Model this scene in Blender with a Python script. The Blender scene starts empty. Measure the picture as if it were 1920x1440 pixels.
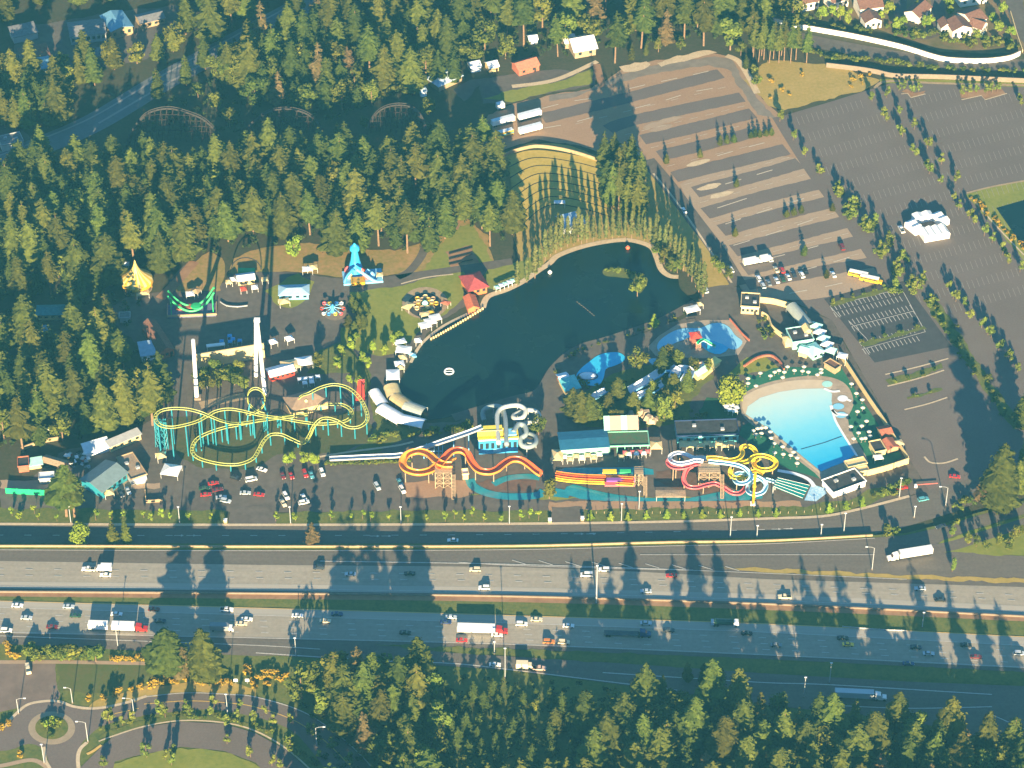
import bpy, bmesh, math, random
from mathutils import Vector, Matrix
from math import radians as R, sin, cos, pi
random.seed(7)
S = bpy.context.scene
COL = S.collection
# ---------------------------------------------------------------- camera, sky, sun, exposure
PITCH, F, H, D = R(40.0), 5200.0, 807.0, 962.0
cam_d = bpy.data.cameras.new('camera'); cam = bpy.data.objects.new('camera', cam_d); COL.objects.link(cam)
cam.location = (0, -D, H); cam.rotation_euler = (R(90) - PITCH, 0, 0)
cam_d.sensor_width = 36; cam_d.lens = F / 1920 * 36; cam_d.clip_start = 5; cam_d.clip_end = 20000
S.camera = cam
SUN_EL, SUN_AZ = 14.6, 1.7
w = bpy.data.worlds.new('World'); S.world = w; w.use_nodes = True
nt = w.node_tree; bg = nt.nodes['Background']
sky = nt.nodes.new('ShaderNodeTexSky'); sky.sky_type = 'NISHITA'; sky.sun_disc = False
sky.sun_elevation = R(SUN_EL); sky.sun_rotation = R(180 + SUN_AZ); sky.ozone_density = 4.5; sky.air_density = 1.0; sky.dust_density = 0.0
nt.links.new(sky.outputs[0], bg.inputs[0]); bg.inputs[1].default_value = 0.06
sd = bpy.data.lights.new('sun', 'SUN'); so = bpy.data.objects.new('sun', sd); COL.objects.link(so)
sd.energy = 5.0; sd.angle = R(0.5); sd.color = (1.0, 0.77, 0.45)
so.rotation_euler = (R(90 - SUN_EL), 0, R(SUN_AZ)); so.location = (0, -300, 300)
S.view_settings.view_transform = 'Standard'; S.view_settings.look = 'None'
S.view_settings.gamma = 1.0; S.view_settings.use_curve_mapping = False
S.view_settings.exposure = 2.25
S.cycles.max_bounces = 6; S.cycles.diffuse_bounces = 2; S.cycles.glossy_bounces = 2
S.cycles.transparent_max_bounces = 4; S.cycles.volume_bounces = 0
HAZE = 0.0001
HZ = 1.6   # the highway side stands this much above the park

# ---------------------------------------------------------------- photo pixel (1920 x 1440) <-> ground
CA, SA = cos(PITCH), sin(PITCH)
def P(u, v, z=0.0):
    dx = (u - 960) / F; dv = (720 - v) / F
    dy = CA + dv * SA; dz = -SA + dv * CA
    t = (z - H) / dz
    return Vector((t * dx, -D + t * dy, z))
HB = 0.0066   # the highway side falls gently from left to right: its ground stands 1.9 m - HB * x above the park
def G(u, v, z=0.0):
    if z < HZ - .01: return P(u, v, z)
    dx = (u - 960) / F; dv = (720 - v) / F; dy = CA + dv * SA; dz = -SA + dv * CA
    t = (z - HZ + 1.9 - H) / (dz + HB * dx); return Vector((t * dx, -D + t * dy, H + t * dz))
def proj(p):
    q = Vector(p) - Vector((0, -D, H))
    zc = q.y * CA - q.z * SA; yc = q.y * SA + q.z * CA
    return 960 + F * q.x / zc, 720 - F * yc / zc
def inside(pt, poly):
    x, y = pt; r = False; j = len(poly) - 1
    for i in range(len(poly)):
        xi, yi = poly[i]; xj, yj = poly[j]
        if (yi > y) != (yj > y) and x < (xj - xi) * (y - yi) / (yj - yi) + xi: r = not r
        j = i
    return r

# ---------------------------------------------------------------- materials
MATS = {}
def mat(name, c, rough=0.8, var=0.0, scale=0.2, c2=None, spec=0.3, metal=0.0, rnd=0.0, detail=4, stretch=None, scale2=None, bump=0):
    """procedural: base colour c, mottled towards c2 (or darker/lighter by var) by noise in world metres; rnd = tint by object"""
    if name in MATS: return MATS[name]
    m = bpy.data.materials.new(name); m.use_nodes = True; MATS[name] = m
    t = m.node_tree; b = t.nodes['Principled BSDF']
    b.inputs['Roughness'].default_value = rough; b.inputs['Metallic'].default_value = metal
    b.inputs['Specular IOR Level'].default_value = spec
    col = None
    c = tuple(c)
    def rgb(x): return (x[0], x[1], x[2], 1)
    b.inputs['Base Color'].default_value = rgb(c); m.diffuse_color = rgb(c)
    if c2 is None and var > 0:
        c, c2 = tuple(x * (1 - var) for x in c), tuple(min(1, x * (1 + var)) for x in c)
    if c2 is not None:
        g = t.nodes.new('ShaderNodeNewGeometry'); n = t.nodes.new('ShaderNodeTexNoise')
        n.inputs['Scale'].default_value = scale; n.inputs['Detail'].default_value = detail; n.inputs['Roughness'].default_value = 0.65
        src = g.outputs['Position']
        if stretch:
            mp = t.nodes.new('ShaderNodeMapping'); mp.inputs['Scale'].default_value = stretch
            if len(stretch) > 3: pass
            t.links.new(src, mp.inputs['Vector']); src = mp.outputs[0]
        t.links.new(src, n.inputs['Vector'])
        fac = n.outputs['Fac']
        if scale2:
            n2 = t.nodes.new('ShaderNodeTexNoise'); n2.inputs['Scale'].default_value = scale2; n2.inputs['Detail'].default_value = 3
            t.links.new(g.outputs['Position'], n2.inputs['Vector'])
            av = t.nodes.new('ShaderNodeMath'); av.operation = 'ADD'; t.links.new(n.outputs['Fac'], av.inputs[0]); t.links.new(n2.outputs['Fac'], av.inputs[1])
            hv = t.nodes.new('ShaderNodeMath'); hv.operation = 'MULTIPLY'; hv.inputs[1].default_value = 0.5; t.links.new(av.outputs[0], hv.inputs[0]); fac = hv.outputs[0]
        r = t.nodes.new('ShaderNodeValToRGB'); r.color_ramp.elements[0].position = 0.34; r.color_ramp.elements[1].position = 0.66
        r.color_ramp.elements[0].color = rgb(c); r.color_ramp.elements[1].color = rgb(c2)
        t.links.new(fac, r.inputs['Fac']); col = r.outputs['Color']
        t.links.new(col, b.inputs['Base Color'])
        if bump:
            bp = t.nodes.new('ShaderNodeBump'); bp.inputs['Strength'].default_value = bump; bp.inputs['Distance'].default_value = 0.3
            t.links.new(fac, bp.inputs['Height']); t.links.new(bp.outputs[0], b.inputs['Normal'])
    if rnd > 0:
        oi = t.nodes.new('ShaderNodeObjectInfo'); hs = t.nodes.new('ShaderNodeHueSaturation')
        m1 = t.nodes.new('ShaderNodeMapRange'); m1.inputs[3].default_value = 0.5 - 0.035 * rnd; m1.inputs[4].default_value = 0.5 + 0.03 * rnd
        m2 = t.nodes.new('ShaderNodeMapRange'); m2.inputs[3].default_value = 1 - 0.38 * rnd; m2.inputs[4].default_value = 1 + 0.3 * rnd
        mm = t.nodes.new('ShaderNodeMath'); mm.operation = 'MULTIPLY'; mm.inputs[1].default_value = 7.31
        fr = t.nodes.new('ShaderNodeMath'); fr.operation = 'FRACT'
        t.links.new(oi.outputs['Random'], m1.inputs[0]); t.links.new(oi.outputs['Random'], mm.inputs[0]); t.links.new(mm.outputs[0], fr.inputs[0]); t.links.new(fr.outputs[0], m2.inputs[0])
        t.links.new(m1.outputs[0], hs.inputs['Hue']); t.links.new(m2.outputs[0], hs.inputs['Value'])
        if col is not None: t.links.new(col, hs.inputs['Color'])
        else: hs.inputs['Color'].default_value = rgb(c)
        t.links.new(hs.outputs[0], b.inputs['Base Color'])
    return m
def paint(name, c, rough=0.45): return mat(name, c, rough, var=0.08, scale=0.6, spec=0.4)
WHITE = paint('white_paint', (0.8, 0.8, 0.78)); CREAM = paint('cream_paint', (0.66, 0.5, 0.24)); GREY = paint('grey_metal', (0.35, 0.36, 0.37))
DARK = mat('dark_rubber', (0.02, 0.02, 0.022), 0.8); GLASS = mat('dark_glass', (0.02, 0.03, 0.04), 0.08, spec=0.6)
TEAL = paint('teal_paint', (0.025, 0.22, 0.29)); LTEAL = paint('light_teal_paint', (0.36, 0.68, 0.62)); YEL = paint('yellow_paint', (0.78, 0.62, 0.06))
TRACKY = paint('track_yellow', (0.4, 0.43, 0.1)); ORANGE = paint('orange_gel', (0.82, 0.27, 0.04), 0.3); DORANGE = paint('red_orange_gel', (0.55, 0.06, 0.03), 0.3)
PINK = paint('coral_gel', (0.75, 0.13, 0.14), 0.3); LBLUE = paint('pale_blue_gel', (0.45, 0.72, 0.82), 0.3); LILAC = paint('lilac_gel', (0.55, 0.58, 0.8), 0.3)
SLIDEY = paint('yellow_gel', (0.85, 0.6, 0.04), 0.3); BLUE = paint('blue_paint', (0.05, 0.3, 0.65)); SKYB = paint('sky_blue_paint', (0.2, 0.5, 0.75)); GREEN = paint('green_paint', (0.03, 0.42, 0.14))
RED = paint('red_paint', (0.55, 0.05, 0.03)); MINT = paint('mint_paint', (0.015, 0.42, 0.17)); NAVY = paint('navy_paint', (0.02, 0.04, 0.11)); PURPLE = paint('purple_paint', (0.25, 0.08, 0.35))
TAN = mat('tan_concrete', (0.33, 0.24, 0.14), 0.9, var=0.15, scale=0.5); CONC = mat('concrete_block', (0.2, 0.155, 0.115), 0.9, var=0.12, scale=0.6)
WOOD = mat('weathered_timber', (0.34, 0.25, 0.16), 0.85, var=0.25, scale=1.5); DWOOD = mat('dark_timber', (0.035, 0.025, 0.02), 0.9, var=0.3, scale=1.2)
ROOFB = mat('brown_shingle', (0.17, 0.085, 0.06), 0.9, var=0.25, scale=1.0); ROOFG = mat('grey_shingle', (0.16, 0.16, 0.17), 0.9, var=0.2, scale=0.8)
ROOFD = mat('dark_membrane', (0.045, 0.045, 0.05), 0.9, var=0.3, scale=0.4); ROOFBL = mat('blue_metal_roof', (0.14, 0.3, 0.42), 0.5, var=0.12, scale=0.5)
ROOFW = mat('white_roof', (0.62, 0.68, 0.74), 0.6, var=0.1, scale=0.5); ROOFR = mat('dark_red_roof', (0.26, 0.045, 0.05), 0.8, var=0.2, scale=0.8); BRICK = mat('brick_red', (0.38, 0.12, 0.07), 0.9, var=0.2, scale=1)
ROOFTAN = mat('tan_shingle', (0.30, 0.22, 0.15), 0.9, var=0.15, scale=0.8); SHEET = paint('translucent_canvas', (0.72, 0.76, 0.8)); ROCK = mat('rock', (0.42, 0.32, 0.22), 0.95, var=0.3, scale=0.5)
CANVASY = paint('yellow_canvas', (0.5, 0.32, 0.03)); GOLD = paint('golden_yellow', (0.55, 0.28, 0.01)); LGREEN = paint('bright_green', (0.05, 0.5, 0.16))

# ---------------------------------------------------------------- mesh builder
class MB:
    def __init__(s): s.v = []; s.f = []; s.m = []
    def add(s, vs, fs, m=0):
        o = len(s.v); s.v += [tuple(x) for x in vs]; s.f += [tuple(i + o for i in f) for f in fs]; s.m += [m] * len(fs); return s
    def box(s, c, d, rz=0.0, m=0, taper=1.0):
        x, y, z = d[0] / 2, d[1] / 2, d[2] / 2; vs = []
        for sz in (-1, 1):
            k = taper if sz > 0 else 1
            for sx, sy in ((-1, -1), (1, -1), (1, 1), (-1, 1)):
                px, py = sx * x * k, sy * y * k
                vs.append((c[0] + px * cos(rz) - py * sin(rz), c[1] + px * sin(rz) + py * cos(rz), c[2] + sz * z))
        return s.add(vs, [(3, 2, 1, 0), (4, 5, 6, 7), (0, 1, 5, 4), (1, 2, 6, 5), (2, 3, 7, 6), (3, 0, 4, 7)], m)
    def prism(s, pts, z0, z1, m=0, cap=True):
        n = len(pts); a = sum(pts[i][0] * pts[(i + 1) % n][1] - pts[(i + 1) % n][0] * pts[i][1] for i in range(n))
        if a < 0: pts = pts[::-1]
        vs = [(p[0], p[1], z0) for p in pts] + [(p[0], p[1], z1) for p in pts]
        fs = [(i, (i + 1) % n, n + (i + 1) % n, n + i) for i in range(n)]
        if cap: fs += [tuple(range(n, 2 * n)), tuple(range(n - 1, -1, -1))]
        return s.add(vs, fs, m)
    def beam(s, a, b, r, n=5, m=0, r2=None):
        a, b = Vector(a), Vector(b); d = (b - a)
        if d.length < 1e-5: return s
        d.normalize(); r2 = r if r2 is None else r2
        u = d.orthogonal().normalized(); w_ = d.cross(u); vs = []
        for p, rr in ((a, r), (b, r2)):
            for i in range(n):
                t = 2 * pi * i / n; vs.append(p + u * rr * cos(t) + w_ * rr * sin(t))
        return s.add(vs, [(i, (i + 1) % n, n + (i + 1) % n, n + i) for i in range(n)] + [tuple(range(n, 2 * n)), tuple(range(n - 1, -1, -1))], m)
    def sweep(s, path, sec, m=0, closed=False, mfun=None, caps=True):
        """sec: list of (side, up) offsets, a closed loop; carried along path with a level side axis"""
        k = len(sec); n = len(path); vs = []
        for i, p in enumerate(path):
            a = path[i - 1] if i > 0 else (path[-1] if closed else path[0]); b = path[(i + 1) % n] if (i < n - 1 or closed) else path[-1]
            t = (Vector(b) - Vector(a)); t = t.normalized() if t.length > 1e-6 else Vector((0, 1, 0))
            sd_ = Vector((t.y, -t.x, 0)); sd_ = sd_.normalized() if sd_.length > 1e-4 else Vector((1, 0, 0)); up = sd_.cross(t)
            for (x, y) in sec: vs.append(Vector(p) + sd_ * x + up * y)
        o = len(s.v); s.v += [tuple(x) for x in vs]
        for i in range(n if closed else n - 1):
            for j in range(k):
                a, b = i * k + j, i * k + (j + 1) % k; c, d = ((i + 1) % n) * k + (j + 1) % k, ((i + 1) % n) * k + j
                s.f.append((o + a, o + d, o + c, o + b)); s.m.append(mfun(j) if mfun else m)
        if not closed and caps:
            s.f.append(tuple(o + j for j in range(k))); s.m.append(m); s.f.append(tuple(o + (n - 1) * k + j for j in range(k - 1, -1, -1))); s.m.append(m)
        return s
    def tube(s, path, r, n=6, m=0, closed=False):
        return s.sweep(path, [(r * cos(2 * pi * i / n), r * sin(2 * pi * i / n)) for i in range(n)], m, closed)
    def lathe(s, prof, c=(0, 0, 0), n=16, m=0, mfun=None, sx=1, sy=1):
        vs = []; k = len(prof)
        for i in range(n):
            t = 2 * pi * i / n
            for (r, z) in prof: vs.append((c[0] + r * cos(t) * sx, c[1] + r * sin(t) * sy, c[2] + z))
        o = len(s.v); s.v += vs
        for i in range(n):
            for j in range(k - 1):
                s.f.append((o + i * k + j, o + ((i + 1) % n) * k + j, o + ((i + 1) % n) * k + j + 1, o + i * k + j + 1)); s.m.append(mfun(i, j) if mfun else m)
        return s
    def build(s, name, mats, parent=None, world=False, loc=None, smooth=False):
        me = bpy.data.meshes.new(name)
        vs = s.v
        if world and parent is not None:
            L = parent.location; vs = [(x - L.x, y - L.y, z - L.z) for x, y, z in vs]
        if loc is not None: vs = [(x - loc[0], y - loc[1], z - loc[2]) for x, y, z in vs]
        me.from_pydata(vs, [], s.f)
        for q in (mats if isinstance(mats, (list, tuple)) else [mats]): me.materials.append(q)
        if isinstance(mats, (list, tuple)) and len(mats) > 1: me.polygons.foreach_set('material_index', s.m)
        if smooth: me.polygons.foreach_set('use_smooth', [True] * len(me.polygons))
        me.update()
        o = bpy.data.objects.new(name, me); COL.objects.link(o)
        if parent is not None: o.parent = parent
        if loc is not None: o.location = loc
        return o
def tag(o, label=None, cat=None, group=None, kind=None):
    if label: o['label'] = label
    if cat: o['category'] = cat
    if group: o['group'] = group
    if kind: o['kind'] = kind
    return o
def thing(name, label, cat, loc=(0, 0, 0), rz=0.0, group=None):
    o = bpy.data.objects.new(name, None); COL.objects.link(o); o.empty_display_size = 1
    o.location = loc; o.rotation_euler = (0, 0, rz); return tag(o, label, cat, group)
def copy_tree(o, parent=None):
    c = o.copy(); COL.objects.link(c)
    if parent is not None: c.parent = parent
    for ch in list(o.children): copy_tree(ch, c)
    return c
def dup(proto, used, loc, rz=0, label=None, group=None, sc=1.0):
    """the first call moves the prototype itself, later ones copy it with its parts"""
    o = copy_tree(proto) if used[0] else proto
    used[0] = True; o.location = loc; o.rotation_euler = (0, 0, rz)
    o.scale = (sc, sc, sc) if not isinstance(sc, tuple) else sc
    if label: o['label'] = label
    if group: o['group'] = group
    return o
def smooth(pts, n=6, closed=False):
    pts = [Vector(p) for p in pts]; out = []; N = len(pts)
    for i in range(N if closed else N - 1):
        p1, p2 = pts[i], pts[(i + 1) % N]
        p0 = pts[i - 1] if (i > 0 or closed) else p1; p3 = pts[(i + 2) % N] if (i + 2 < N or closed) else p2
        for k in range(n):
            t = k / n
            out.append(0.5 * ((2 * p1) + (-p0 + p2) * t + (2 * p0 - 5 * p1 + 4 * p2 - p3) * t * t + (-p0 + 3 * p1 - 3 * p2 + p3) * t ** 3))
    if not closed: out.append(pts[-1])
    return out
def even(path, step, closed=False):
    """resample a path at even distances"""
    pts = list(path) + ([path[0]] if closed else []); out = [Vector(pts[0])]; acc = 0.0
    for a, b in zip(pts[:-1], pts[1:]):
        a, b = Vector(a), Vector(b); L = (b - a).length
        if L < 1e-6: continue
        d = step - acc
        while d <= L: out.append(a.lerp(b, d / L)); d += step
        acc = (acc + L) % step
    return out
ORGANIC = {'lawn_grass', 'dry_grass', 'bare_slope', 'verge_grass', 'red_gravel', 'pale_gravel', 'pale_sand', 'brown_soil', 'ride_grass', 'shaded_turf', 'bare_clay', 'field_grass', 'estate_soil', 'slide_gravel', 'dusty_asphalt', 'park_asphalt'}
def pp(s): return [tuple(float(x) for x in q.split(',')) for q in s.split()]
RG0 = random.Random(99)
def sheet(name, px, m, z=0.0, kind='structure', sm=0, closed=True):
    """a flat piece of ground traced round its edge"""
    px = pp(px) if isinstance(px, str) else px
    if sm: px = [(p.x, p.y) for p in smooth([(a, b, 0) for a, b in px], sm, True)]
    pts = [G(a, b, z) for a, b in px]
    if m.name in ORGANIC and not sm:
        rg = random.Random(len(px) * 31 + int(px[0][0])); q = []
        for i, p in enumerate(pts):
            b = pts[(i + 1) % len(pts)]; L = (b - p).length; k = min(60, max(1, int(L / 2.6))); nn = Vector((b.y - p.y, p.x - b.x, 0)).normalized() if L > .01 else Vector()
            for j in range(k): q.append(p.lerp(b, j / k) + nn * (rg.uniform(-.55, .55) + .5 * sin(j * .9 + i) if j else 0) * (1 if L < 150 else .6))
        pts = q
    a = sum(pts[i].x * pts[(i + 1) % len(pts)].y - pts[(i + 1) % len(pts)].x * pts[i].y for i in range(len(pts)))
    if a < 0: pts = pts[::-1]
    from mathutils.geometry import tessellate_polygon
    tri = tessellate_polygon([pts]); mb = MB(); fs = []
    for t in tri:
        A, B, C = (pts[i] for i in t)
        fs.append(t if (B - A).cross(C - A).z > 0 else (t[0], t[2], t[1]))
    mb.add(pts, fs); o = mb.build(name, m)
    if kind: o['kind'] = kind
    return o
def ribbon(name, px, width, m, z=0.0, kind='structure', sm=6, dash=None, mb=None, rough=0.0):
    """a strip of given width in metres along a traced line"""
    px = pp(px) if isinstance(px, str) else px
    path = [G(a, b, z) for a, b in px]
    if sm: path = smooth(path, sm)
    q = mb or MB()
    if rough: path = even(path, 2.4) + [path[-1]]
    rgr = random.Random(len(path) + int(width * 10)); segs = [path]
    if dash:
        ev = even(path, dash[0]); segs = [ev[i:i + 2] for i in range(0, len(ev) - 1, dash[1])]
    for sg in segs:
        vs = []; n = len(sg)
        for i, p in enumerate(sg):
            t = sg[min(i + 1, n - 1)] - sg[max(i - 1, 0)]; s_ = Vector((t.y, -t.x, 0)).normalized() * width / 2
            if rough: vs += [p - s_ * (1 + rgr.uniform(-rough, rough)), p + s_ * (1 + rgr.uniform(-rough, rough))]
            else: vs += [p - s_, p + s_]
        q.add(vs, [(2 * i, 2 * i + 1, 2 * i + 3, 2 * i + 2) for i in range(n - 1)])
    if mb: return mb
    o = q.build(name, m)
    if kind: o['kind'] = kind
    return o
def wall_line(name, label, cat, px, h, th, m, z=0.0, sm=6, group=None, capm=None, closed=False, posts=0):
    """an upright wall or fence along a traced foot line; > panel, cap, posts"""
    px = pp(px) if isinstance(px, str) else px
    path = [G(a, b, z) for a, b in px]
    if sm: path = smooth(path, sm)
    c = path[len(path) // 2]; r = thing(name, label, cat, c, 0, group)
    MB().sweep(path, [(-th / 2, 0), (th / 2, 0), (th / 2, h), (-th / 2, h)]).build('panel', m, r, True)
    if capm: MB().sweep([p + Vector((0, 0, h)) for p in path], [(-th * .8, 0), (th * .8, 0), (th * .8, .15), (-th * .8, .15)]).build('cap', capm, r, True)
    if posts:
        for p in even(path, posts): MB().box((p.x, p.y, p.z + h / 2 + .1), (th * 1.7, th * 1.7, h + .2)).build('post', m, r, True)
    return r
# ================================================================ THE GROUND
EARTH = mat('forest_floor', (0.035, 0.045, 0.018), 0.95, c2=(0.075, 0.06, 0.03), scale=0.08, scale2=0.6)
GRASS = mat('lawn_grass', (0.145, 0.175, 0.022), 0.95, c2=(0.235, 0.23, 0.038), scale=0.06, scale2=0.5)
DRYG = mat('dry_grass', (0.28, 0.215, 0.045), 0.95, c2=(0.4, 0.28, 0.085), scale=0.07, scale2=0.6)
SLOPE = mat('bare_slope', (0.19, 0.165, 0.032), 0.95, c2=(0.36, 0.21, 0.08), scale=0.09, scale2=0.5)
VERGE = mat('verge_grass', (0.065, 0.1, 0.02), 0.95, c2=(0.15, 0.145, 0.03), scale=0.15, scale2=0.8)
ASPH = mat('park_asphalt', (0.085, 0.07, 0.059), 0.9, c2=(0.135, 0.112, 0.092), scale=0.05, scale2=0.35)
LOT = mat('lot_asphalt', (0.122, 0.095, 0.082), 0.9, c2=(0.158, 0.125, 0.108), scale=0.03, scale2=1.2)
ROAD = mat('road_asphalt', (0.108, 0.09, 0.075), 0.9, c2=(0.15, 0.127, 0.104), scale=0.35, stretch=(0.06, 1, 1), scale2=0.9)
HWY = mat('worn_concrete', (0.25, 0.222, 0.178), 0.9, c2=(0.33, 0.29, 0.23), scale=0.5, stretch=(0.03, 1, 1), scale2=0.6)
HSHO = mat('pale_shoulder', (0.32, 0.295, 0.25), 0.9, c2=(0.37, 0.335, 0.28), scale=0.5, stretch=(0.03, 1, 1))
GRAVEL = mat('red_gravel', (0.285, 0.172, 0.098), 0.95, c2=(0.345, 0.222, 0.135), scale=0.05, scale2=0.9)
GRAVELG = mat('pale_gravel', (0.3, 0.215, 0.145), 0.95, c2=(0.36, 0.262, 0.175), scale=0.06, scale2=0.9)
SAND = mat('pale_sand', (0.42, 0.32, 0.2), 0.95, c2=(0.6, 0.47, 0.3), scale=0.2, scale2=0.9)
DIRT = mat('brown_soil', (0.24, 0.125, 0.065), 0.95, c2=(0.33, 0.19, 0.1), scale=0.2)
LINE = mat('road_paint', (0.44, 0.42, 0.38), 0.8, var=0.15, scale=1); LINEY = mat('yellow_line', (0.55, 0.36, 0.1), 0.8, var=0.1, scale=1); KERB = mat('kerb_concrete', (0.5, 0.4, 0.27), 0.9, var=0.12, scale=0.7)
FAINT = mat('worn_paint', (0.27, 0.25, 0.23), 0.85, var=0.1, scale=1)
ASTRO = mat('green_turf', (0.015, 0.11, 0.06), 0.9, c2=(0.025, 0.15, 0.085), scale=0.2, scale2=1)
def water(name, c, rough, c2, scale):
    m = mat(name, c, rough, c2=c2, scale=scale, spec=0.5); return m
POND = water('pond_water', (0.003, 0.015, 0.021), 0.15, (0.006, 0.021, 0.018), 0.03)
POOL = water('pool_water', (0.03, 0.42, 0.68), 0.25, (0.05, 0.5, 0.75), 0.2); POOLD = water('slide_water', (0.02, 0.2, 0.26), 0.25, (0.03, 0.26, 0.31), 0.2)
POOLL = water('pale_pool_water', (0.2, 0.5, 0.68), 0.3, (0.28, 0.58, 0.72), 0.15)
for m_ in (POND, POOL, POOLD, POOLL):
    t_ = m_.node_tree; g_ = t_.nodes.new('ShaderNodeNewGeometry'); n_ = t_.nodes.new('ShaderNodeTexNoise'); n_.inputs['Scale'].default_value = 0.9
    b_ = t_.nodes.new('ShaderNodeBump'); b_.inputs['Strength'].default_value = 0.12; t_.nodes['Principled BSDF'].inputs['Specular IOR Level'].default_value = .22 if m_ is POND else .4; b_.inputs['Distance'].default_value = 0.1
    t_.links.new(g_.outputs['Position'], n_.inputs['Vector']); t_.links.new(n_.outputs['Fac'], b_.inputs['Height']); t_.links.new(b_.outputs[0], t_.nodes['Principled BSDF'].inputs['Normal'])

n_ = POND.node_tree.nodes.new('ShaderNodeTexNoise'); n_.inputs['Scale'].default_value = .035; n_.inputs['Detail'].default_value = 5; mr_ = POND.node_tree.nodes.new('ShaderNodeMapRange'); mr_.inputs[1].default_value = .35; mr_.inputs[2].default_value = .65; mr_.inputs[3].default_value = .04; mr_.inputs[4].default_value = .4   # calm and wind-ruffled patches
POND.node_tree.links.new(POND.node_tree.nodes.new('ShaderNodeNewGeometry').outputs['Position'], n_.inputs['Vector']); POND.node_tree.links.new(n_.outputs['Fac'], mr_.inputs[0]); POND.node_tree.links.new(mr_.outputs[0], POND.node_tree.nodes['Principled BSDF'].inputs['Roughness'])
o = MB().add([(-4000, -2000, -.06), (4000, -2000, -.06), (4000, 5000, -.06), (-4000, 5000, -.06)], [(0, 1, 2, 3)]).build('ground', EARTH); o['kind'] = 'structure'
# the highway side: a raised platform of ground with an upright edge along the frontage road
EDGE = pp('-400,1024 0,1023 240,1023.5 480,1024 720,1024 960,1023 1250,1016 1440,1013 1630,1004 1700,999 1760,984 1830,962 1930,936 2150,880')
rp = [G(a, b, HZ) for a, b in EDGE] + [G(2300, 2100, HZ), G(-600, 2100, HZ)]; n = len(rp)
mbk = MB().add([(p.x, p.y, -.06) for p in rp] + rp, [(i, i + n, (i + 1) % n + n, (i + 1) % n) for i in range(n)]); from mathutils.geometry import tessellate_polygon
for t_ in tessellate_polygon([rp]):
    A_, B_, C_ = (rp[i] for i in t_); mbk.f.append(tuple(n + i for i in (t_ if (B_ - A_).cross(C_ - A_).z > 0 else (t_[0], t_[2], t_[1])))); mbk.m.append(0)
o = mbk.build('highway_ground', VERGE); o['kind'] = 'structure'

# ---- park pavement, lawns
sheet('park_pavement', '205,575 255,548 305,548 318,528 352,488 366,494 340,530 420,530 430,510 500,510 560,512 640,522 700,520 750,514 905,498 960,488 962,500 915,510 890,520 890,560 870,576 830,598 800,625 772,664 752,705 748,755 765,795 850,792 960,752 1020,732 1040,690 1090,655 1200,625 1290,592 1312,570 1318,545 1350,530 1395,540 1470,560 1560,600 1640,740 1705,860 1745,920 1650,945 1500,958 0,962 0,905 60,900 110,850 240,812 295,780 300,700 250,640 212,605', ASPH, 0.0)
sheet('lawn', '655,548 745,537 868,507 878,520 868,560 838,588 805,603 790,620 765,642 745,662 715,668 690,662 665,655 650,665 636,648 640,615 678,600 684,580 660,566', GRASS, 0.02)
sheet('lawn', '318,530 360,495 395,470 420,490 422,512 414,545 330,548', SLOPE, 0.02)
sheet('lawn', '495,545 560,512 590,528 575,560 545,578 520,572', GRASS, 0.02)
sheet('slope_ground', '428,512 436,485 470,470 560,455 640,462 740,470 790,455 850,400 855,372 866,372 875,410 915,440 925,495 860,504 790,512 750,513 700,518 640,520 560,510 500,510', SLOPE, 0.015)
sheet('lawn', '790,510 800,495 845,430 880,420 905,450 925,490 860,505', GRASS, 0.03)
ribbon('dirt_path', '856,378 855,405 850,430', 5, DIRT, 0.04)
sheet('lawn', '905,520 915,505 985,488 1010,470 1018,495 985,520 930,545 908,540', GRASS, 0.03)
sheet('stall_yard', '835,472 883,460 900,495 852,508', DIRT, 0.045)
ribbon('footpath', '800,452 790,480 768,508 745,520', 4.2, ASPH, 0.05)
ribbon('footpath', '300,560 330,530 365,490', 5, DIRT, 0.05)
ribbon('footpath', '640,534 700,528 780,516 870,503 960,490', 5, ASPH, 0.05)
ribbon('kerb_edge', '752,532 800,520 850,514', 0.8, KERB, 0.06)
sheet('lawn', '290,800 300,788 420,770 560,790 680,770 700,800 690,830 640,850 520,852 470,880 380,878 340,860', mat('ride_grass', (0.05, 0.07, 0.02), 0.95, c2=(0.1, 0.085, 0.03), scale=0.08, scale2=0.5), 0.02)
sheet('lawn', '690,740 705,730 730,760 790,798 780,815 700,850 640,852 690,830 706,800', VERGE, 0.03)
sheet('planting_bed', '575,700 600,655 640,640 690,690 700,740 680,735 655,700', VERGE, 0.03)
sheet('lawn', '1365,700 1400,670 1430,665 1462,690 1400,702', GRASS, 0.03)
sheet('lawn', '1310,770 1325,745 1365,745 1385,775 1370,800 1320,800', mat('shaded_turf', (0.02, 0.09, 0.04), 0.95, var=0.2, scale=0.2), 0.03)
# back-of-park yards
sheet('dirt_yard', '0,915 130,922 300,915 300,905 0,900', GRAVELG, 0.02)
sheet('dirt_yard', '1030,940 1500,940 1505,955 1030,960', GRAVEL, 0.02)
sheet('verge', '-60,952 425,958 430,983 -60,983', VERGE, 0.03); sheet('verge', '515,961 760,957 1030,957 1035,981 960,981 515,984', VERGE, 0.03)
sheet('verge', '1095,955 1500,950 1600,935 1640,915 1690,915 1640,941 1598,955 1540,966 1440,970 1250,976 1098,979', VERGE, 0.03)
sheet('green_verge', '850,925 1030,936 1400,936 1420,928 1400,932 1030,931', GRASS, 0.035)
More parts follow.
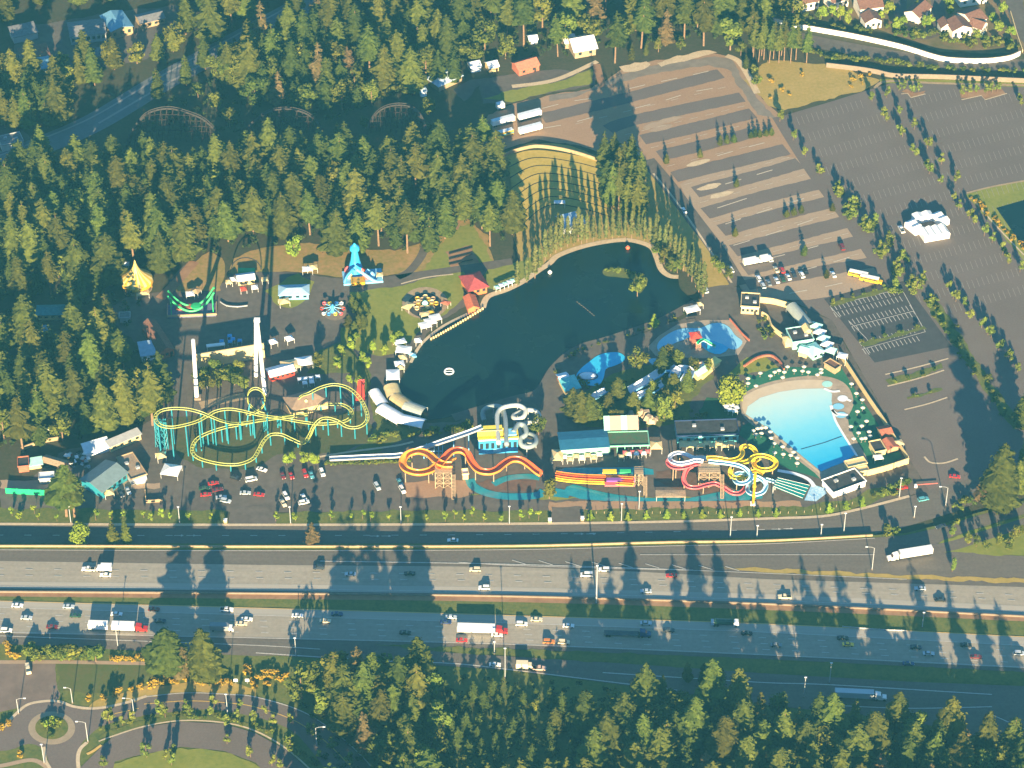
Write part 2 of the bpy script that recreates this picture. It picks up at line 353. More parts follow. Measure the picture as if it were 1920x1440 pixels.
# ---- pond
sheet('pond', '757,772 748,745 750,715 768,685 790,645 830,612 880,587 905,577 915,557 950,545 980,530 1010,510 1030,497 1045,482 1080,468 1120,458 1165,452 1195,455 1220,465 1228,482 1235,505 1252,520 1270,520 1275,540 1290,555 1305,567 1290,582 1240,602 1220,607 1195,622 1150,632 1120,642 1085,652 1065,667 1042,687 1020,715 1000,735 960,747 900,767 850,780 810,787 780,787', POND, 0.10, sm=3).name = 'pond'
ribbon('shore', '905,577 915,556 950,543 980,528 1010,507 1030,494 1045,480 1080,466 1120,456 1165,450 1195,453 1222,464 1232,484 1240,505 1255,517 1272,519', 3.0, SAND, 0.12)
ribbon('shore_kerb', '770,680 790,645 830,612 880,587 905,577', 1.5, KERB, 0.14); ribbon('shore_walk', '1305,567 1240,602 1150,634 1085,654 1042,689 1010,735 960,750 850,783', 5, ASPH, 0.13)
sheet('island', '1130,508 1140,502 1170,503 1190,512 1212,520 1213,532 1200,550 1190,540 1188,525 1160,520 1135,517', VERGE, 0.25, sm=4)
# ---- amphitheatre meadow, grass round the poplars
sheet('meadow', '935,300 960,280 1000,268 1060,272 1140,296 1215,300 1240,330 1290,400 1345,480 1375,530 1350,535 1320,540 1275,500 1222,460 1165,448 1040,478 1000,505 980,500 968,470 955,400', DRYG, 0.02)
# ---- gravel car park
sheet('gravel_lot', '905,250 915,215 960,195 1030,178 1110,165 1170,128 1240,112 1340,100 1378,108 1410,160 1445,200 1465,218 1520,305 1600,420 1662,518 1555,556 1480,562 1395,548 1340,450 1270,370 1215,300 1150,292 1060,268 1000,262 930,285 910,270', GRAVEL, 0.0)
sheet('gravel_lot', '1275,345 1400,305 1520,300 1600,420 1662,518 1555,556 1480,562 1395,548 1340,450', GRAVELG, 0.02, sm=2)
AIS = [('1017,222 1120,197 1185,181 1352,138', 9), ('1140,243 1195,224 1392,182', 9), ('1205,262 1300,240 1412,212', 9), ('1236,292 1320,272 1412,248', 9), ('1264,332 1360,308 1475,280', 9.5), ('1303,360 1400,335 1500,306', 9.5), ('1322,400 1420,372 1530,345', 9.5), ('1352,432 1450,405 1560,378', 9.5), ('1375,470 1460,448 1590,415', 9.5), ('1395,505 1480,485 1622,452', 10), ('1400,535 1500,515 1650,490', 8)]
for a, wd in AIS: ribbon('parking_aisle', a, wd, LOT, 0.04, rough=.06)
sheet('lot_drive', '1165,140 1240,118 1340,106 1372,112 1402,160 1436,204 1462,225 1420,215 1395,175 1365,130 1330,122 1240,135 1170,152 1120,168 1060,185 1030,190 1030,180 1110,167', mat('dusty_asphalt', (0.2, 0.165, 0.13), 0.95, var=0.15, scale=0.15), 0.06)
ribbon('lot_road', '1213,300 1255,350 1300,410 1345,470 1385,535', 8, ASPH, 0.06); ribbon('kerb_edge', '1225,325 1262,370 1305,430 1345,490 1372,530', 1.0, KERB, 0.08)
ribbon('lot_road', '1465,218 1500,275 1540,335 1600,415 1650,490 1680,530', 10, LOT, 0.065)
sheet('spoil_bank', '1160,125 1190,117 1212,115 1220,120 1200,132 1170,135', SAND, 0.08); sheet('spoil_bank', '1232,118 1270,104 1330,94 1345,98 1300,110 1240,125', SAND, 0.08)
ribbon('spoil_bank', '1362,104 1385,115 1405,145 1420,175', 3.5, SAND, 0.08)
mb = MB()
for a in ['1017,203 1070,190 1110,184', '1020,240 1050,235 1085,227 1120,217', '1180,166 1205,160 1300,140 1340,130', '1190,203 1240,190 1300,172 1360,162', '1345,292 1440,266 1490,262', '1360,345 1410,330 1470,312', '1345,390 1400,372', '1360,420 1440,393 1540,362', '1375,460 1440,440 1545,405', '1440,485 1500,470 1565,452', '1500,508 1560,492 1600,480', '1480,550 1560,535 1620,520']:
    ribbon('', a, 0.55, None, 0.09, mb=mb, dash=(9, 2) if len(a) > 24 else None)
o = mb.build('parking_markings', mat('wheel_stop_paint', (0.5, 0.43, 0.33), 0.9, var=0.1, scale=1)); o['kind'] = 'structure'
mb = MB()
for k, (a, wd) in enumerate(AIS[:-1]):
    q1 = pp(a); q2 = pp(AIS[k + 1][0]); ln = [((p[0] + r_[0]) / 2, (p[1] + r_[1]) / 2) for p, r_ in zip((q1[0], q1[-1]), (q2[0], q2[-1]))]; ribbon('', ln, .42, None, .085, mb=mb, sm=0, dash=(4.5, 2 if k % 3 else 3))
o = mb.build('parking_markings', mat('thin_kerb_paint', (.42, .34, .25), .9, var=.2, scale=1)); o['kind'] = 'structure'
for k, (u, v) in enumerate(pp('1310,305 1330,350 1352,365 1225,235 1255,225 1240,240')):
    sheet('pale_patch', [(u + 22 * cos(t * pi / 6) + RG0.uniform(-3, 3), v + 5 * sin(t * pi / 6) - 5 * cos(t * pi / 6)) for t in range(12)], SAND if u > 1300 else GRAVELG, 0.068 + k * .003, sm=3)
# ---- asphalt car parks on the far side of the park
sheet('parking_lot', '1465,218 1560,190 1630,168 1690,150 1920,160 2200,175 2200,860 1860,880 1850,905 1745,925 1705,860 1640,740 1560,600 1480,562 1555,556 1662,518 1600,420 1520,305', LOT, 0.01)
mb = MB()
def stalls(o, rowdir, n, step, tick, mb, z=0.05, wdt=0.16):
    """a row of painted ticks: from pixel o along rowdir"""
    for i in range(n):
        u, v = o[0] + rowdir[0] * i * step, o[1] + rowdir[1] * i * step
        a, b = P(u, v, z), P(u + tick[0], v + tick[1], z); t = (b - a).normalized(); s_ = Vector((t.y, -t.x, 0)) * wdt / 2
        mb.add([a - s_, a + s_, b + s_, b - s_], [(0, 1, 2, 3)])
for k in range(13):
    stalls((1484 + k * 21.5, 222 + k * 30), (1, -.27), 15 + min(k, 3) * 2, 9.2, (6, 15), mb)
for k in range(15):
    stalls((1705 + k * 21, 186 + k * 29), (1, -.24), 22, 9.2, (6, 15), mb)
o = mb.build('stall_markings', FAINT); o['kind'] = 'structure'
sheet('stall_lot', '1545,560 1690,520 1785,650 1640,680', mat('new_asphalt', (0.055, 0.052, 0.055), 0.9, var=0.12, scale=0.2), 0.03)
mb = MB()
for o_, n in (((1556, 574), 17), ((1563, 586), 17), ((1590, 600), 16), ((1597, 612), 16), ((1610, 640), 14), ((1618, 655), 14)):
    stalls(o_, (1, -.245), n, 7.7, (6, 9), mb, 0.06, 0.3)
for a in ('1556,574 1690,541', '1597,612 1714,583', '1616,655 1735,622', '1556,574 1575,595', '1590,600 1625,635', '1690,541 1735,622', '1612,640 1630,665'): ribbon('', a, 0.3, None, 0.06, mb=mb, sm=0)
o = mb.build('stall_markings', LINE); o['kind'] = 'structure'
for a in ('1560,575 1620,558 1688,541 1684,536 1616,552 1556,569', '1618,650 1680,632 1738,617 1732,611 1676,626 1612,644', '1668,722 1720,708 1768,690 1765,680 1718,696 1660,712', '1700,745 1765,727 1768,731 1702,749'): sheet('planting_strip', a, VERGE, 0.10)
ribbon('kerb_edge', '1660,702 1720,688 1778,672', 0.8, KERB, 0.12); ribbon('kerb_edge', '1664,724 1720,710 1770,694', 0.8, KERB, 0.12); ribbon('kerb_edge', '1696,768 1740,757 1776,745', 0.8, KERB, 0.12); ribbon('kerb_edge', '1733,856 1745,867 1770,868 1796,860', 0.9, KERB, 0.12)
sheet('planting_strip', '1730,562 1748,556 1770,580 1800,625 1840,690 1890,760 1915,800 1900,805 1860,750 1800,660 1755,600', VERGE, 0.08)
sheet('grass_field', '1810,365 1850,352 1920,340 2100,300 2100,560 1920,490 1880,440', GRASS, 0.03); sheet('marsh_water', '1868,390 1920,375 2100,330 2100,520 1920,465', POND, 0.09)
ribbon('kerb_edge', '1812,362 1860,350 1925,338', 1.2, TAN, 0.1); ribbon('kerb_edge', '1820,368 1860,415 1920,478', .8, KERB, 0.1)
for a in ('1690,172 1700,166 1715,174 1735,170 1732,176 1708,182 1702,175', '1802,184 1840,178 1846,186 1886,176 1878,166 1840,168 1800,175'): sheet('planting_island', a, DIRT, 0.08)
ribbon('kerb_edge', '1803,187 1840,179 1847,187 1888,175', .7, KERB, .1, sm=0); ribbon('kerb_edge', '1690,176 1702,175 1708,183 1735,176', .7, KERB, .1, sm=0)
# ---- north-east corner
sheet('meadow', '1395,150 1440,112 1560,122 1650,150 1622,168 1470,207 1440,198 1415,170', DRYG, 0.03); ribbon('verge', '1650,152 1760,153 1930,160', 4, GRASS, 0.04); ribbon('kerb_edge', '1640,165 1665,152 1760,156 1925,160', 1.8, TAN, 0.06)
ribbon('road', '1420,50 1500,72 1600,92 1720,112 1820,121 1950,122', 11, ASPH, 0.04); ribbon('road', '1900,-20 1905,20 1920,60 1945,90', 9, ASPH, 0.05)
sheet('estate_ground', '1560,20 1600,-60 2000,-60 2000,100 1850,100 1760,96 1690,72', mat('estate_soil', (0.1, 0.09, 0.03), 0.95, c2=(0.22, 0.14, 0.07), scale=0.07), 0.02)
ribbon('estate_drive', '1690,-20 1688,30 1705,60 1740,66 1760,45 1755,-20', 7, ASPH, 0.05)
# ---- top left: road through the trees, yard
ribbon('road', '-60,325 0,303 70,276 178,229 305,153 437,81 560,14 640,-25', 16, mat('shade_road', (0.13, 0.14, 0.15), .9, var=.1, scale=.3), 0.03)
ribbon('road_line', '-60,313 0,291 70,264 178,217 305,141 437,69 560,2', 1.2, FAINT, 0.05); ribbon('kerb_edge', '185,231 305,161 437,89', 1.4, FAINT, 0.05)
sheet('yard', '20,60 80,45 230,20 330,10 370,40 320,80 260,118 160,128 60,140 30,110', ASPH, 0.02)
sheet('yard', '-60,230 30,235 60,262 40,290 -60,330', ASPH, 0.02)
sheet('service_yard', '905,195 900,160 870,190 850,170 880,150 1040,130 1120,135 1115,160 1030,175', ASPH, 0.02)
sheet('verge', '905,185 960,168 1060,150 1110,128 1112,155 1030,172 960,192', GRASS, 0.05)
ribbon('dirt_path', '960,162 1040,150 1120,115', 3, SAND, 0.07); ribbon('dirt_path', '1118,120 1125,145 1130,165', 4, DIRT, 0.075)
# ================================================================ ROADS AND HIGHWAY (z = HZ south of the edge wall)
sheet('frontage_road', '-60,983 0,983 480,985 960,983 1250,979 1440,973 1540,969 1600,958 1660,943 1705,931 1745,918 1850,890 1960,860 1960,905 1850,935 1790,960 1740,975 1690,990 1630,1003 1440,1012 1250,1015 960,1022 480,1023 -60,1022', ROAD, 0.03)
ribbon('sidewalk', '-60,982 480,984 960,982 1250,978 1440,972 1540,968 1600,957 1660,942 1705,930', 1.5, KERB, 0.13)
ribbon('road_verge', '-60,1020.5 480,1021.5 960,1020.5 1250,1013.5 1440,1010 1640,1001', 1.6, VERGE, 0.06)
sheet('driveway', '428,985 432,950 512,950 516,985', ASPH, 0.045); sheet('driveway', '1028,982 1034,950 1092,950 1096,980', ASPH, 0.045)
Z1, Z2, Z3 = HZ + .03, HZ + .06, HZ + .09
sheet('highway', '-60,1029 480,1031 960,1029 1250,1022 1440,1018 1640,1008 1700,1003 1762,989 1832,967 1960,932 1960,952 1850,985 1770,1012 1740,1030 1960,1046 1960,1180 1440,1140 960,1120 -60,1110', ROAD, Z1)
sheet('highway_lanes', '-60,1051 480,1059 960,1063 1200,1072 1440,1086 1700,1094 1960,1102 1960,1150 1440,1128 960,1113 480,1106 -60,1101', HWY, Z2)
sheet('highway_shoulder', '-60,1090 480,1095 960,1101 1440,1114 1960,1138 1960,1155 1440,1129.5 960,1114.5 480,1107.5 -60,1102.5', HSHO, Z3)
sheet('gore_grass', '1345,1064 1440,1066 1700,1078 1960,1086 1960,1094 1700,1086 1440,1074', DRYG, Z3)
sheet('ramp_grass', '1745,1024 1775,1010 1850,988 1960,955 1960,1044 1850,1040 1760,1033', GRASS, Z3); ribbon('ramp_road', '1740,1032 1790,1022 1840,1006 1960,968', 5.5, ROAD, HZ + .12)
sheet('median', '-60,1110 480,1114 960,1120 1440,1135 1960,1158 1960,1194 1440,1168 960,1152 480,1138 -60,1125', VERGE, Z2); ribbon('median_soil', '-60,1113 480,1118 960,1124 1440,1139 1960,1162', 3, DIRT, Z3)
sheet('highway_lanes', '-60,1124 480,1139 960,1153 1440,1169 1960,1195 1960,1255 1440,1229 960,1209 480,1196 -60,1186', HWY, HZ + .12)
sheet('highway_shoulder', '-60,1124 480,1139 960,1153 1440,1169 1960,1195 1960,1213 1440,1186 960,1169 480,1154 -60,1137', HSHO, HZ + .15)
sheet('highway', '-60,1186 480,1196 960,1209 1440,1229 1960,1255 1960,1262 1440,1236 960,1217 480,1230 300,1222 -60,1204', ROAD, HZ + .10)
sheet('ramp_road', '470,1203 700,1212 850,1224 960,1231 1200,1246 1440,1263 1700,1278 1960,1288 1960,1430 1850,1385 1700,1350 1440,1322 1250,1295 1100,1275 960,1257 800,1246 470,1226', ROAD, HZ + .14)
sheet('grass_strip', '700,1208 960,1217 1440,1237 1960,1263 1960,1286 1440,1261 960,1230 820,1221', VERGE, HZ + .17)
mb = MB()
for a, wd, ds in (('-60,1030.5 480,1032.5 960,1030.5 1250,1023.5 1440,1019.5 1640,1009', .35, None), ('600,1052 960,1058 1300,1069', .5, None), ('860,1054 960,1060 1200,1067 1345,1071 1700,1086', .35, None), ('1640,1040 1430,1040 1200,1040', .35, None),
                  ('-60,1066 480,1072 960,1079 1440,1096 1960,1118', .4, (3.0, 4)), ('-60,1078 480,1084 960,1090 1440,1105 1960,1128', .4, (3.0, 4)), ('-60,1099 480,1104 960,1111 1440,1125.5 1960,1149', .35, None),
                  ('-60,1137 480,1153.5 960,1168.5 1440,1185.5 1960,1212.5', .35, None), ('-60,1149 480,1164 960,1179 1440,1196 1960,1223', .4, (3.0, 4)), ('-60,1161 480,1175 960,1189 1440,1207 1960,1234', .4, (3.0, 4)), ('-60,1172 480,1186 960,1199 1440,1218 1960,1245', .4, (3.0, 4)), ('-60,1184 480,1196 960,1208 1440,1228 1960,1253', .4, None),
                  ('0,1192 240,1201 480,1210 600,1217', .4, None), ('480,1224 700,1238 850,1244 960,1256 1100,1273 1270,1294', .5, None), ('1130,1261 1270,1270 1440,1280 1560,1284 1860,1302', .5, None), ('1560,1322 1700,1328 1860,1325', .45, None), ('1860,1340 1960,1385', .45, None)):
    ribbon('', a, wd, None, HZ + .19, mb=mb, dash=ds)
for a in ('-60,1003 480,1004 960,1002 1300,996 1500,991',): ribbon('', a, .3, None, .07, mb=mb, dash=(3, 4))
for u, v in pp('335,1004 358,1004 702,1005 724,1005 1085,1001 1108,1001 1455,992 1478,991'):
    a = P(u, v, .075); mb.add([a + Vector(q) for q in ((-2, -.15, 0), (1, -.15, 0), (1, -.7, 0), (2.2, 0, 0), (1, .7, 0), (1, .15, 0), (-2, .15, 0))], [(0, 1, 5, 6), (2, 3, 4)])
for k in range(9): ribbon('', '%d,%d %d,%d' % (960 + 50 * k, 1050 + k * 1.5, 986 + 50 * k, 1058 + k * 1.5), .4, None, HZ + .19, mb=mb, sm=0)
o = mb.build('road_markings', LINE); o['kind'] = 'structure'
mb = MB()
for a in ('-60,1125 480,1140 960,1154 1440,1170 1960,1196',): ribbon('', a, .35, None, HZ + .2, mb=mb)
o = mb.build('yellow_markings', LINEY); o['kind'] = 'structure'
# the edge wall of the highway and the median barrier
wall_line('concrete_wall', 'long pale concrete wall between frontage road and highway', 'wall', '-60,1025 240,1025.5 480,1026 960,1025 1250,1018 1440,1015 1636,1005', 0.95, .45, TAN, HZ)
wall_line('median_barrier', 'pale concrete barrier along the far side of the grassy highway median', 'barrier', '-60,1110.5 480,1114 960,1119.5 1440,1134 1960,1159', 0.9, .5, CONC, HZ)
wall_line('guard_rail', 'short metal guard rail at median edge in shade', 'guard rail', '1580,1176 1640,1181 1700,1184', 0.7, .12, GREY, HZ, posts=3)
# ---- bottom left: business park roads
z = HZ
sheet('bare_ground', '-60,1245 105,1243 105,1275 110,1310 60,1322 0,1335 -60,1340', mat('bare_clay', (0.17, 0.125, 0.1), .95, var=.15, scale=.15), z + .03)
sheet('grass_field', '105,1243 275,1246 280,1262 260,1290 190,1300 110,1297', mat('field_grass', (0.07, 0.1, 0.02), .95, c2=(.11, .1, .03), scale=.1, scale2=.6), z + .03); ribbon('dirt_path', '-60,1242 100,1241 280,1244', 2, GRAVELG, z + .05)
sheet('business_road', '-60,1395 0,1370 25,1345 50,1323 80,1316 110,1316 140,1326 180,1329 230,1320 275,1306 350,1300 430,1303 480,1308 560,1332 620,1368 680,1420 720,1470 640,1470 560,1380 500,1350 430,1335 380,1330 300,1338 240,1348 190,1362 165,1382 150,1400 145,1440 150,1480 100,1480 92,1430 80,1405 60,1395 35,1400 0,1420 -60,1450', LOT, z + .04, sm=3)
ring = lambda cx, cy, rx, ry: [(cx + rx * cos(t * pi / 12), cy + ry * sin(t * pi / 12)) for t in range(24)]
sheet('truck_apron', ring(97, 1365, 44, 31), mat('apron_concrete', (.3, .235, .16), .9, var=.1, scale=.5), z + .10, sm=2); sheet('roundabout_island', ring(97, 1364, 31, 22), VERGE, z + .2, sm=2)
ribbon('kerb_edge', '-60,1390 0,1368 25,1343 50,1322 80,1315 110,1315 140,1325 180,1328 230,1319 275,1305', 1.3, KERB, z + .12); ribbon('kerb_edge', '275,1306 350,1299 430,1302 480,1307 560,1331 620,1367 680,1419 720,1470', .5, LINE, z + .12)
ribbon('kerb_edge', '82,1400 85,1425 95,1445 100,1480', 1.3, KERB, z + .12); ribbon('kerb_edge', '163,1392 150,1405 146,1425 150,1460', 1.5, KERB, z + .12)
ribbon('yellow_line', '270,1320 350,1314 430,1318 480,1326 550,1350 610,1390 660,1440', .4, LINEY, z + .11); ribbon('yellow_line', '215,1338 260,1328', .4, LINEY, z + .11)
sheet('verge_bed', '180,1385 205,1368 260,1352 340,1341 420,1345 480,1358 540,1385 600,1430 620,1470 600,1470 540,1405 480,1372 420,1356 340,1352 270,1362 210,1380', VERGE, z + .12)
sheet('business_lot', '150,1440 190,1400 212,1381 270,1363 340,1353 420,1357 478,1374 540,1408 585,1450 600,1480 520,1480 480,1430 420,1408 340,1400 250,1418 215,1428 205,1480 150,1480', LOT, z + .14)
ribbon('kerb_edge', '185,1390 212,1380 270,1362 340,1351 420,1355 480,1371 540,1406 600,1460', .7, KERB, z + .16)
sheet('lawn', '212,1432 250,1420 340,1402 420,1410 478,1432 515,1480 205,1480', GRASS, z + .12); ribbon('kerb_edge', '163,1414 175,1408 190,1397', 1.2, LINEY, z + .2)
sheet('planting_bed', '-60,1420 0,1408 40,1402 75,1408 85,1440 90,1480 -60,1480', VERGE, z + .05); ribbon('footpath', '-60,1440 0,1436 60,1425 90,1440', 2, GRAVELG, z + .1)
sheet('verge_bed', '150,1330 230,1322 280,1306 350,1298 480,1305 480,1290 400,1275 290,1285 200,1305', DRYG, z + .06)
# amphitheatre: grassy terraces climbing away from the pond
TER = [[(953 + 2 * k, 294 + 20 * k), (985 + 4 * k, 283 + 15.7 * k), (1022 + 4 * k, 282 + 14.6 * k), (1085 + 4 * k, 292 + 15 * k), (1132 + 4 * k, 305 + 15.5 * k)] for k in range(8)]
mb = MB(); prev = None
rows = []
for k, row in enumerate(TER):
    hz = 1.3 * (1 - k / 7) + 0.08
    rows.append((smooth([P(a, b, hz) for a, b in row], 4), hz))
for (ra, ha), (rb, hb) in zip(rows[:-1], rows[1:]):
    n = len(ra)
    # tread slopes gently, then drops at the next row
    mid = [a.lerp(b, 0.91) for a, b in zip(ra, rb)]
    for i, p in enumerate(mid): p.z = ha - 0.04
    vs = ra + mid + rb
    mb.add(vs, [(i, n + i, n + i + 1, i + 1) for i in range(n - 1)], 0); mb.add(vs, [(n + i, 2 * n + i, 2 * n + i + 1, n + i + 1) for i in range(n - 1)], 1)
o = mb.build('amphitheatre_terraces', [mat('terrace_grass', (0.36, 0.27, 0.045), .95, c2=(.48, .35, .08), scale=.1, scale2=.6), mat('shaded_riser', (0.03, 0.027, 0.012), .95, var=.2, scale=.5)]); o['kind'] = 'structure'  # near-black risers: the shading lines between terraces are painted into their colour
wall_line('amphitheatre_wall', 'tan curved wall along the top of the grass terraces', 'wall', '928,306 940,297 958,288 985,280 1010,277 1050,282 1090,292 1142,310', 1.9, .4, TAN, 1.25)
# ================================================================ BUILDINGS AND STANDING STRUCTURES
def bld(name, label, cat, p0, p1, depth, h, roof='flat', rh=1.6, wall=CREAM, roofm=ROOFG, z=0.0, over=.5, wins=0, door=0, group=None, trim=None, band=None):
    """a building by its front foot line p0-p1 (photo pixels); > wall, roof, windows, doors, trim"""
    a, b = P(p0[0], p0[1], z), P(p1[0], p1[1], z); d = b - a; W = d.length; rz = math.atan2(d.y, d.x)
    r = thing(name, label, cat, (a + b) / 2, rz, group); x = W / 2
    MB().box((0, depth / 2, h / 2 - .1), (W, depth, h + .2)).build('wall', wall, r)
    o = over; mb = MB()
    if roof == 'flat':
        mb.box((0, depth / 2, h + .22), (W + .5, depth + .5, .24))
        q = MB()
        for c, s_ in (((0, -.15, h + .55), (W + .7, .3, .55)), ((0, depth + .15, h + .55), (W + .7, .3, .55)), ((-x - .2, depth / 2, h + .55), (.3, depth, .55)), ((x + .2, depth / 2, h + .55), (.3, depth, .55))): q.box(c, s_)
        q.build('parapet', trim or wall, r)
        if W * depth > 60:
            for k in range(2): MB().box((x * (.5 - k * .9), depth * (.35 + .3 * k), h + .8), (1.6, 1.3, .9)).build('roof_vent', GREY, r)
    elif roof in ('gable', 'gablex', 'hip'):
        ends = (-x - o, x + o, -o, depth + o); z0, z1 = h + .02, h + rh; A, B_, C, D_ = ends; t = .18
        def slab(lo):
            q = -t if lo else 0
            if roof == 'gable': return [(A, C, z0 + q), (B_, C, z0 + q), (B_, depth / 2, z1 + q), (A, depth / 2, z1 + q), (B_, D_, z0 + q), (A, D_, z0 + q)]
            if roof == 'gablex': return [(B_, C, z0 + q), (B_, D_, z0 + q), (0, D_, z1 + q), (0, C, z1 + q), (A, D_, z0 + q), (A, C, z0 + q)]
            k = min(W, depth) / 2; rx = max(.2, x - k); ry = max(.2, depth / 2 - k) if depth > W else 0
            return [(A, C, z0 + q), (B_, C, z0 + q), (B_, D_, z0 + q), (A, D_, z0 + q), (-rx if W >= depth else 0, depth / 2 - ry, z1 + q), (rx if W >= depth else 0, depth / 2 + ry, z1 + q)]
        if roof == 'hip':
            v = slab(False); mb.add(v, [(0, 1, 5, 4) if W >= depth else (0, 1, 4), (1, 2, 5) if W >= depth else (1, 2, 5, 4), (2, 3, 4, 5) if W >= depth else (2, 3, 5), (3, 0, 4) if W >= depth else (3, 0, 4, 5)]); mb.add([(a_, b_, z0 - .2) for a_, b_ in ((A, C), (B_, C), (B_, D_), (A, D_))] + v[:4], [(0, 1, 5, 4), (1, 2, 6, 5), (2, 3, 7, 6), (3, 0, 4, 7)])
        else:
            u, l = slab(False), slab(True); mb.add(u + l, [(0, 1, 2, 3), (3, 2, 4, 5), (7, 6, 9, 8), (8, 9, 11, 10), (0, 6, 7, 1), (5, 4, 10, 11), (1, 7, 8, 2), (2, 8, 10, 4), (6, 0, 3, 9), (9, 3, 5, 11)])
            e1 = [(-x, 0, h - .02), (-x, depth, h - .02), (-x, depth / 2, z1 - .25)] if roof == 'gable' else [(-x, 0, h - .02), (x, 0, h - .02), (0, 0, z1 - .25)]
            e2 = [(q_[0] + (2 * x if roof == 'gable' else 0), q_[1] + (0 if roof == 'gable' else depth), q_[2]) for q_ in e1]
            for e in (e1, e2): MB().add(e, [(0, 1, 2)]).build('gable_end', wall, r)
    elif roof == 'shed':
        mb.add([(-x - o, -o, h), (x + o, -o, h), (x + o, depth + o, h + rh), (-x - o, depth + o, h + rh), (-x - o, -o, h - .2), (x + o, -o, h - .2), (x + o, depth + o, h + rh - .2), (-x - o, depth + o, h + rh - .2)], [(0, 1, 2, 3), (7, 6, 5, 4), (0, 4, 5, 1), (1, 5, 6, 2), (2, 6, 7, 3), (3, 7, 4, 0)])
    if mb.v: mb.build('roof', roofm, r)
    for k in range(wins):
        cx = -x + W * (k + .5) / wins
        MB().box((cx, -.03, h * .55), (min(1.6, W / wins * .6), .1, h * .38)).build('window', GLASS, r)
    for k in range(door):
        MB().box((x * (.6 - .9 * k), -.04, 1.05), (1.1, .1, 2.1)).build('door', DWOOD, r)
    if band: MB().box((0, -.05, h - .35), (W + .1, .14, .6)).build('fascia', band, r)
    return r
def canopy(label, c, w, d, h, m, rz=0.0, rise=1.0, group=None, name='canopy', cat='canopy', z=0.0, frame=WHITE):
    p = P(c[0], c[1], z); r = thing(name, label, cat, p, rz, group); x, y = w / 2, d / 2
    MB().add([(-x, -y, h), (x, -y, h), (x, y, h), (-x, y, h), (0, 0, h + rise), (-x, -y, h - .35), (x, -y, h - .35), (x, y, h - .35), (-x, y, h - .35)], [(0, 1, 4), (1, 2, 4), (2, 3, 4), (3, 0, 4), (5, 6, 1, 0), (6, 7, 2, 1), (7, 8, 3, 2), (8, 5, 0, 3)]).build('roof', m, r)
    for sx, sy in ((-1, -1), (1, -1), (1, 1), (-1, 1)): MB().beam((sx * x * .94, sy * y * .94, 0), (sx * x * .94, sy * y * .94, h), .07, 5).build('post', frame, r)
    return r
def vault(label, c, w, L, h, m, rz, group=None, ends=True):
    """a barrel-roofed canvas shelter; > roof, hoops"""
    p = P(*c); r = thing('barrel_canopy', label, 'canopy', p, rz, group); n = 9
    arc = [(w / 2 * cos(pi * i / n), h * .45 + h * .55 * sin(pi * i / n)) for i in range(n + 1)]; mb = MB()
    for s_ in (-L / 2, L / 2): mb.v += [(a, s_, b) for a, b in arc]
    mb.f = [(i, i + 1, n + 2 + i, n + 1 + i) for i in range(n)]; mb.m = [0] * n; mb.build('roof', m, r)
    for s_ in (-L / 2 + .3, 0, L / 2 - .3):
        q = MB(); q.tube([(w / 2 - .05, s_, 0)] + [(a * .98, s_, b - .05) for a, b in arc] + [(-w / 2 + .05, s_, 0)], .08, 5); q.build('hoop', GREY, r)
    return r
# ---- west side
p = P(258, 540); r = thing('carousel', 'golden carousel with cream striped onion tent roof', 'carousel', p)
MB().lathe([(0, .35), (6.2, .35), (6.3, 0)], n=28).build('platform', WOOD, r)
MB().lathe([(7.0, 4.6), (6.7, 5.6), (5.4, 6.6), (3.8, 7.8), (2.2, 9.5), (1.1, 11.6), (.55, 13.3), (.28, 14.6), (0, 15.2)], n=32, mfun=lambda i, j: i % 2).build('roof', [CANVASY, paint('pale_canvas', (.66, .52, .2))], r)
MB().lathe([(6.9, 4.55), (7.05, 3.6), (6.85, 2.9)], n=28, mfun=lambda i, j: i % 2).build('valance', [GOLD, paint('amber', (.8, .4, .03))], r)
for k in range(8): MB().beam((6.2 * cos(k * pi / 4), 6.2 * sin(k * pi / 4), .3), (6.2 * cos(k * pi / 4), 6.2 * sin(k * pi / 4), 4.6), .14, 6).build('column', GOLD, r)
MB().lathe([(1.6, .35), (1.6, 4.8)], n=14).build('centre_drum', CREAM, r)
for k in range(10):
    a = k * pi / 5 + .2; x, y = 4.4 * cos(a), 4.4 * sin(a); q = MB().box((x, y, 1.5), (.5, 1.3, .55), a).box((x - .6 * sin(a), y + .6 * cos(a), 2.0), (.3, .4, .7), a); q.beam((x, y, .35), (x, y, 4.6), .05, 5); q.build('horse', CREAM, r)
r.scale = (1.1, 1.1, 1.1)
canopy('small cream stall roof below the carousel entrance', (268, 556), 6, 4, 2.6, CREAM, .2)
canopy('tiny white pointed stall roof behind the carousel', (237, 502), 3, 3, 2.5, SHEET, 0)
bld('teal_stall', 'long stall with teal roof in the shaded yard under the firs', 'stall', (69, 600), (119, 599), 7, 3, 'hip', 1.6, CREAM, mat('teal_roof', (.06, .22, .24), .7, var=.2, scale=.8), wins=4)
bld('store_shed', 'small flat grey shed west of the brown gabled hall', 'shed', (225, 606), (244, 605), 4, 2.6, 'flat', 1, GREY, ROOFG)
bld('gabled_hall', 'brown shingled hall slanting away beside the blue roofed shed', 'hall', (301, 675), (327, 667), 23, 4, 'gablex', 2.6, BRICK, ROOFB, wins=3, door=1)
bld('workshop', 'blue roofed shed against the brown gabled hall', 'shed', (266, 678), (292, 674), 9, 3.4, 'shed', .9, SHEET, mat('pale_blue_roof', (.3, .42, .55), .6, var=.1, scale=.6), wins=2)
bld('ticket_hut', 'small blue hut in the shaded yard below the teal stall', 'hut', (80, 628), (92, 627), 3.5, 2.6, 'gable', 1, SKYB, ROOFBL, door=1)
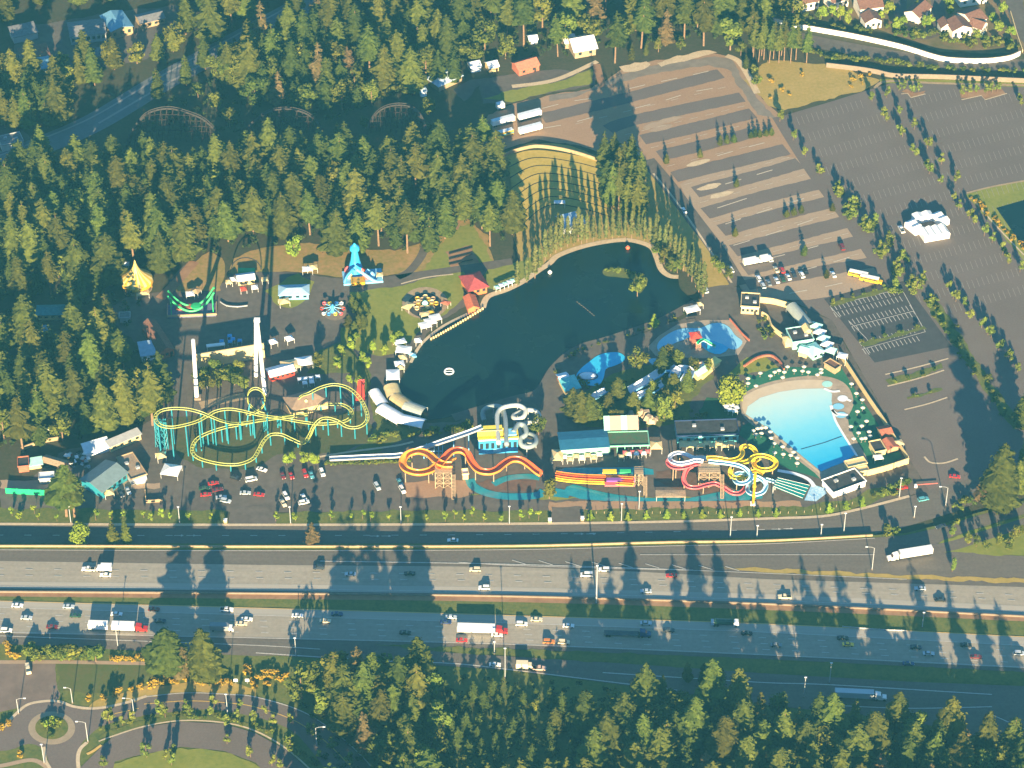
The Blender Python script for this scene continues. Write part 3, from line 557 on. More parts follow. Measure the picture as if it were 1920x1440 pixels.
bld('blue_pavilion', 'low pavilion with pale blue roof behind a hedge', 'pavilion', (524, 563), (579, 561), 7, 3.2, 'hip', 1.2, SKYB, mat('powder_blue_roof', (.32, .5, .62), .6, var=.1, scale=.6), wins=4)
canopy('cream fair stall beside the lawn hedge of the blue pavilion', (533, 572), 5, 4, 2.6, CREAM, .3); canopy('white food stall roof on the brown slope above the blue pavilion', (577, 512), 5, 3.5, 2.8, SHEET, .1); canopy('cream food stall roof on the brown slope above the blue pavilion', (586, 509), 5, 3.5, 2.8, CREAM, .1)
bld('snack_bar', 'cream snack bar with two white roof stripes above the dark plaza', 'stall', (447, 536), (478, 532), 5, 3, 'gable', 1.2, CREAM, ROOFW, wins=3)
for k, (u, v) in enumerate(pp('430,535 437,530 457,548 497,530 478,545')): canopy(['cream parasol stall at the left of the snack bar', 'white parasol stall touching the snack bar', 'red topped stall in front of the snack bar', 'small stall at the plaza edge beneath the brown slope', 'white stall on the plaza right of the snack bar'][k], (u, v), 3, 3, 2.3, [CREAM, SHEET, RED, CREAM, SHEET][k], .2)
bld('red_pavilion', 'pavilion with dark red hip roof and orange front by the pond', 'pavilion', (880, 557), (913, 549), 11, 4.2, 'hip', 3.2, paint('orange_wall', (.62, .17, .06)), ROOFR, over=1.0, wins=3)
bld('boat_house', 'orange gabled boat house on the pond kerb', 'boat house', (878, 588), (898, 585), 9, 2.8, 'gablex', 1.6, paint('orange_wall', (.62, .17, .06)), mat('orange_roof', (.5, .13, .06), .8, var=.15, scale=.8), door=1)
for k, (u, v) in enumerate(pp('797,618 807,611 816,604')): canopy(['white square canopy on the pond walk, nearest the viewer of three', 'white square canopy on the pond walk, middle of three', 'white square canopy on the pond walk, farthest of three'][k], (u, v), 5.4, 4.4, 3, WHITE, .35, .25)
for k, (u, v) in enumerate(pp('932,545 940,541 948,538 955,535 962,532')): canopy('mint and white canopy in the row on the grassy pond bank', (u, v), 2.2, 2.6, 2.3, SHEET if k % 2 else LTEAL, .4, .4, 'canopies on the grassy pond bank')
canopy('small white kiosk roof on the stone quay', (784, 645), 3, 3, 2.4, WHITE, .3); canopy('white slanted canopy at the pond landing', (757, 664), 7, 5, 3, WHITE, -.15, .4); canopy('grey canvas canopy beside the quay lawn', (750, 648), 5.5, 3.5, 2.6, SHEET, .4)
canopy('cream kiosk roof above the quay stalls', (755, 677), 3.4, 3.4, 2.5, CREAM, .3); canopy('white kiosk roof beside the quay stalls', (749, 689), 4.5, 4, 2.5, SHEET, .2); canopy('tan kiosk roof nearest the big white canopy', (751, 696), 3, 3, 2.5, CREAM, .2)
canopy('big pale canopy roof at the west end of the pond', (737, 712), 6.2, 7, 3.2, SHEET, .05, .5)
vault('tan barrel canopy at the west tip of the pond', (737, 740), 7, 8, 3.6, mat('tan_canvas', (.6, .47, .22), .8, var=.1, scale=.5), .25); vault('brown barrel canopy between the tan and the grey ones', (752, 757), 6.5, 9, 3.6, mat('brown_canvas', (.36, .29, .15), .8, var=.1, scale=.5), .75); vault('grey barrel canopy at the pond edge', (778, 772), 6.5, 10, 3.6, mat('grey_canvas', (.3, .33, .3), .7, var=.1, scale=.5), 1.05)
vault('narrow white barrel tent near the red ramp', (710, 752), 5.5, 11, 3.2, WHITE, .45); vault('broad white barrel tent in the middle of the curved row', (734, 782), 7, 13, 3.6, WHITE, .85); vault('long white barrel tent at the pond end of the curved row', (772, 795), 6, 12, 3.4, SHEET, 1.25)
r = thing('red_ramp', 'steep red ramp between the coaster and white tents', 'ramp', P(681, 752)); MB().add([(-3.4, 0, .2), (.8, 0, .2), (0, 9, 4.4), (-2.6, 9, 4.4), (-3.4, 0, 0), (.8, 0, 0), (0, 9, 0), (-2.6, 9, 0)], [(0, 1, 2, 3), (4, 0, 3, 7), (1, 5, 6, 2), (3, 2, 6, 7), (4, 5, 1, 0)]).build('deck', RED, r); MB().box((-1.3, 9.2, 2.5), (3.2, .3, 5)).build('back_board', PINK, r)
# cream wall of the show yard
a, b = P(371, 690), P(497, 669); d = b - a; r = thing('show_wall', 'tall cream wall between the white swing towers', 'wall', (a + b) / 2, math.atan2(d.y, d.x)); W = d.length
MB().box((0, 0, 4), (W, .7, 8)).build('panel', CREAM, r)
for k in range(7): MB().box((-W / 2 + W * k / 6, .6, 3.9), (.4, .5, 7.8)).build('buttress', WOOD, r)
canopy('long white awning behind the cream wall', (405, 655), 8.5, 2, 2.8, WHITE, .18, .2)
for k, (u, v) in enumerate(pp('416,646 431,636 437,642 450,645 432,647')): canopy('small blue parasol behind the cream wall', (u, v), 2, 2, 2.3, BLUE, 0, .5, 'blue parasols behind the cream wall', 'parasol', 'parasol')
# white swing ride: single tower and the A frame, with cables
r = thing('swing_launch_tower', 'single slender white tower left of the cream wall', 'tower', P(369, 747)); t_ = P(362, 637, 33); MB().beam(P(369, 747), t_, 1.0, 8, 0, .8).build('mast', WHITE, r, True); MB().box(tuple(P(371, 745, .6)), (3, 3, 1.2)).build('footing', CONC, r, True)
r = thing('swing_arch', 'tall white leaning A frame right of the cream wall', 'tower', P(497, 742)); ap = P(482, 600, 42)
MB().beam(P(497, 742), ap, .95, 8, 0, .75).build('leg', WHITE, r, True); MB().beam(P(480, 705), ap + Vector((-.6, .5, 0)), .95, 8, 0, .75).build('leg', WHITE, r, True); MB().box(tuple(ap), (2.6, 1.6, 1.6)).build('cap', WHITE, r, True); MB().box(tuple(P(497, 742, .5)), (3, 3, 1.1)).build('footing', CONC, r, True)
r = thing('loading_lift', 'low white loading arm at the foot of the launch tower', 'platform', P(378, 728)); MB().box((0, 0, 2.6), (6.5, 2.2, .7), .12).build('deck', WHITE, r)
for x in (-2.5, 2.5): MB().beam((x, 0, 0), (x, 0, 2.4), .2).build('leg', WHITE, r)
bld('games_row', 'white and pink games booths below the A frame', 'stall', (508, 716), (553, 704), 6, 3, 'gable', 1.2, RED, ROOFW, wins=5); canopy('pale tent roof above the games booths', (545, 692), 9, 6, 3, CREAM, .2, .8); canopy('grey tent roof behind the games booths', (570, 686), 8, 6, 3, SHEET, .2, .8)
for k, (u, v) in enumerate(pp('563,717 573,716 584,715 596,712 572,724 585,722')): canopy('pale blue table parasol on the dark games terrace', (u, v), 2.2, 2.2, 2.2, SHEET, .2, .5, 'table parasols on the games terrace', 'parasol', 'parasol')
for k, (u, v) in enumerate(pp('512,648 543,642')): canopy(['pale tent with blue tint on the dark plaza', 'narrow white tent on the sunny plaza strip'][k], (u, v), 3.6, 3.6, 2.6, SHEET, .5, 1.2)
# ---- south west yard
bld('blue_roof_shop', 'large shop with pale blue metal roof and green trim', 'shop', (193, 935), (239, 900), 12.6, 4.2, 'gable', 2.2, TEAL, mat('ice_blue_roof', (.15, .21, .23), .5, var=.12, scale=.5), over=.7, wins=5, band=GREEN)
bld('flat_shop', 'flat tan roofed block beside the pale blue roofed shop', 'shop', (247, 910), (276, 900), 16, 3, 'flat', 1, GREY, ROOFTAN, door=1, trim=TAN); bld('yard_store', 'small white store at the corner of the flat tan block', 'shed', (256, 908), (274, 905), 3.5, 2.8, 'shed', .5, WHITE, ROOFW)
bld('back_sheds', 'long cream sheds along the upper edge of the park yard', 'shed', (208, 848), (265, 824), 3.5, 3.4, 'shed', .7, CREAM, mat('dull_white_roof', (.36, .37, .38), .7, var=.1, scale=.5), wins=4); bld('white_lean_to', 'white roofed lean-to at the left end of the cream sheds', 'shed', (162, 858), (207, 845), 5, 2.6, 'shed', 1.4, SHEET, ROOFW)
r = wall_line('mint_fence', 'bright mint green fence along the park back lane', 'fence', '12,925 60,927.5 105,929 150,928', 3.0, .25, MINT, posts=5)
bld('red_sheds', 'low brick red shed by the stacked yard clutter', 'shed', (36, 886), (55, 884), 6, 3, 'flat', 1, BRICK, ROOFD); bld('teal_hut', 'pale teal hut behind the mint fence', 'hut', (54, 881), (80, 877), 4, 2.4, 'shed', .6, CREAM, LTEAL); bld('long_store', 'long low brown store beside the teal hut', 'shed', (80, 872), (118, 883), 4, 2.4, 'gable', .8, DWOOD, WOOD); bld('clutter_hut', 'white flat hut in the shade beyond the mint fence', 'hut', (75, 908), (102, 906), 4, 2.6, 'flat', 1, GREY, ROOFW)
canopy('white pyramid tent on the back yard asphalt', (322, 890), 8, 7, 3, WHITE, -.2, 1.4); canopy('small cream tent nearest the coaster lattice', (302, 862), 4, 4, 2.8, CREAM, .4, 1.2); canopy('cream table umbrella near the yard tree', (205, 930), 4, 4, 2.5, CREAM, .3)
for k in range(26):
    u, v = RG0.uniform(122, 172), RG0.uniform(852, 878); p = P(u, v); q = thing('storage_crate', 'small crate in the cluttered heap of the park back yard', 'crate', p, RG0.uniform(0, 3), 'crates heaped in the back yard'); s_ = RG0.uniform(.8, 1.8)
    MB().box((0, 0, s_ * .4), (s_ * 1.3, s_, s_ * .8)).build('crate_body', [WHITE, CREAM, GREY, RED, DWOOD, NAVY][k % 6], q); MB().box((0, 0, s_ * .83), (s_ * 1.36, s_ * 1.06, .08)).build('lid', [GREY, WHITE, DARK][k % 3], q)
wall_line('yard_fence', 'L shaped pale fence on the shaded back yard asphalt', 'fence', '272,912 274,943 305,941', 1.6, .2, TAN, sm=0, posts=4)
wall_line('lane_wall', 'pale low wall under the southwest wood', 'wall', '40,845 75,832 110,825', 2.0, .4, TAN); canopy('thin white shelter roof among tall trunks of the southwest wood', (92, 812), 5.5, 1.5, 2.6, WHITE, 0, .1)
# ---- north side
bld('ice_roof_lodge', 'lodge with ice blue hip roof at the wood edge', 'lodge', (823, 172), (866, 152), 10, 3.6, 'hip', 2.2, TAN, mat('ice_roof', (.45, .56, .66), .6, var=.08, scale=.5), over=.8)
bld('wood_shed', 'small pale blue shed left of the ice blue roofed lodge', 'shed', (789, 182), (800, 180), 5, 3, 'gable', 1, SHEET, mat('ice_roof', (.45, .56, .66), .6))
bld('white_house', 'big house with bright white gable roof among the north firs', 'house', (1078, 110), (1117, 103), 13, 4.5, 'gable', 4, WOOD, WHITE, over=1, wins=2); bld('white_wing', 'white roofed wing behind the big white gabled house', 'house', (1060, 92), (1080, 88), 8, 3.5, 'gable', 2.5, WOOD, WHITE)
bld('red_barn', 'brick red house behind slim trunks north of the grass bank', 'house', (973, 143), (1011, 132), 8, 3.6, 'gable', 2.4, BRICK, mat('tile_red', (.42, .15, .09), .8, var=.2, scale=.8), wins=2, door=1)
bld('pale_cottage', 'small cream cottage left of the brick red house', 'cottage', (918, 137), (935, 133), 6, 3, 'gable', 2, CREAM, ROOFW, door=1); bld('white_cottage', 'small white cottage nearest the ice blue roofed lodge', 'cottage', (884, 137), (902, 133), 6, 3, 'gable', 2, SHEET, ROOFW); bld('hut_in_firs', 'tiny white roofed hut high among the north firs', 'hut', (993, 84), (1008, 82), 5, 2.8, 'gable', 1.4, WHITE, ROOFW)
# ---- north west yard, all in shade
bld('long_hall', 'long hall with brown grey roof across the shaded yard', 'hall', (134, 84), (200, 76), 14, 5, 'gable', 2, GREY, ROOFG, wins=7)
bld('blue_hall', 'blue grey roofed block right of the long hall', 'hall', (210, 74), (250, 64), 17, 5, 'gablex', 1.6, TAN, ROOFBL, wins=3)
bld('stepped_shed', 'brown roofed shed, middle of the stepped row at the yard edge', 'shed', (44, 125), (95, 115), 10, 4, 'shed', 1.2, GREY, ROOFB); bld('slate_shed', 'blue grey roofed shed, nearest of the stepped row at the yard edge', 'shed', (52, 145), (98, 136), 9, 3.6, 'shed', 1, GREY, ROOFBL); bld('far_shed', 'grey roofed shed, farthest of the stepped row at the yard edge', 'shed', (27, 82), (72, 72), 9, 4, 'shed', 1.2, GREY, ROOFG)
bld('open_store', 'pale roofed open store at the road side of the shaded yard', 'shed', (155, 122), (197, 112), 6, 3.4, 'shed', 1, GREY, ROOFG); bld('yard_office', 'low office with grey gable behind the shaded yard', 'office', (265, 55), (310, 44), 9, 3.6, 'gable', 1.6, TAN, ROOFG, wins=4)
bld('west_shed', 'pale blue roofed shed alone in the west wood clearing', 'shed', (48, 388), (86, 380), 9, 3.4, 'gable', 1.6, GREY, mat('pale_blue_roof', (.3, .42, .55), .6)); bld('road_store', 'grey flat store beside the shaded road at the left edge', 'shed', (5, 285), (45, 276), 8, 3.6, 'flat', 1, GREY, ROOFG); bld('brick_house', 'brick house at the far left under the firs', 'house', (-14, 232), (8, 228), 8, 4, 'gable', 2, BRICK, ROOFB)
# ---- north east: noise walls, townhouses
wall_line('noise_wall', 'long bright white noise wall sweeping round the townhouses', 'wall', '1385,32 1440,40 1500,54 1600,72 1690,92 1760,113 1805,118 1850,118 1890,113 1912,104', 3.0, .4, WHITE, capm=CONC)
wall_line('garden_wall', 'short white wall climbing the right edge by the townhouses', 'wall', '1917,98 1908,72 1900,45 1894,25', 1.6, .4, CREAM)
wall_line('tan_wall', 'long tan block wall between dry meadow and shaded road', 'wall', '1549,126 1600,132 1640,138 1680,146 1760,148 1850,152 1935,156', 2.8, .4, CONC)
TH = [('large townhouse with white front and brown stepped roofs', (1612, 35), (1655, 30), 12, 6), ('low townhouse wing with white gable below the stepped roofs', (1622, 56), (1652, 52), 8, 4.5), ('long brown roofed townhouse on the looped drive', (1722, 46), (1745, 26), 9, 4.5), ('wide white townhouse facing the noise wall', (1785, 76), (1820, 70), 10, 6), ('tall brown townhouse behind the wide white one', (1822, 62), (1848, 52), 13, 6), ('far townhouse with long white fascia', (1800, 14), (1850, 6), 9, 5), ('narrow townhouse right of the wide white one', (1838, 70), (1850, 58), 7, 5), ('small white townhouse at the drive end', (1764, 66), (1784, 64), 7, 4.5), ('brown roofed house behind the north hedge', (1505, 22), (1535, 16), 9, 5), ('pale house at the left of the estate hedge', (1560, 20), (1590, 12), 9, 5)]
for i, (lb, a, b, dp, hh) in enumerate(TH): bld('townhouse', lb, 'house', a, b, dp, hh, 'gablex' if i in (1, 3, 6, 7) else 'gable', 2.6, paint('warm_white_wall', (.78, .73, .62)), ROOFB, wins=3, door=1, group='townhouses')
# ---- entrance, right of the pond
bld('gate_house', 'dark flat roofed gate house with cream front at the park entrance', 'gate house', (1389, 588), (1422, 590), 10, 4, 'flat', 1, CREAM, ROOFD, wins=4, band=LTEAL, door=1)
wall_line('entrance_wall', 'cream wall curving from gate house down to the ticket booths', 'wall', '1428,592 1440,600 1447,617 1462,630 1478,640', 2.6, .4, CREAM); wall_line('forecourt_wall', 'tall cream wall closing the entrance court toward the car park', 'wall', '1424,567 1450,570 1480,578', 3.2, .4, CREAM)
vault('grey barrel canopy over the entrance queue', (1500, 602), 6, 17, 5, mat('grey_canvas', (.3, .33, .3), .7), .42)
for k in range(5): canopy('mint and white ticket booth canopy in the slanted row at the car park', (1529 + 7 * k, 620 + 11.5 * k), 5.2, 4.4, 3.2, LTEAL if k % 2 == 0 else SHEET, -.5, 1.6, 'ticket booth canopies', 'ticket_booth', 'booth')
bld('mint_shop', 'dark roofed shop with mint trim behind the ticket booths', 'shop', (1486, 656), (1524, 650), 10, 4, 'flat', 1, LTEAL, ROOFD, trim=LTEAL, band=LTEAL); bld('cream_kiosk', 'cream kiosk with cone roof on the entrance plaza', 'kiosk', (1472, 652), (1484, 650), 4, 3, 'hip', 1.5, CREAM, CREAM); bld('gift_kiosk', 'cream gabled kiosk on the roof side of the mint shop', 'kiosk', (1508, 640), (1520, 638), 4, 5.5, 'gablex', 1.8, CREAM, CREAM); bld('mint_gate', 'low mint roofed gate beside the cone roofed kiosk', 'gate house', (1497, 668), (1512, 672), 5, 3, 'gable', 1.2, CREAM, LTEAL); bld('turquoise_kiosk', 'turquoise roofed kiosk at the corner of the entrance plaza', 'kiosk', (1524, 676), (1544, 668), 7, 3.2, 'hip', 1.4, LTEAL, LTEAL, wins=2)
canopy('lone white canopy standing on the wall by the car park', (1578, 680), 4.4, 3.8, 4.4, WHITE, -.4, .4); bld('locker_block', 'brown locker block between plaza and wave pool deck', 'block', (1545, 690), (1565, 702), 4, 2.6, 'flat', 1, TAN, ROOFB); wall_line('planter_wall', 'brick planter edge along the turf bank', 'wall', '1395,688 1420,672 1445,668 1462,680 1470,694', .9, .8, BRICK)
canopy('white slanted canopy at the northeast pond shore', (1297, 588), 7, 4.4, 3, WHITE, .35, .3); canopy('small cream stall at the northeast pond shore', (1312, 577), 2.6, 2.6, 2.4, CREAM, .3); r = None
# ---- water park buildings
r = bld('mint_roof_hall', 'long hall with mint front wall and deep blue roof', 'hall', (1052, 858), (1141, 852), 11, 4.8, 'gable', .7, paint('mint_wall', (.3, .52, .43)), mat('deep_blue_roof', (.02, .12, .22), .6, var=.12, scale=.5), wins=0, door=2)
a, b = P(1141, 850), P(1216, 848); d = b - a; r = thing('pergola_hall', 'green framed pergola with striped canvas roof joined to the mint hall', 'pergola', (a + b) / 2, math.atan2(d.y, d.x)); W = d.length
MB().box((0, 4.6, 4.0), (W, 9, .3)).build('deck_roof', mat('mossy_roof', (.1, .1, .06), .9, c2=(.04, .13, .06), scale=.6), r); q = MB()
for c, s_ in (((0, -.05, 4.1), (W + .6, .4, .8)), ((0, 9.3, 4.1), (W + .6, .4, .8)), ((-W / 2 - .2, 4.6, 4.1), (.4, 9, .8)), ((W / 2 + .2, 4.6, 4.1), (.4, 9, .8))): q.box(c, s_)
q.build('frame', paint('mint_frame', (.2, .5, .36)), r)
for k in range(6): MB().box((-W / 2 + .4 + k * (W - .8) / 5, .1, 1.95), (.35, .35, 3.9)).build('post', paint('mint_frame', (.2, .5, .36)), r)
q = MB()
for k in range(6): q.add([(-W * .58 + k * W * .145, 9.6, 5.2), (-W * .58 + (k + 1) * W * .145, 9.6, 5.2), (-W * .58 + (k + 1) * W * .145, 15.5, 8.4), (-W * .58 + k * W * .145, 15.5, 8.4), (-W * .58 + k * W * .145, 9.6, 5.0), (-W * .58 + (k + 1) * W * .145, 9.6, 5.0), (-W * .58 + (k + 1) * W * .145, 15.5, 8.2), (-W * .58 + k * W * .145, 15.5, 8.2)], [(0, 1, 2, 3), (7, 6, 5, 4), (0, 4, 5, 1), (2, 6, 7, 3)], k % 3)
q.build('striped_roof', [LTEAL, mat('sage_canvas', (.33, .35, .25), .8), mat('rose_canvas', (.4, .3, .25), .8)], r)
for sx in (-W * .55, W * .26):
    for y in (9.8, 15.2): MB().beam((sx, y, 0), (sx, y, 5 if y < 11 else 8.2), .2).build('prop', paint('mint_frame', (.2, .5, .36)), r)
canopy('cream pagoda canopy at the left end of the mint hall', (1045, 862), 5, 7, 3, CREAM, 0, 1.2); canopy('cream pagoda canopy at the right end of the pergola', (1230, 845), 5.2, 5, 3.4, CREAM, 0, 1.4)
for k in range(9): canopy('small cream stall umbrella along the front of the mint hall', (1058 + 11 * k + (30 if k > 6 else 0), 863 - k * .8 + (k % 2) * 5), 2.4, 2.4, 2.3, CREAM if k % 3 else WHITE, 0, .6, 'stall umbrellas along the mint hall', 'parasol', 'parasol')
for k in range(7): canopy('pink and white stall umbrella under the pergola front', (1172 + 7 * k, 855 - k * .4 + (k % 2) * 3), 2.2, 2.2, 2.3, SHEET if k % 2 else PINK, 0, .6, 'stall umbrellas under the pergola front', 'parasol', 'parasol')
bld('snack_hall', 'dark flat roofed hall with teal fascia above the slides', 'hall', (1269, 832), (1384, 828), 10, 4, 'flat', 1, paint('teal_wall', (.1, .4, .42)), ROOFD, wins=8, trim=NAVY, band=LTEAL)
for k in range(9): canopy('cream terrace parasol in front of the dark snack hall', (1282 + 11 * k, 838 + (k % 2) * 4), 3.2, 2.8, 2.5, CREAM, 0, .7, 'terrace parasols before the snack hall', 'parasol', 'parasol')
canopy('wide cream awning at the left end of the snack hall', (1290, 842), 8, 3.5, 2.8, CREAM, 0, .5)
canopy('grey timber shelter roof beside the lane slide pool', (1257, 934), 13, 4.4, 2.8, WOOD, 0, .2)
bld('pump_house', 'white walled pump house with dark roof at the slide end', 'pump house', (1562, 934), (1622, 912), 9, 2.7, 'flat', 1, WHITE, ROOFD, trim=WHITE, door=1)
wall_line('pool_wall', 'long cream wall between the wave pool deck and car park', 'wall', '1577,672 1600,707 1625,746 1655,790 1680,830 1702,864', 2.6, .4, CREAM); wall_line('pool_end_wall', 'cream wall closing the bottom end of the wave pool deck', 'wall', '1625,892 1660,883 1703,869', 3.2, .4, CREAM)
bld('wave_machine', 'cream stepped machine house at the deep end of the wave pool', 'pump house', (1590, 886), (1624, 878), 4, 2.6, 'flat', 1, CREAM, CREAM, trim=CREAM); bld('wave_step', 'lower cream block in front of the wave machine house', 'block', (1592, 897), (1628, 890), 3, 2.2, 'flat', 1, CREAM, CREAM, trim=CREAM)
bld('deck_kiosk', 'brown roofed kiosk in the corner of the pool deck', 'kiosk', (1653, 824), (1672, 820), 5, 2.8, 'gable', 1, TAN, BRICK); bld('deck_bar', 'dark roofed bar on the pool deck corner', 'bar', (1640, 858), (1660, 854), 7, 2.8, 'flat', 1, CREAM, ROOFD, trim=CREAM); bld('brown_hut', 'brown hut beside the dark roofed deck bar', 'hut', (1664, 852), (1684, 846), 6, 2.8, 'gablex', 1.2, TAN, BRICK); canopy('white awning between the two deck huts', (1682, 838), 5, 3.4, 2.6, CREAM, .3); canopy('cream parasol by the deck bar', (1646, 864), 4, 3, 2.4, WHITE, .2)
for k in range(4): MB()
r = thing('rock_mound', 'tan artificial rock mound among the pool trees', 'rockwork', P(1200, 790)); q = broad_mb if False else None
q = MB(); rg = random.Random(5)
for k in range(16): q.box((rg.uniform(-7, 9), rg.uniform(-3, 4), rg.uniform(.6, 3.4)), (rg.uniform(2, 4), rg.uniform(2, 4), rg.uniform(1.4, 3)), rg.uniform(0, 3), taper=.6)
q.build('boulders', ROCK, r)
bld('lagoon_hut', 'teal roofed hut at the west end of the blue lagoon', 'hut', (1060, 742), (1088, 736), 9, 3, 'hip', 1.4, CREAM, mat('teal_sheet', (.12, .48, .5), .6, var=.1, scale=.6)); bld('lagoon_bar', 'small striped bar beside the lagoon hut', 'bar', (1052, 724), (1068, 720), 5, 2.8, 'gable', 1, BRICK, ROOFW)
bld('lifeguard_hut', 'cream hut with mint awning south of the splash pool', 'hut', (1308, 714), (1330, 700), 4, 3, 'gable', 1.2, CREAM, LTEAL); bld('yellow_awning', 'long yellow awning stall by the brick planter', 'stall', (1318, 712), (1350, 684), 3, 2.6, 'shed', .5, CREAM, paint('straw_awning', (.75, .62, .2))); canopy('orange topped stall south of the splash pool', (1312, 690), 4, 3, 2.5, paint('peach_canvas', (.7, .4, .25)), .3)
wall_line('orange_fence', 'orange brown fence behind the splash pool', 'fence', '1368,600 1380,614 1392,628 1405,640', 1.2, .3, BRICK)
# four white tents in a square on the asphalt lot
for k, (lb, c, w_, d_, rz) in enumerate((('long white tent, upper side of the square on the asphalt lot', (1729, 412), 9.8, 4.6, .28), ('white tent with four ridges, lower side of the square on the asphalt lot', (1751, 442), 13.2, 8, .28), ('white tent turned sideways, left side of the square on the asphalt lot', (1713, 431), 8.5, 5, -1.0), ('white tent turned sideways, right side of the square on the asphalt lot', (1762, 416), 8.5, 5, -1.0))):
    p = P(*c); r = thing('marquee', lb, 'tent', p, rz, 'white tents on the asphalt lot'); n = 4 if k == 1 else 2; q = MB()
    for i in range(n):
        x0, x1 = -w_ / 2 + i * w_ / n, -w_ / 2 + (i + 1) * w_ / n; xm = (x0 + x1) / 2
        q.add([(x0, -d_ / 2, 3), (xm, -d_ / 2 + .3, 4), (x1, -d_ / 2, 3), (x0, d_ / 2, 3), (xm, d_ / 2 - .3, 4), (x1, d_ / 2, 3)], [(0, 1, 4, 3), (1, 2, 5, 4), (0, 2, 1), (3, 4, 5)])
    q.build('roof', WHITE, r); MB().box((0, 0, 1.49), (w_ - .1, d_ - .1, 2.96)).build('side_walls', WHITE, r)
# stage by the terraces and small things on the meadow
bld('stage_roof', 'pale blue stage roof half hidden behind the poplars', 'stage', (1057, 442), (1098, 432), 9, 4.5, 'shed', 1, GREY, mat('pale_blue_roof', (.3, .42, .55), .6)); canopy('thin pale blue awning on the lower terraces', (1049, 388), 5.5, 2.4, 3.2, ROOFW, 0, .1, z=.3)
r = thing('stall_frames', 'brown plank benches in three rows on the yard slope', 'benches', P(866, 486))
for k in range(3):
    a = P(842, 478 + k * 10, .05); b = P(886, 466 + k * 11, .05); MB().beam(a + Vector((0, 0, .5)), b + Vector((0, 0, .5)), .25, 4).build('bench', DWOOD, r, True)
# ================================================================ POOLS
def gradwater(name, stops, a, b):
    """pool water whose own colour follows its depth from point a (shallow) to point b (deep)"""
    m = bpy.data.materials.new(name); m.use_nodes = True; t = m.node_tree; bs = t.nodes['Principled BSDF']; g = t.nodes.new('ShaderNodeNewGeometry')
    d = b - a; L2 = d.length_squared; dt = t.nodes.new('ShaderNodeVectorMath'); dt.operation = 'DOT_PRODUCT'; dt.inputs[1].default_value = d / L2
    sb = t.nodes.new('ShaderNodeMath'); sb.operation = 'SUBTRACT'; sb.inputs[1].default_value = a.dot(d) / L2
    r = t.nodes.new('ShaderNodeValToRGB'); e = r.color_ramp.elements
    while len(e) < len(stops): e.new(.5)
    for el, (p, c) in zip(e, stops): el.position = p; el.color = (*c, 1)
    n = t.nodes.new('ShaderNodeTexNoise'); n.inputs['Scale'].default_value = .25; mx = t.nodes.new('ShaderNodeMath'); mx.operation = 'MULTIPLY_ADD'; mx.inputs[1].default_value = .12; 
    t.links.new(g.outputs['Position'], dt.inputs[0]); t.links.new(dt.outputs['Value'], sb.inputs[0]); t.links.new(g.outputs['Position'], n.inputs['Vector']); t.links.new(n.outputs['Fac'], mx.inputs[0]); t.links.new(sb.outputs[0], mx.inputs[2]); t.links.new(mx.outputs[0], r.inputs['Fac']); t.links.new(r.outputs[0], bs.inputs['Base Color'])
    bs.inputs['Roughness'].default_value = .3; bs.inputs['Specular IOR Level'].default_value = .35
    n2 = t.nodes.new('ShaderNodeTexNoise'); n2.inputs['Scale'].default_value = 1.2; bp = t.nodes.new('ShaderNodeBump'); bp.inputs['Strength'].default_value = .15; bp.inputs['Distance'].default_value = .1
    t.links.new(g.outputs['Position'], n2.inputs['Vector']); t.links.new(n2.outputs['Fac'], bp.inputs['Height']); t.links.new(bp.outputs[0], bs.inputs['Normal'])
    return m
DECK = mat('pool_deck', (.34, .27, .2), .9, var=.15, scale=.3); BEACH = mat('pool_beach', (.5, .4, .28), .85, c2=(.56, .46, .33), scale=.2)
sheet('turf_deck', '1400,700 1415,706 1450,690 1480,688 1540,690 1578,690 1600,725 1650,800 1692,856 1660,878 1610,895 1560,905 1530,895 1480,880 1440,862 1415,835 1385,815 1392,798 1410,790 1395,770 1390,745 1398,725', ASTRO, 0.05)
sheet('pool_deck', '1388,752 1395,738 1425,722 1465,711 1510,705 1550,706 1580,716 1596,735 1600,760 1590,785 1600,815 1625,858 1622,872 1590,890 1545,900 1527,886 1490,858 1440,818 1405,792 1390,775', DECK, 0.075, sm=3)
sheet('pool_beach', '1393,770 1393,750 1400,740 1430,726 1470,716 1510,712 1552,714 1560,726 1540,740 1490,745 1440,760 1410,780', BEACH, 0.10, sm=3)
wp = gradwater('wave_pool_water', [(0, (.6, .65, .56)), (.25, (.44, .66, .66)), (.55, (.2, .58, .7)), (.85, (.07, .47, .69)), (1, (.025, .4, .67))], P(1470, 728), P(1572, 872))
sheet('wave_pool', '1398,776 1402,762 1425,746 1460,735 1500,729 1548,728 1560,738 1559,752 1562,768 1566,785 1578,808 1604,852 1584,866 1560,875 1540,884 1515,864 1480,835 1440,802 1412,786', wp, 0.13, sm=0)
ribbon('pool_rope', '1502,842 1545,830 1578,818', .5, NAVY, .16, sm=0); ribbon('pool_kerb', '1561,768 1566,787 1580,812 1607,855', 1.0, WHITE, .17); ribbon('pool_kerb', '1396,778 1440,806 1500,856 1540,888', 1.2, KERB, .17)
for k, (u, v, a_, b_) in enumerate(((1551, 720, 10, 6), (1580, 747, 10, 6), (1572, 762, 11, 6), (1577, 778, 11, 6))): sheet('toddler_pool', [(u + a_ * cos(t * pi / 8), v + b_ * sin(t * pi / 8)) for t in range(16)], [LTEAL, SHEET, POOLL, POOLL][k], 0.19 + k * .01)
for a in ('1545,728 1560,734 1575,733', '1572,746 1585,748 1596,752', '1560,768 1570,776 1590,778', '1558,760 1562,772 1570,780'): ribbon('pool_kerb', a, 1.4, WHITE, .25)
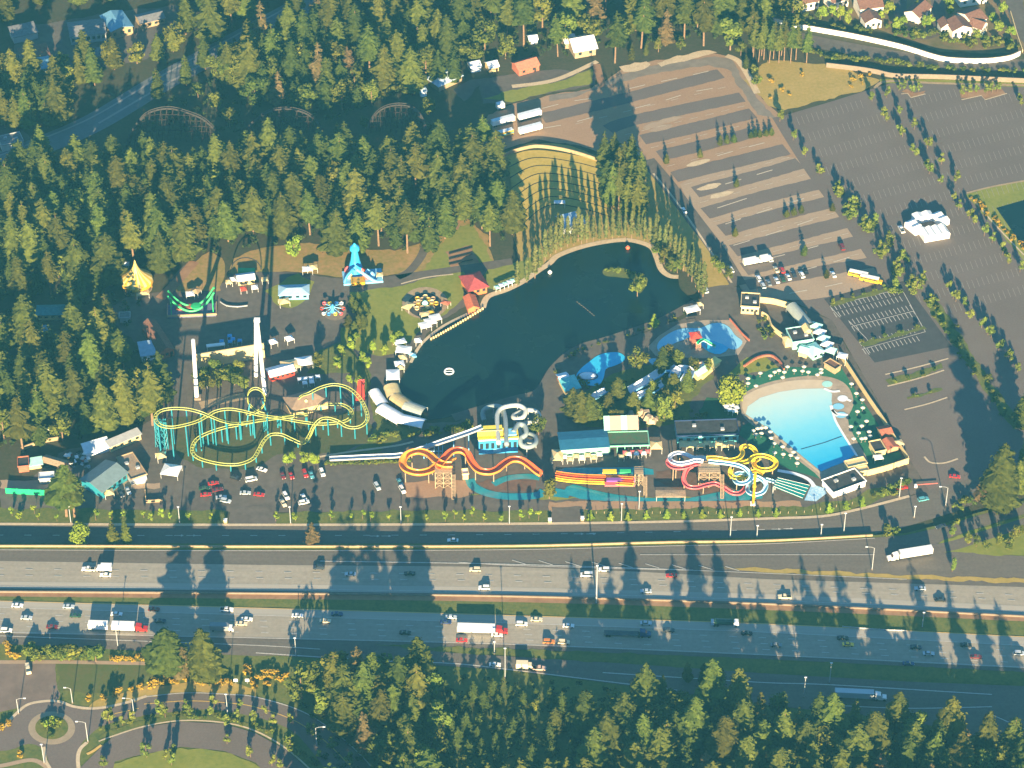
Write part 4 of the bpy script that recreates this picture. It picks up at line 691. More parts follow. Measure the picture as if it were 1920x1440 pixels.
sheet('splash_pool', '1232,652 1236,640 1250,628 1270,618 1290,615 1312,615 1333,607 1352,606 1368,614 1378,628 1392,640 1385,652 1372,655 1350,645 1325,638 1310,632 1295,632 1280,638 1262,645 1240,660', POOLL, 0.16, sm=3)
sheet('slide_pool', '1312,634 1340,640 1366,652 1350,664 1330,660 1315,648', POOL, 0.19, sm=2); sheet('pool_deck', '1215,650 1235,630 1270,608 1320,600 1370,600 1400,640 1385,665 1320,672 1230,668', DECK, 0.03)
sheet('lagoon', '1080,705 1090,690 1105,678 1120,667 1140,661 1160,661 1172,669 1168,678 1152,686 1136,692 1132,708 1122,722 1098,722 1085,718', POOL, 0.16, sm=3); sheet('lagoon', '1215,675 1230,672 1240,682 1228,686', POOLL, 0.16, sm=3)
r = thing('bubble_slide', 'pale dome float in the blue lagoon', 'float', P(1102, 706)); MB().lathe([(2.6, 0), (2.4, .7), (1.5, 1.3), (0, 1.5)], n=14, sx=1.6).build('dome', SHEET, r); MB().lathe([(2.9, -.1), (3.0, .3), (2.6, .35)], n=14, sx=1.6).build('rim', NAVY, r)
sheet('planting_bed', '1060,770 1095,735 1150,700 1230,680 1300,690 1340,705 1300,745 1290,790 1200,805 1100,800', VERGE, 0.035)
sheet('slide_basin', '1045,882 1060,877 1200,876 1225,880 1226,890 1150,889 1050,890', POOLD, 0.08); sheet('slide_basin', '1058,920 1075,908 1110,918 1160,928 1225,934 1250,930 1290,934 1340,924 1400,918 1430,930 1400,938 1200,940 1090,936', POOLD, 0.08, sm=2)
ribbon('slide_basin', '881,898 888,912 915,925 955,931 1005,929 1020,920', 4.2, POOLD, 0.10); ribbon('slide_basin', '925,908 950,897 985,893 1012,896', 3.4, POOLD, 0.11); sheet('slide_basin', '1040,915 1058,918 1070,926 1065,934 1030,930', POOLD, .10)
sheet('turf_bed', '1230,884 1260,878 1330,878 1370,890 1375,915 1330,925 1260,915 1225,900', mat('slide_gravel', (.13, .075, .05), .9, var=.2, scale=.3), .06); sheet('turf_bed', '890,905 915,898 1005,900 1005,918 930,922', mat('slide_gravel', (.13, .075, .05), .9), .06); sheet('turf_bed', '755,905 800,900 885,900 888,925 870,932 762,932', GRAVEL, .05)
# umbrellas on the turf
UM = pp('1444,707 1460,697 1467,710 1476,690 1489,697 1507,690 1504,698 1539,695 1532,705 1539,701 1596,722 1616,752 1617,767 1607,774 1624,792 1615,801 1595,802 1629,812 1631,820 1609,814 1615,825 1622,824 1600,825 1444,812 1445,824 1451,834 1452,851 1467,840 1468,854 1482,856 1487,850 1494,861 1494,871 1412,810 1420,806 1427,805 1435,804 1417,817 1427,815 1402,721 1417,726 1402,712 1425,702 1452,700 1470,700 1515,700 1605,740 1640,838')
r0 = thing('sun_umbrella', '-', 'umbrella'); MB().lathe([(0, 2.7), (.4, 2.6), (1.08, 2.2), (1.1, 2.12), (0, 2.4)], n=8).build('canopy', paint('cream_canvas', (.66, .6, .46)), r0); MB().beam((0, 0, 0), (0, 0, 2.5), .05, 5).build('pole', GREY, r0); MB().lathe([(.35, 0), (.3, .15), (0, .16)], n=8).build('base', CONC, r0); us = [False]
for u, v in UM: dup(r0, us, P(u, v + 4, .06), 0, 'white sun umbrella standing on the green turf round the wave pool', 'sun umbrellas on the wave pool turf')
for k, (u, v) in enumerate(pp('1362,768 1372,765 1380,770 1368,774 1376,776')): canopy('white table parasol on the shaded lawn left of the wave pool', (u, v), 2.6, 2.6, 2.3, WHITE, .3, .6, 'table parasols left of the wave pool', 'parasol', 'parasol')
# ================================================================ SLIDES
def W3(pts): return [P(u, v, h) for u, v, h in pts]
def p3(s): return [tuple(float(x) for x in q.split(',')) for q in s.split()]
def trough(r, th=.14, a=105):
    n = 8; o = [(r * sin(R(-a + 2 * a * i / n)), -r * cos(R(-a + 2 * a * i / n)) + r) for i in range(n + 1)]
    return o + [(x * (1 - th / r), (y - r) * (1 - th / r) + r) for x, y in reversed(o)]
def flume(name, label, s, rad, outer, inner, post=GREY, step=9.0, closed=False, n=7, group=None, cat='water slide', kind='open', pr=.22):
    pts = W3(p3(s)); path = smooth(pts, n, closed); r = thing(name, label, cat, P(*p3(s)[len(pts) // 2][:2]), 0, group)
    if kind == 'open':
        sec = trough(rad); k = len(sec) // 2; MB().sweep(path, sec, 0, closed, mfun=lambda j: 0 if j < k else 1).build('trough', [outer, inner], r, True, smooth=True)
    else: MB().tube([p + Vector((0, 0, rad)) for p in path], rad, 10, 0, closed).build('tube', outer, r, True, smooth=True)
    if kind == 'tube':
        q = MB()
        for p in even(path, 3.0)[1:-1]: pass
    for p in even(path, step)[(0 if closed else 1):]:
        if p.z > 1.2: MB().beam((p.x, p.y, 0), (p.x, p.y, p.z - .05), pr, 6).build('support_post', post, r, True)
    return r
def tower(name, label, c, w, d, h, m=WOOD, rz=0.0, roofm=None, stair=True, levels=2, z=0):
    r = thing(name, label, 'tower', P(*c, z), rz); x, y = w / 2, d / 2
    for sx in (-x, 0, x):
        for sy in (-y, y): MB().box((sx, sy, h / 2), (.35, .35, h)).build('post', m, r)
    for k in range(levels + 1):
        zz = h * (k + 1) / (levels + 1)
        MB().box((0, 0, zz), (w + .4, d + .4, .25)).build('platform', m, r)
    q = MB()
    for sy in (-y, y):
        for k in range(levels + 1):
            z0, z1 = h * k / (levels + 1), h * (k + 1) / (levels + 1)
            for a, b in ((-x, 0), (0, x)): q.beam((a, sy, z0), (b, sy, z1), .1, 4).beam((b, sy, z0), (a, sy, z1), .1, 4)
    q.build('bracing', m, r); q = MB()
    for sy in (-y, y): q.box((0, sy, h + 1.0), (w + .4, .1, .12))
    for sx in (-x, x): q.box((sx, 0, h + 1.0), (.1, d + .4, .12))
    q.build('railing', m, r)
    if stair:
        q = MB(); n = 18
        for k in range(n): q.box((x + .9 + (k % 9) * .02, -y - 1.0 - (n - k) * .35, h * (k + .5) / n), (1.4, .4, .14))
        q.beam((x + .2, -y - 1 - n * .35, .2), (x + .2, -y - 1, h), .12, 4).beam((x + 1.6, -y - 1 - n * .35, .2), (x + 1.6, -y - 1, h), .12, 4); q.build('stair', m, r)
    if roofm: MB().add([(-x - .6, -y - .6, h + 2.6), (x + .6, -y - .6, h + 2.6), (x + .6, y + .6, h + 2.6), (-x - .6, y + .6, h + 2.6), (0, 0, h + 4.4)], [(0, 1, 4), (1, 2, 4), (2, 3, 4), (3, 0, 4), (3, 2, 1, 0)]).build('roof', roofm, r)
    return r
INNERO = paint('deep_orange_gel', (.62, .1, .03), .3)
flume('orange_slide', 'orange flume making a closed ring left of the timber tower', '848,876,9 834,876,9 818,869,9 803,856,8.5 784,851,8 764,857,7.5 755,871,7 761,884,6.5 783,891,6 806,887,5.5 820,877,5 836,868,4.5 850,862,3.5', 1.65, ORANGE, ORANGE, WOOD, 11)
flume('orange_slide', 'orange flume waving right from the timber tower to the rusty tree', '822,880,9 832,866,9 846,852,9 862,849,8.5 876,856,7.5 884,871,6.5 897,886,5.5 916,890,5 932,885,4.5 943,876,4 958,867,3.5 975,867,3 990,875,2.2 1006,888,1 1014,893,.5', 1.65, ORANGE, INNERO, WOOD, 9)
tower('slide_tower', 'weathered timber tower under the start of the orange flumes', (832, 908), 7, 5, 9, WOOD, 0, None, True, 2)
bld('pump_hut', 'small white hut right of the timber tower', 'hut', (868, 900), (878, 899), 3, 3, 'flat', 1, CREAM, WHITE)
# striped lane slide
lanes = [ORANGE, DORANGE, ORANGE, SLIDEY]
r = thing('lane_slide', 'straight run of orange and red lanes down to the slide basin', 'water slide', P(1120, 900))
for k in range(4):
    base = p3('1042,886,.5 1060,889,.8 1090,892,1.5 1135,894,3 1188,897,6'); path = smooth(W3([(u, v + k * 4.2, h) for u, v, h in base]), 6)
    MB().sweep(path, [(-.75, 0), (.75, 0), (.75, .45), (.62, .45), (.62, .1), (-.62, .1), (-.62, .45), (-.75, .45)]).build('lane', lanes[k], r, True)
for u, v, h in p3('1120,902,2.2 1150,902,3.6 1180,903,5.2 1136,906,2.8 1166,906,4.2'): a = P(u, v + 3, 0); MB().beam(a, a + Vector((0, 0, h)), .2, 6).build('support_post', WOOD, r, True)
r = thing('start_deck', 'lane slide start deck with yellow, green and purple panels', 'platform', P(1164, 900)); a = P(1164, 908)
for lb, u0, u1, v0, h0, m in (('yellow_panel', 1130, 1156, 884, 4.4, SLIDEY), ('green_panel', 1162, 1183, 884, 4.9, LGREEN), ('purple_panel', 1137, 1190, 900, 4.6, PURPLE), ('red_panel', 1134, 1190, 908, 4.0, PINK)):
    p, q_ = P(u0, v0, h0), P(u1, v0, h0); d = q_ - p; MB().box(((p + q_) / 2)[:], (d.length, 2.0, .9), math.atan2(d.y, d.x)).build(lb, m, r, True)
tower('stair_tower', 'grey timber stair tower at the head of the lane slide', (1197, 905), 3.5, 4, 6.5, WOOD, 0, None, True, 1)
# blue and yellow slide building
r = bld('slide_house', 'sky blue slide house with white band and yellow top deck', 'slide house', (898, 852), (971, 848), 6, 8.4, 'flat', 1, paint('bright_sky_blue', (.04, .3, .62)), YEL, wins=7, band=WHITE, trim=YEL)
MB().box((-3.5, 3.6, 10.2), (11, 3.6, 3.2)).build('upper_storey', YEL, r); MB().box((-3.5, 1.7, 11.9), (11.4, .2, .4)).build('upper_rail', CREAM, r); MB().box((5.6, 3, 9.2), (5, 4, 1.0)).build('blue_deck', SKYB, r)
for k in range(3): MB().box((-6 + 5.5 * k, -.1, 2.0), (3.6, .2, 1.6)).build('wave_panel', [BLUE, SKYB, BLUE][k], r)
GT = paint('grey_tube', (.24, .29, .3), .35)
GT2 = paint('pale_grey_tube', (.42, .44, .42), .35)
flume('tube_slide', 'grey and white tube slide coiling twice right of the slide house', '935,835,10 932,790,10 934,776,10 942,768,10 958,764,9.5 974,764,9 985,772,8.5 982,784,8 970,789,7.5 962,784,7 975,776,6.5 990,772,6 1006,776,5.5 1012,787,5 1004,796,4.5 990,796,4 980,800,3.4 975,812,2.6 982,826,2 998,832,1.6 1004,824,1.2', 1.05, GT2, GT2, GREY, 8, kind='tube')
flume('tube_slide', 'grey tube slide falling straight behind the slide house', '950,838,9 948,800,9 946,782,8.5 940,768,7.5 925,765,6 910,770,4 905,780,2 908,792,1', 1.1, GT, GT, GREY, 8, kind='tube')
flume('tube_slide', 'grey coil tube slide at the right end of the slide house', '962,815,8 972,800,7.5 984,803,7 986,818,6.5 976,826,6 978,838,5 990,842,4.5 1003,836,4 1004,824,3.4 992,818,2.8 980,824,2.2 984,838,1.4', 1.15, GT, WHITE, GREY, 8, kind='tube')
flume('water_chute', 'long grey water chute climbing to the blue slide house', '618,864,1 660,862,1 700,860,1 745,858,1.2 770,852,2.5 800,842,5.5 840,828,9 880,814,11 905,804,12', 1.3, GREY, paint('chute_grey', (.42, .48, .55)), SKYB, 7)
ribbon('chute_edge', '568,862 650,848 740,836 775,828', 1.2, KERB, .12); r = thing('chute_house', 'pale blue lift frame straddling the water chute', 'frame', P(808, 858))
for u in (800, 815, 830):
    for v in (846, 858): a = P(u, v); MB().beam(a, a + Vector((0, 0, 4.5)), .2, 5).build('post', SKYB, r, True)
for v in (846, 858): MB().beam(P(800, v, 4.5), P(830, v, 4.5), .2, 5).build('rail', SKYB, r, True)
# pink, lilac, pale blue and yellow flumes
flume('pink_slide', 'coral pink flume winding from the tower to the lower basin', '1312,872,8 1300,874,8 1280,880,7.5 1262,879,7 1252,871,7 1256,864,7.2', 1.0, PINK, PINK, WOOD, 12); flume('pink_slide', 'coral pink flume dropping left of the tower and snaking right', '1300,876,8 1290,882,7 1284,892,6 1282,905,5 1290,915,4.5 1306,917,4 1325,912,3.5 1342,910,3 1358,918,2.4 1372,927,1.8 1386,928,1.2 1396,920,.8 1398,912,.6', 1.0, PINK, PINK, WOOD, 10)
flume('lilac_slide', 'white lilac flume looping at the upper left of the tower', '1318,868,9 1305,866,8.8 1290,870,8.5 1272,872,8 1258,867,7.5 1257,858,7 1270,852,6.8 1286,855,6.5 1300,861,6 1318,861,5.5 1330,866,5', 1.0, LILAC, WHITE, WOOD, 12)
flume('pale_blue_slide', 'pale blue flume coiling twice right of the tower', '1328,868,9 1345,870,8.5 1365,872,8 1388,877,7.5 1402,886,7 1408,898,6.5 1398,908,6 1382,908,5.5 1376,898,5 1386,890,4.6 1405,894,4.2 1425,900,3.8 1436,912,3.2 1430,926,2.6 1414,930,2.2 1402,924,1.8 1404,912,1.4 1418,902,1.2 1436,902,1 1458,908,.6', 1.0, LBLUE, LBLUE, WOOD, 10)
flume('yellow_slide', 'yellow flume looping at the top right of the tower', '1325,862,9 1345,862,8.6 1368,866,8 1385,862,7.6 1392,853,7.2 1390,843,7 1400,839,6.6 1412,844,6.2 1417,855,5.8 1408,865,5.2 1390,868,4.6', 1.05, SLIDEY, SLIDEY, WOOD, 12); flume('yellow_slide', 'yellow flume ring farthest right, above the teal racing slide', '1385,872,7 1402,868,6.8 1412,860,6.4 1428,857,6 1446,862,5.6 1455,871,5.2 1448,881,4.8 1432,884,4.4 1417,879,4 1414,870,3.6 1424,862,3.2', 1.05, SLIDEY, SLIDEY, WOOD, 12); flume('yellow_slide', 'yellow flume dipping under the pale blue coils', '1372,880,6 1369,891,5.5 1378,899,5 1394,898,4.4 1404,890,4 1418,886,3.6 1430,892,3', 1.05, SLIDEY, SLIDEY, WOOD, 12)
tower('slide_tower', 'weathered timber tower between the pink and pale blue flumes', (1328, 905), 9, 6, 8.6, WOOD, 0, None, True, 2)
r = thing('yellow_mast', 'yellow mast with white feet among the pale blue coils', 'mast', P(1412, 945)); MB().beam((0, 0, 0), (0, 0, 19), .55, 8).build('mast', GOLD, r)
for k in range(3): MB().box((0, 0, 5 + 5.5 * k), (1.5, 1.5, .35)).build('collar', SLIDEY, r)
MB().box((0, 0, .3), (2.4, 2.4, .6)).build('footing', WHITE, r)
r = thing('racing_slide', 'teal racing slide with white lane rails by the pump house', 'water slide', P(1490, 918)); A_, B_, C_, D_ = P(1458, 896, 4.5), P(1450, 912, 4.5), P(1505, 934, .4), P(1518, 910, .4); n = 5
MB().add([A_, B_, C_, D_, A_ - Vector((0, 0, .3)), B_ - Vector((0, 0, .3)), C_ - Vector((0, 0, .3)), D_ - Vector((0, 0, .3))], [(0, 1, 2, 3), (7, 6, 5, 4), (0, 4, 5, 1), (1, 5, 6, 2), (2, 6, 7, 3), (3, 7, 4, 0)]).build('deck', mat('teal_gel', (.006, .17, .17), .3), r, True)
for k in range(n): MB().beam(A_.lerp(B_, k / (n - 1)) + Vector((0, 0, .15)), D_.lerp(C_, k / (n - 1)) + Vector((0, 0, .1)), .07, 5).build('lane_rail', WHITE, r, True)
for k in range(3): a = A_.lerp(B_, k / 2); MB().beam((a.x, a.y, 0), (a.x, a.y, a.z - .3), .25, 6).build('support_post', GREY, r, True)
sheet('slide_basin', '1508,938 1522,908 1545,915 1550,925 1530,940', mat('splash_blue', (.2, .45, .65), .4, c2=(.55, .68, .75), scale=.8), .12); ribbon('pool_kerb', '1458,882 1490,888 1515,898 1527,912', 1.8, SHEET, .3)
# splash play structure and pale lazy slides
r = tower('play_structure', 'red and tan play tower with turquoise slide in the splash pool', (1303, 648), 4, 4, 3.6, paint('salmon', (.55, .2, .12)), .2, RED, False, 1, .15)
flume('play_slide', 'short turquoise slide from the red play tower', '1308,646,4.5 1318,640,4 1330,646,2.6 1340,652,1', .8, LTEAL, MINT, GREY, 6)
flume('river_slide', 'wide pale blue flume winding among the pool trees', '1182,738,1.4 1200,728,1.7 1220,716,2 1236,705,2.3 1244,698,2.6 1258,697,2.8 1270,704,2.9', 2.2, SKYB, SHEET, GREY, 9); flume('river_slide', 'pale blue flume with white lip right of the pool trees', '1262,715,2 1272,702,2.3 1284,700,2.6 1292,706,2.8 1284,722,3', 2.4, SKYB, SHEET, GREY, 9); flume('river_slide', 'short blue flume between the two tall pool firs', '1110,752,1.5 1122,744,2 1138,736,2.4', 1.8, SKYB, SHEET, GREY, 6); flume('river_slide', 'pale blue flume emerging above the tan rocks', '1195,748,1.6 1210,742,2 1222,738,2.4 1245,722,3', 1.8, SKYB, SHEET, GREY, 7)
# ================================================================ ROLLER COASTER
CO = '575,777,4 545,779,4 505,785,6 470,791,8 440,794,10.5 415,789,14 395,781,17 375,773,19.5 350,767,20.5 322,766,20.5 300,771,20 291,783,19.5 300,797,19 322,801,18.5 350,796,18 372,789,17.5 390,779,17.5 405,771,18 428,767,18 452,770,16.5 485,778,13 525,784,9 565,791,5.5 600,795,3.5 630,793,3 650,788,3 659,779,3.5 657,768,4 642,759,4.5 620,758,4.5 596,757,4 560,752,5 566,742,8 580,737,10 600,727,11 625,721,11.5 650,726,11 670,741,10 684,763,9 689,784,8 680,797,7 664,802,6.5 648,799,7 632,789,8.5 614,784,10 600,787,9 588,800,6.5 580,817,3.5 568,831,2.5 548,824,4 528,815,5.5 508,815,6 495,826,5.5 486,842,4.5 474,860,4 450,870,4 425,871,4 398,867,4.2 372,859,4.6 361,848,5 362,834,5.6 372,821,6.5 392,811,7.5 420,802,8 450,796,8 485,789,7 530,783,5 560,780,4'
pts = W3(p3(CO)); path = smooth(pts, 6, True); r = thing('roller_coaster', 'yellow roller coaster winding over grass on teal columns', 'roller coaster', P(480, 820))
def track(path, name, closed, gauge=.75, rr=.17, m=TRACKY, root=None):
    q = MB(); n = len(path); L, Rr, C_ = [], [], []
    for i, p in enumerate(path):
        t = path[(i + 1) % n] - path[i - 1] if closed or 0 < i < n - 1 else path[min(i + 1, n - 1)] - path[max(i - 1, 0)]
        s_ = Vector((t.y, -t.x, 0)); s_ = s_.normalized() if s_.length > 1e-4 else Vector((1, 0, 0)); L.append(p - s_ * gauge); Rr.append(p + s_ * gauge); C_.append(p - Vector((0, 0, .55)))
    q.tube(L, rr, 6, 0, closed); q.tube(Rr, rr, 6, 0, closed); q.tube(C_, rr * 1.3, 6, 0, closed); o = q.build(name, m, root, True); q = MB()
    ev = even(path, 1.6, closed)
    for i, p in enumerate(ev):
        t = ev[(i + 1) % len(ev)] - p; s_ = Vector((t.y, -t.x, 0))
        if s_.length < 1e-4: continue
        s_.normalize(); q.beam(p - s_ * gauge, p + s_ * gauge, .09, 4)
    q.build('crosstie', m, root, True); return o
track(path, 'track', True, root=r)
ring = []; lp = P(470, 775, 2.2)   # the vertical loop
for i in range(37):
    a = -pi / 2 + 2 * pi * i / 36; ring.append(P(462 + 42 * i / 36, 779, 0) + Vector((6.2 * cos(a), .0, 8.2 + 7.6 * sin(a) + (0.6 if i in (0, 36) else 0))))
q = MB(); q.tube([p + Vector((0, -.75, 0)) for p in ring], .2, 6); q.tube([p + Vector((0, .75, 0)) for p in ring], .2, 6)
for p in ring[::2]: q.beam(p + Vector((0, -.75, 0)), p + Vector((0, .75, 0)), .09, 4)
q.build('loop_track', TRACKY, r, True)
MB().beam(P(505, 790), P(491, 747, 9), .35, 6).build('loop_brace', TEAL, r, True); MB().beam(P(462, 800), P(468, 757, 9), .35, 6).build('loop_brace', TEAL, r, True)
last = None; ev = even(path, 6.5, True)
for i, p in enumerate(ev):
    if p.z < 2: continue
    MB().beam((p.x, p.y, 0), (p.x, p.y, p.z - .6), .3, 6).build('support_column', TEAL, r, True)
# lattice under the high turn
q = MB(); hi = [p for p in ev if p.z > 15.5 and proj(p)[0] < 318]
for i in range(len(hi)):
    a, b = hi[i], hi[(i + 1) % len(hi)]
    if (a - b).length > 12: continue
    for k in range(4):
        f0, f1 = k / 4, (k + 1) / 4
        q.beam((a.x, a.y, a.z * f0), (b.x, b.y, b.z * f1), .13, 4).beam((b.x, b.y, b.z * f0), (a.x, a.y, a.z * f1), .13, 4).beam((a.x, a.y, a.z * f1), (b.x, b.y, b.z * f1), .13, 4)
lat = pp('292,838 300,846 310,850 316,842 304,834 296,828 292,820')
for k, (u, v) in enumerate(lat):
    a = P(u, v); t_ = P(300, 785, 18.5) + Vector((a.x - P(304, 838).x, 0, 0)) * .8
    for f in (1,): q.beam(a, t_, .2, 5)
    b = P(*lat[(k + 1) % len(lat)]); tb = P(300, 785, 18.5) + Vector((b.x - P(304, 838).x, 0, 0)) * .8
    for j in range(5): q.beam(a.lerp(t_, j / 5), b.lerp(tb, (j + 1) / 5), .12, 4).beam(b.lerp(tb, j / 5), a.lerp(t_, (j + 1) / 5), .12, 4)
q.build('lattice', TEAL, r, True)
bld('coaster_station', 'brown roofed coaster station with cream platform edge', 'station', (548, 783), (615, 766), 9, 4.5, 'hip', 2.4, CREAM, mat('taupe_shingle', (.24, .17, .12), .9, var=.15, scale=.6), over=1.0, door=2)
MB().beam(P(362 + 212, 752, 0), P(574, 752, 6), 1.0, 10, r2=.7).build('station_turret', CREAM).name = 'station_turret'; o = bpy.data.objects['station_turret']; tag(o, 'small cream turret behind the coaster station roof', 'turret')
ribbon('coaster_path', '375,760 420,750 460,742', 5, TAN, .05)
# ================================================================ OTHER RIDES
# wooden coaster: three hills above the trees
def hill(label, s, depth):
    pts = p3(s); path = smooth(W3(pts), 8); r = thing('wooden_coaster_hill', label, 'roller coaster', P(*pts[len(pts) // 2][:2]), 0, 'hills of the wooden coaster')
    q = MB(); q.tube([p + Vector((0, -.8, 0)) for p in path], .22, 4); q.tube([p + Vector((0, .8, 0)) for p in path], .22, 4); q.sweep(path, [(-1.0, -.5), (1.0, -.5), (1.0, -.25), (-1.0, -.25)]); q.build('track', mat('grey_timber', (.055, .047, .042), .85, var=.3, scale=1), r, True)
    ev = even(path, 3.0); q = MB(); pr = None
    for p in ev:
        for dy in (-1.6, 1.6):
            q.beam((p.x, p.y + dy * 1.5, 0), (p.x, p.y + dy, p.z), .16, 4)
            if pr is not None:
                for k in range(1, 6):
                    zz = k * 3.2
                    if zz < min(p.z, pr.z): q.beam((pr.x, pr.y + dy * 1.3, zz), (p.x, p.y + dy * 1.3, zz), .1, 4)
                q.beam((pr.x, pr.y + dy * 1.4, 0), (p.x, p.y + dy, p.z), .09, 4)
        q.beam((p.x, p.y - 1.6, p.z - .8), (p.x, p.y + 1.6, p.z - .8), .12, 4); pr = p
    q.build('trestle', DWOOD, r, True); return r
hill('left dark timber hill of the wooden coaster behind the wood, sunlit at its crest', '236,270,2 252,238,10 272,214,15.5 296,204,18 322,202,18.5 350,209,17 378,220,13.5 398,236,9 412,254,3.5', 3)
hill('middle dark timber hill of the wooden coaster, all in shade', '455,252,3 475,228,9 500,210,14 525,203,16 552,204,16 578,213,13 595,228,8 606,248,2', 3)
hill('right dark timber hill of the wooden coaster, beside the pointed fir', '690,240,3 702,215,9 722,200,14 748,195,16.5 770,199,15.5 785,212,13 796,235,8 802,262,2', 3)
# green half pipe ride
r = thing('half_pipe_ride', 'green U shaped half pipe ride in a low fenced deck', 'ride', P(362, 590)); a, b = P(315, 596), P(405, 592); d = b - a; rz = math.atan2(d.y, d.x); W = d.length; c = (a + b) / 2
def rot(x, y, z_): return (c.x + x * cos(rz) - y * sin(rz), c.y + x * sin(rz) + y * cos(rz), z_)
MB().box(rot(0, 4, .5), (W, 9, .9), rz).build('deck', mat('ride_deck', (.12, .12, .2), .8, var=.2, scale=.6), r, True)
for x0, y0, w_, d_ in ((0, -.4, W + .8, .4), (-W / 2 - .2, 4, .4, 9), (W / 2 + .2, 4, .4, 9)): MB().box(rot(x0, y0, 1.3), (w_, d_, 1.1), rz).build('fence_panel', paint('salmon_fence', (.45, .2, .15)) if x0 <= 0 and d_ > 1 else TAN, r, True)
for dy in (2.2, 6.2):
    arc = [Vector(rot(W * .47 * t, dy, 1.6 + 9.5 * abs(t) ** 2.0)) for t in [(-1 + k / 14 * 2.05) for k in range(15)]]; MB().tube(arc, .5, 8).build('rail', LGREEN, r, True)
for t in (-.9, .95):
    for dy in (2.2, 6.2): MB().beam(rot(W * .47 * t, dy + (1.2 if dy > 4 else -1.2), .9), rot(W * .47 * t, dy, 1.6 + 9.5 * t * t), .25, 6).build('support_leg', GREEN, r, True)
MB().lathe([(0, .4), (2.2, .3), (2.6, 0), (2.2, -.3), (0, -.4)], c=rot(2, 4.2, 3.0), n=18).build('disc', GREEN, r, True); MB().box(rot(-3, 5.5, 1.6), (9, 3, 1.2), rz).build('loading_hut', BRICK, r, True)
canopy('white stall roof behind the green half pipe ride', (357, 558), 4, 3.5, 2.6, WHITE, .2); canopy('grey plank stall roof behind the green half pipe ride', (368, 553), 4, 3.5, 2.6, TAN, -.4)
r = thing('pipe_rail', 'low white curved rail on the dark plaza right of half pipe', 'rail', P(440, 573)); MB().tube(smooth([P(413, 566, .8), P(425, 573, .8), P(445, 575, .8), P(464, 573, .8)], 5), .3, 6).build('rail', GREY, r, True)
for u, v in pp('425,575 445,577'): a = P(u, v); MB().beam(a, a + Vector((0, 0, .8)), .12, 5).build('post', GREY, r, True)
# blue pointed play tower
r = thing('pointed_ride', 'tall blue pointed ride tower over a colourful toy base', 'ride', P(672, 522)); a, b = P(642, 536), P(716, 530); d = b - a
MB().box(tuple((a + b) / 2 + Vector((0, 5, .5))), (d.length, 10, 1.0), math.atan2(d.y, d.x)).build('base_deck', SKYB, r, True); MB().box(tuple(P(671, 527, 1.6)), (6.5, 4.5, 1.6), .12).build('yellow_floor', GOLD, r, True)
c = P(667, 512); MB().lathe([(4.0, .8), (3.2, 4), (2.2, 8), (1.6, 12), (1.3, 13.5)], c=tuple(c), n=14).build('tower_shaft', paint('azure', (.03, .36, .7)), r, True); MB().lathe([(1.3, 13.5), (2.4, 14), (2.2, 15.6), (1.2, 16.4), (.4, 17.6), (0, 17.9)], c=tuple(c), n=12).build('tower_cap', paint('azure', (.03, .36, .7)), r, True)
for k in range(9):
    u, v = [(652, 512), (660, 516), (671, 516), (681, 514), (690, 517), (655, 522), (686, 524), (698, 522), (664, 508)][k]; p = P(u, v); MB().lathe([(1.6, 1), (1.5, 2.4), (.7, 3.6), (0, 4.2)], c=tuple(p), n=10).build('turret', [PINK, CREAM, SHEET, RED, SKYB, CREAM, PINK, SKYB, WHITE][k], r, True)
MB().tube(smooth([P(668, 505, 9), P(676, 510, 7), P(686, 516, 5), P(697, 524, 3), P(706, 528, 1.5)], 5), .7, 7).build('chute', SKYB, r, True); MB().tube(smooth([P(664, 505, 8), P(656, 512, 6), P(650, 520, 4), P(646, 530, 1.5)], 5), .7, 7).build('chute', BLUE, r, True)
canopy('cream ticket stall right of the blue pointed ride', (712, 522), 3, 3, 2.6, CREAM, 0, .6)
# octopus ride
sheet('ride_pad', [(628 + 22 * cos(t * pi / 10), 585 + 16 * sin(t * pi / 10)) for t in range(20)], CONC, .06)
r = thing('octopus_ride', 'round ride with blue arms and many coloured cars', 'ride', P(624, 584)); c = P(624, 584); MB().lathe([(1.5, 0), (1.3, 1.6), (.7, 2.6), (.4, 4.2), (0, 4.3)], c=tuple(c), n=12).build('hub', BLUE, r, True)
for k in range(10):
    a = 2 * pi * k / 10; e = c + Vector((5.0 * cos(a), 5.0 * sin(a), 1.7 + .8 * sin(3 * a))); MB().beam(c + Vector((0, 0, 2.6)), e, .16, 5).build('arm', SKYB, r, True); q = MB(); q.lathe([(0, -.5), (.8, -.35), (1.0, .3), (.85, .3), (.6, -.1), (0, -.2)], c=tuple(e), n=9); q.build('car', [RED, WHITE, BLUE, YEL, PINK][k % 5], r, True)
# tea cup ride
sheet('ride_pad', [(797 + 43 * cos(t * pi / 12), 568 + 30 * sin(t * pi / 12)) for t in range(24)], TAN, .05); sheet('ride_floor', [(797 + 33 * cos(t * pi / 12), 572 + 23 * sin(t * pi / 12)) for t in range(24)], mat('dark_floor', (.05, .05, .055), .8, var=.2, scale=.5), .08)
r = thing('turntable_ride', 'round ride of tan tubs circling a pale mint hub', 'ride', P(797, 574)); c = P(797, 572)
MB().lathe([(1.6, 0), (1.5, 1.5), (.8, 2.4), (0, 2.8)], c=tuple(c), n=12).build('hub', LTEAL, r, True)
for k in range(16):
    a = 2 * pi * k / 16; rr = 3.4 if k % 2 else 5.2; p = c + Vector((rr * cos(a), rr * sin(a), 0)); MB().lathe([(.5, .3), (1.05, .6), (1.2, 1.4), (1.05, 1.4), (.8, .8), (0, .7)], c=tuple(p), n=10).build('tub', [CANVASY, CREAM, WOOD][k % 3], r, True)
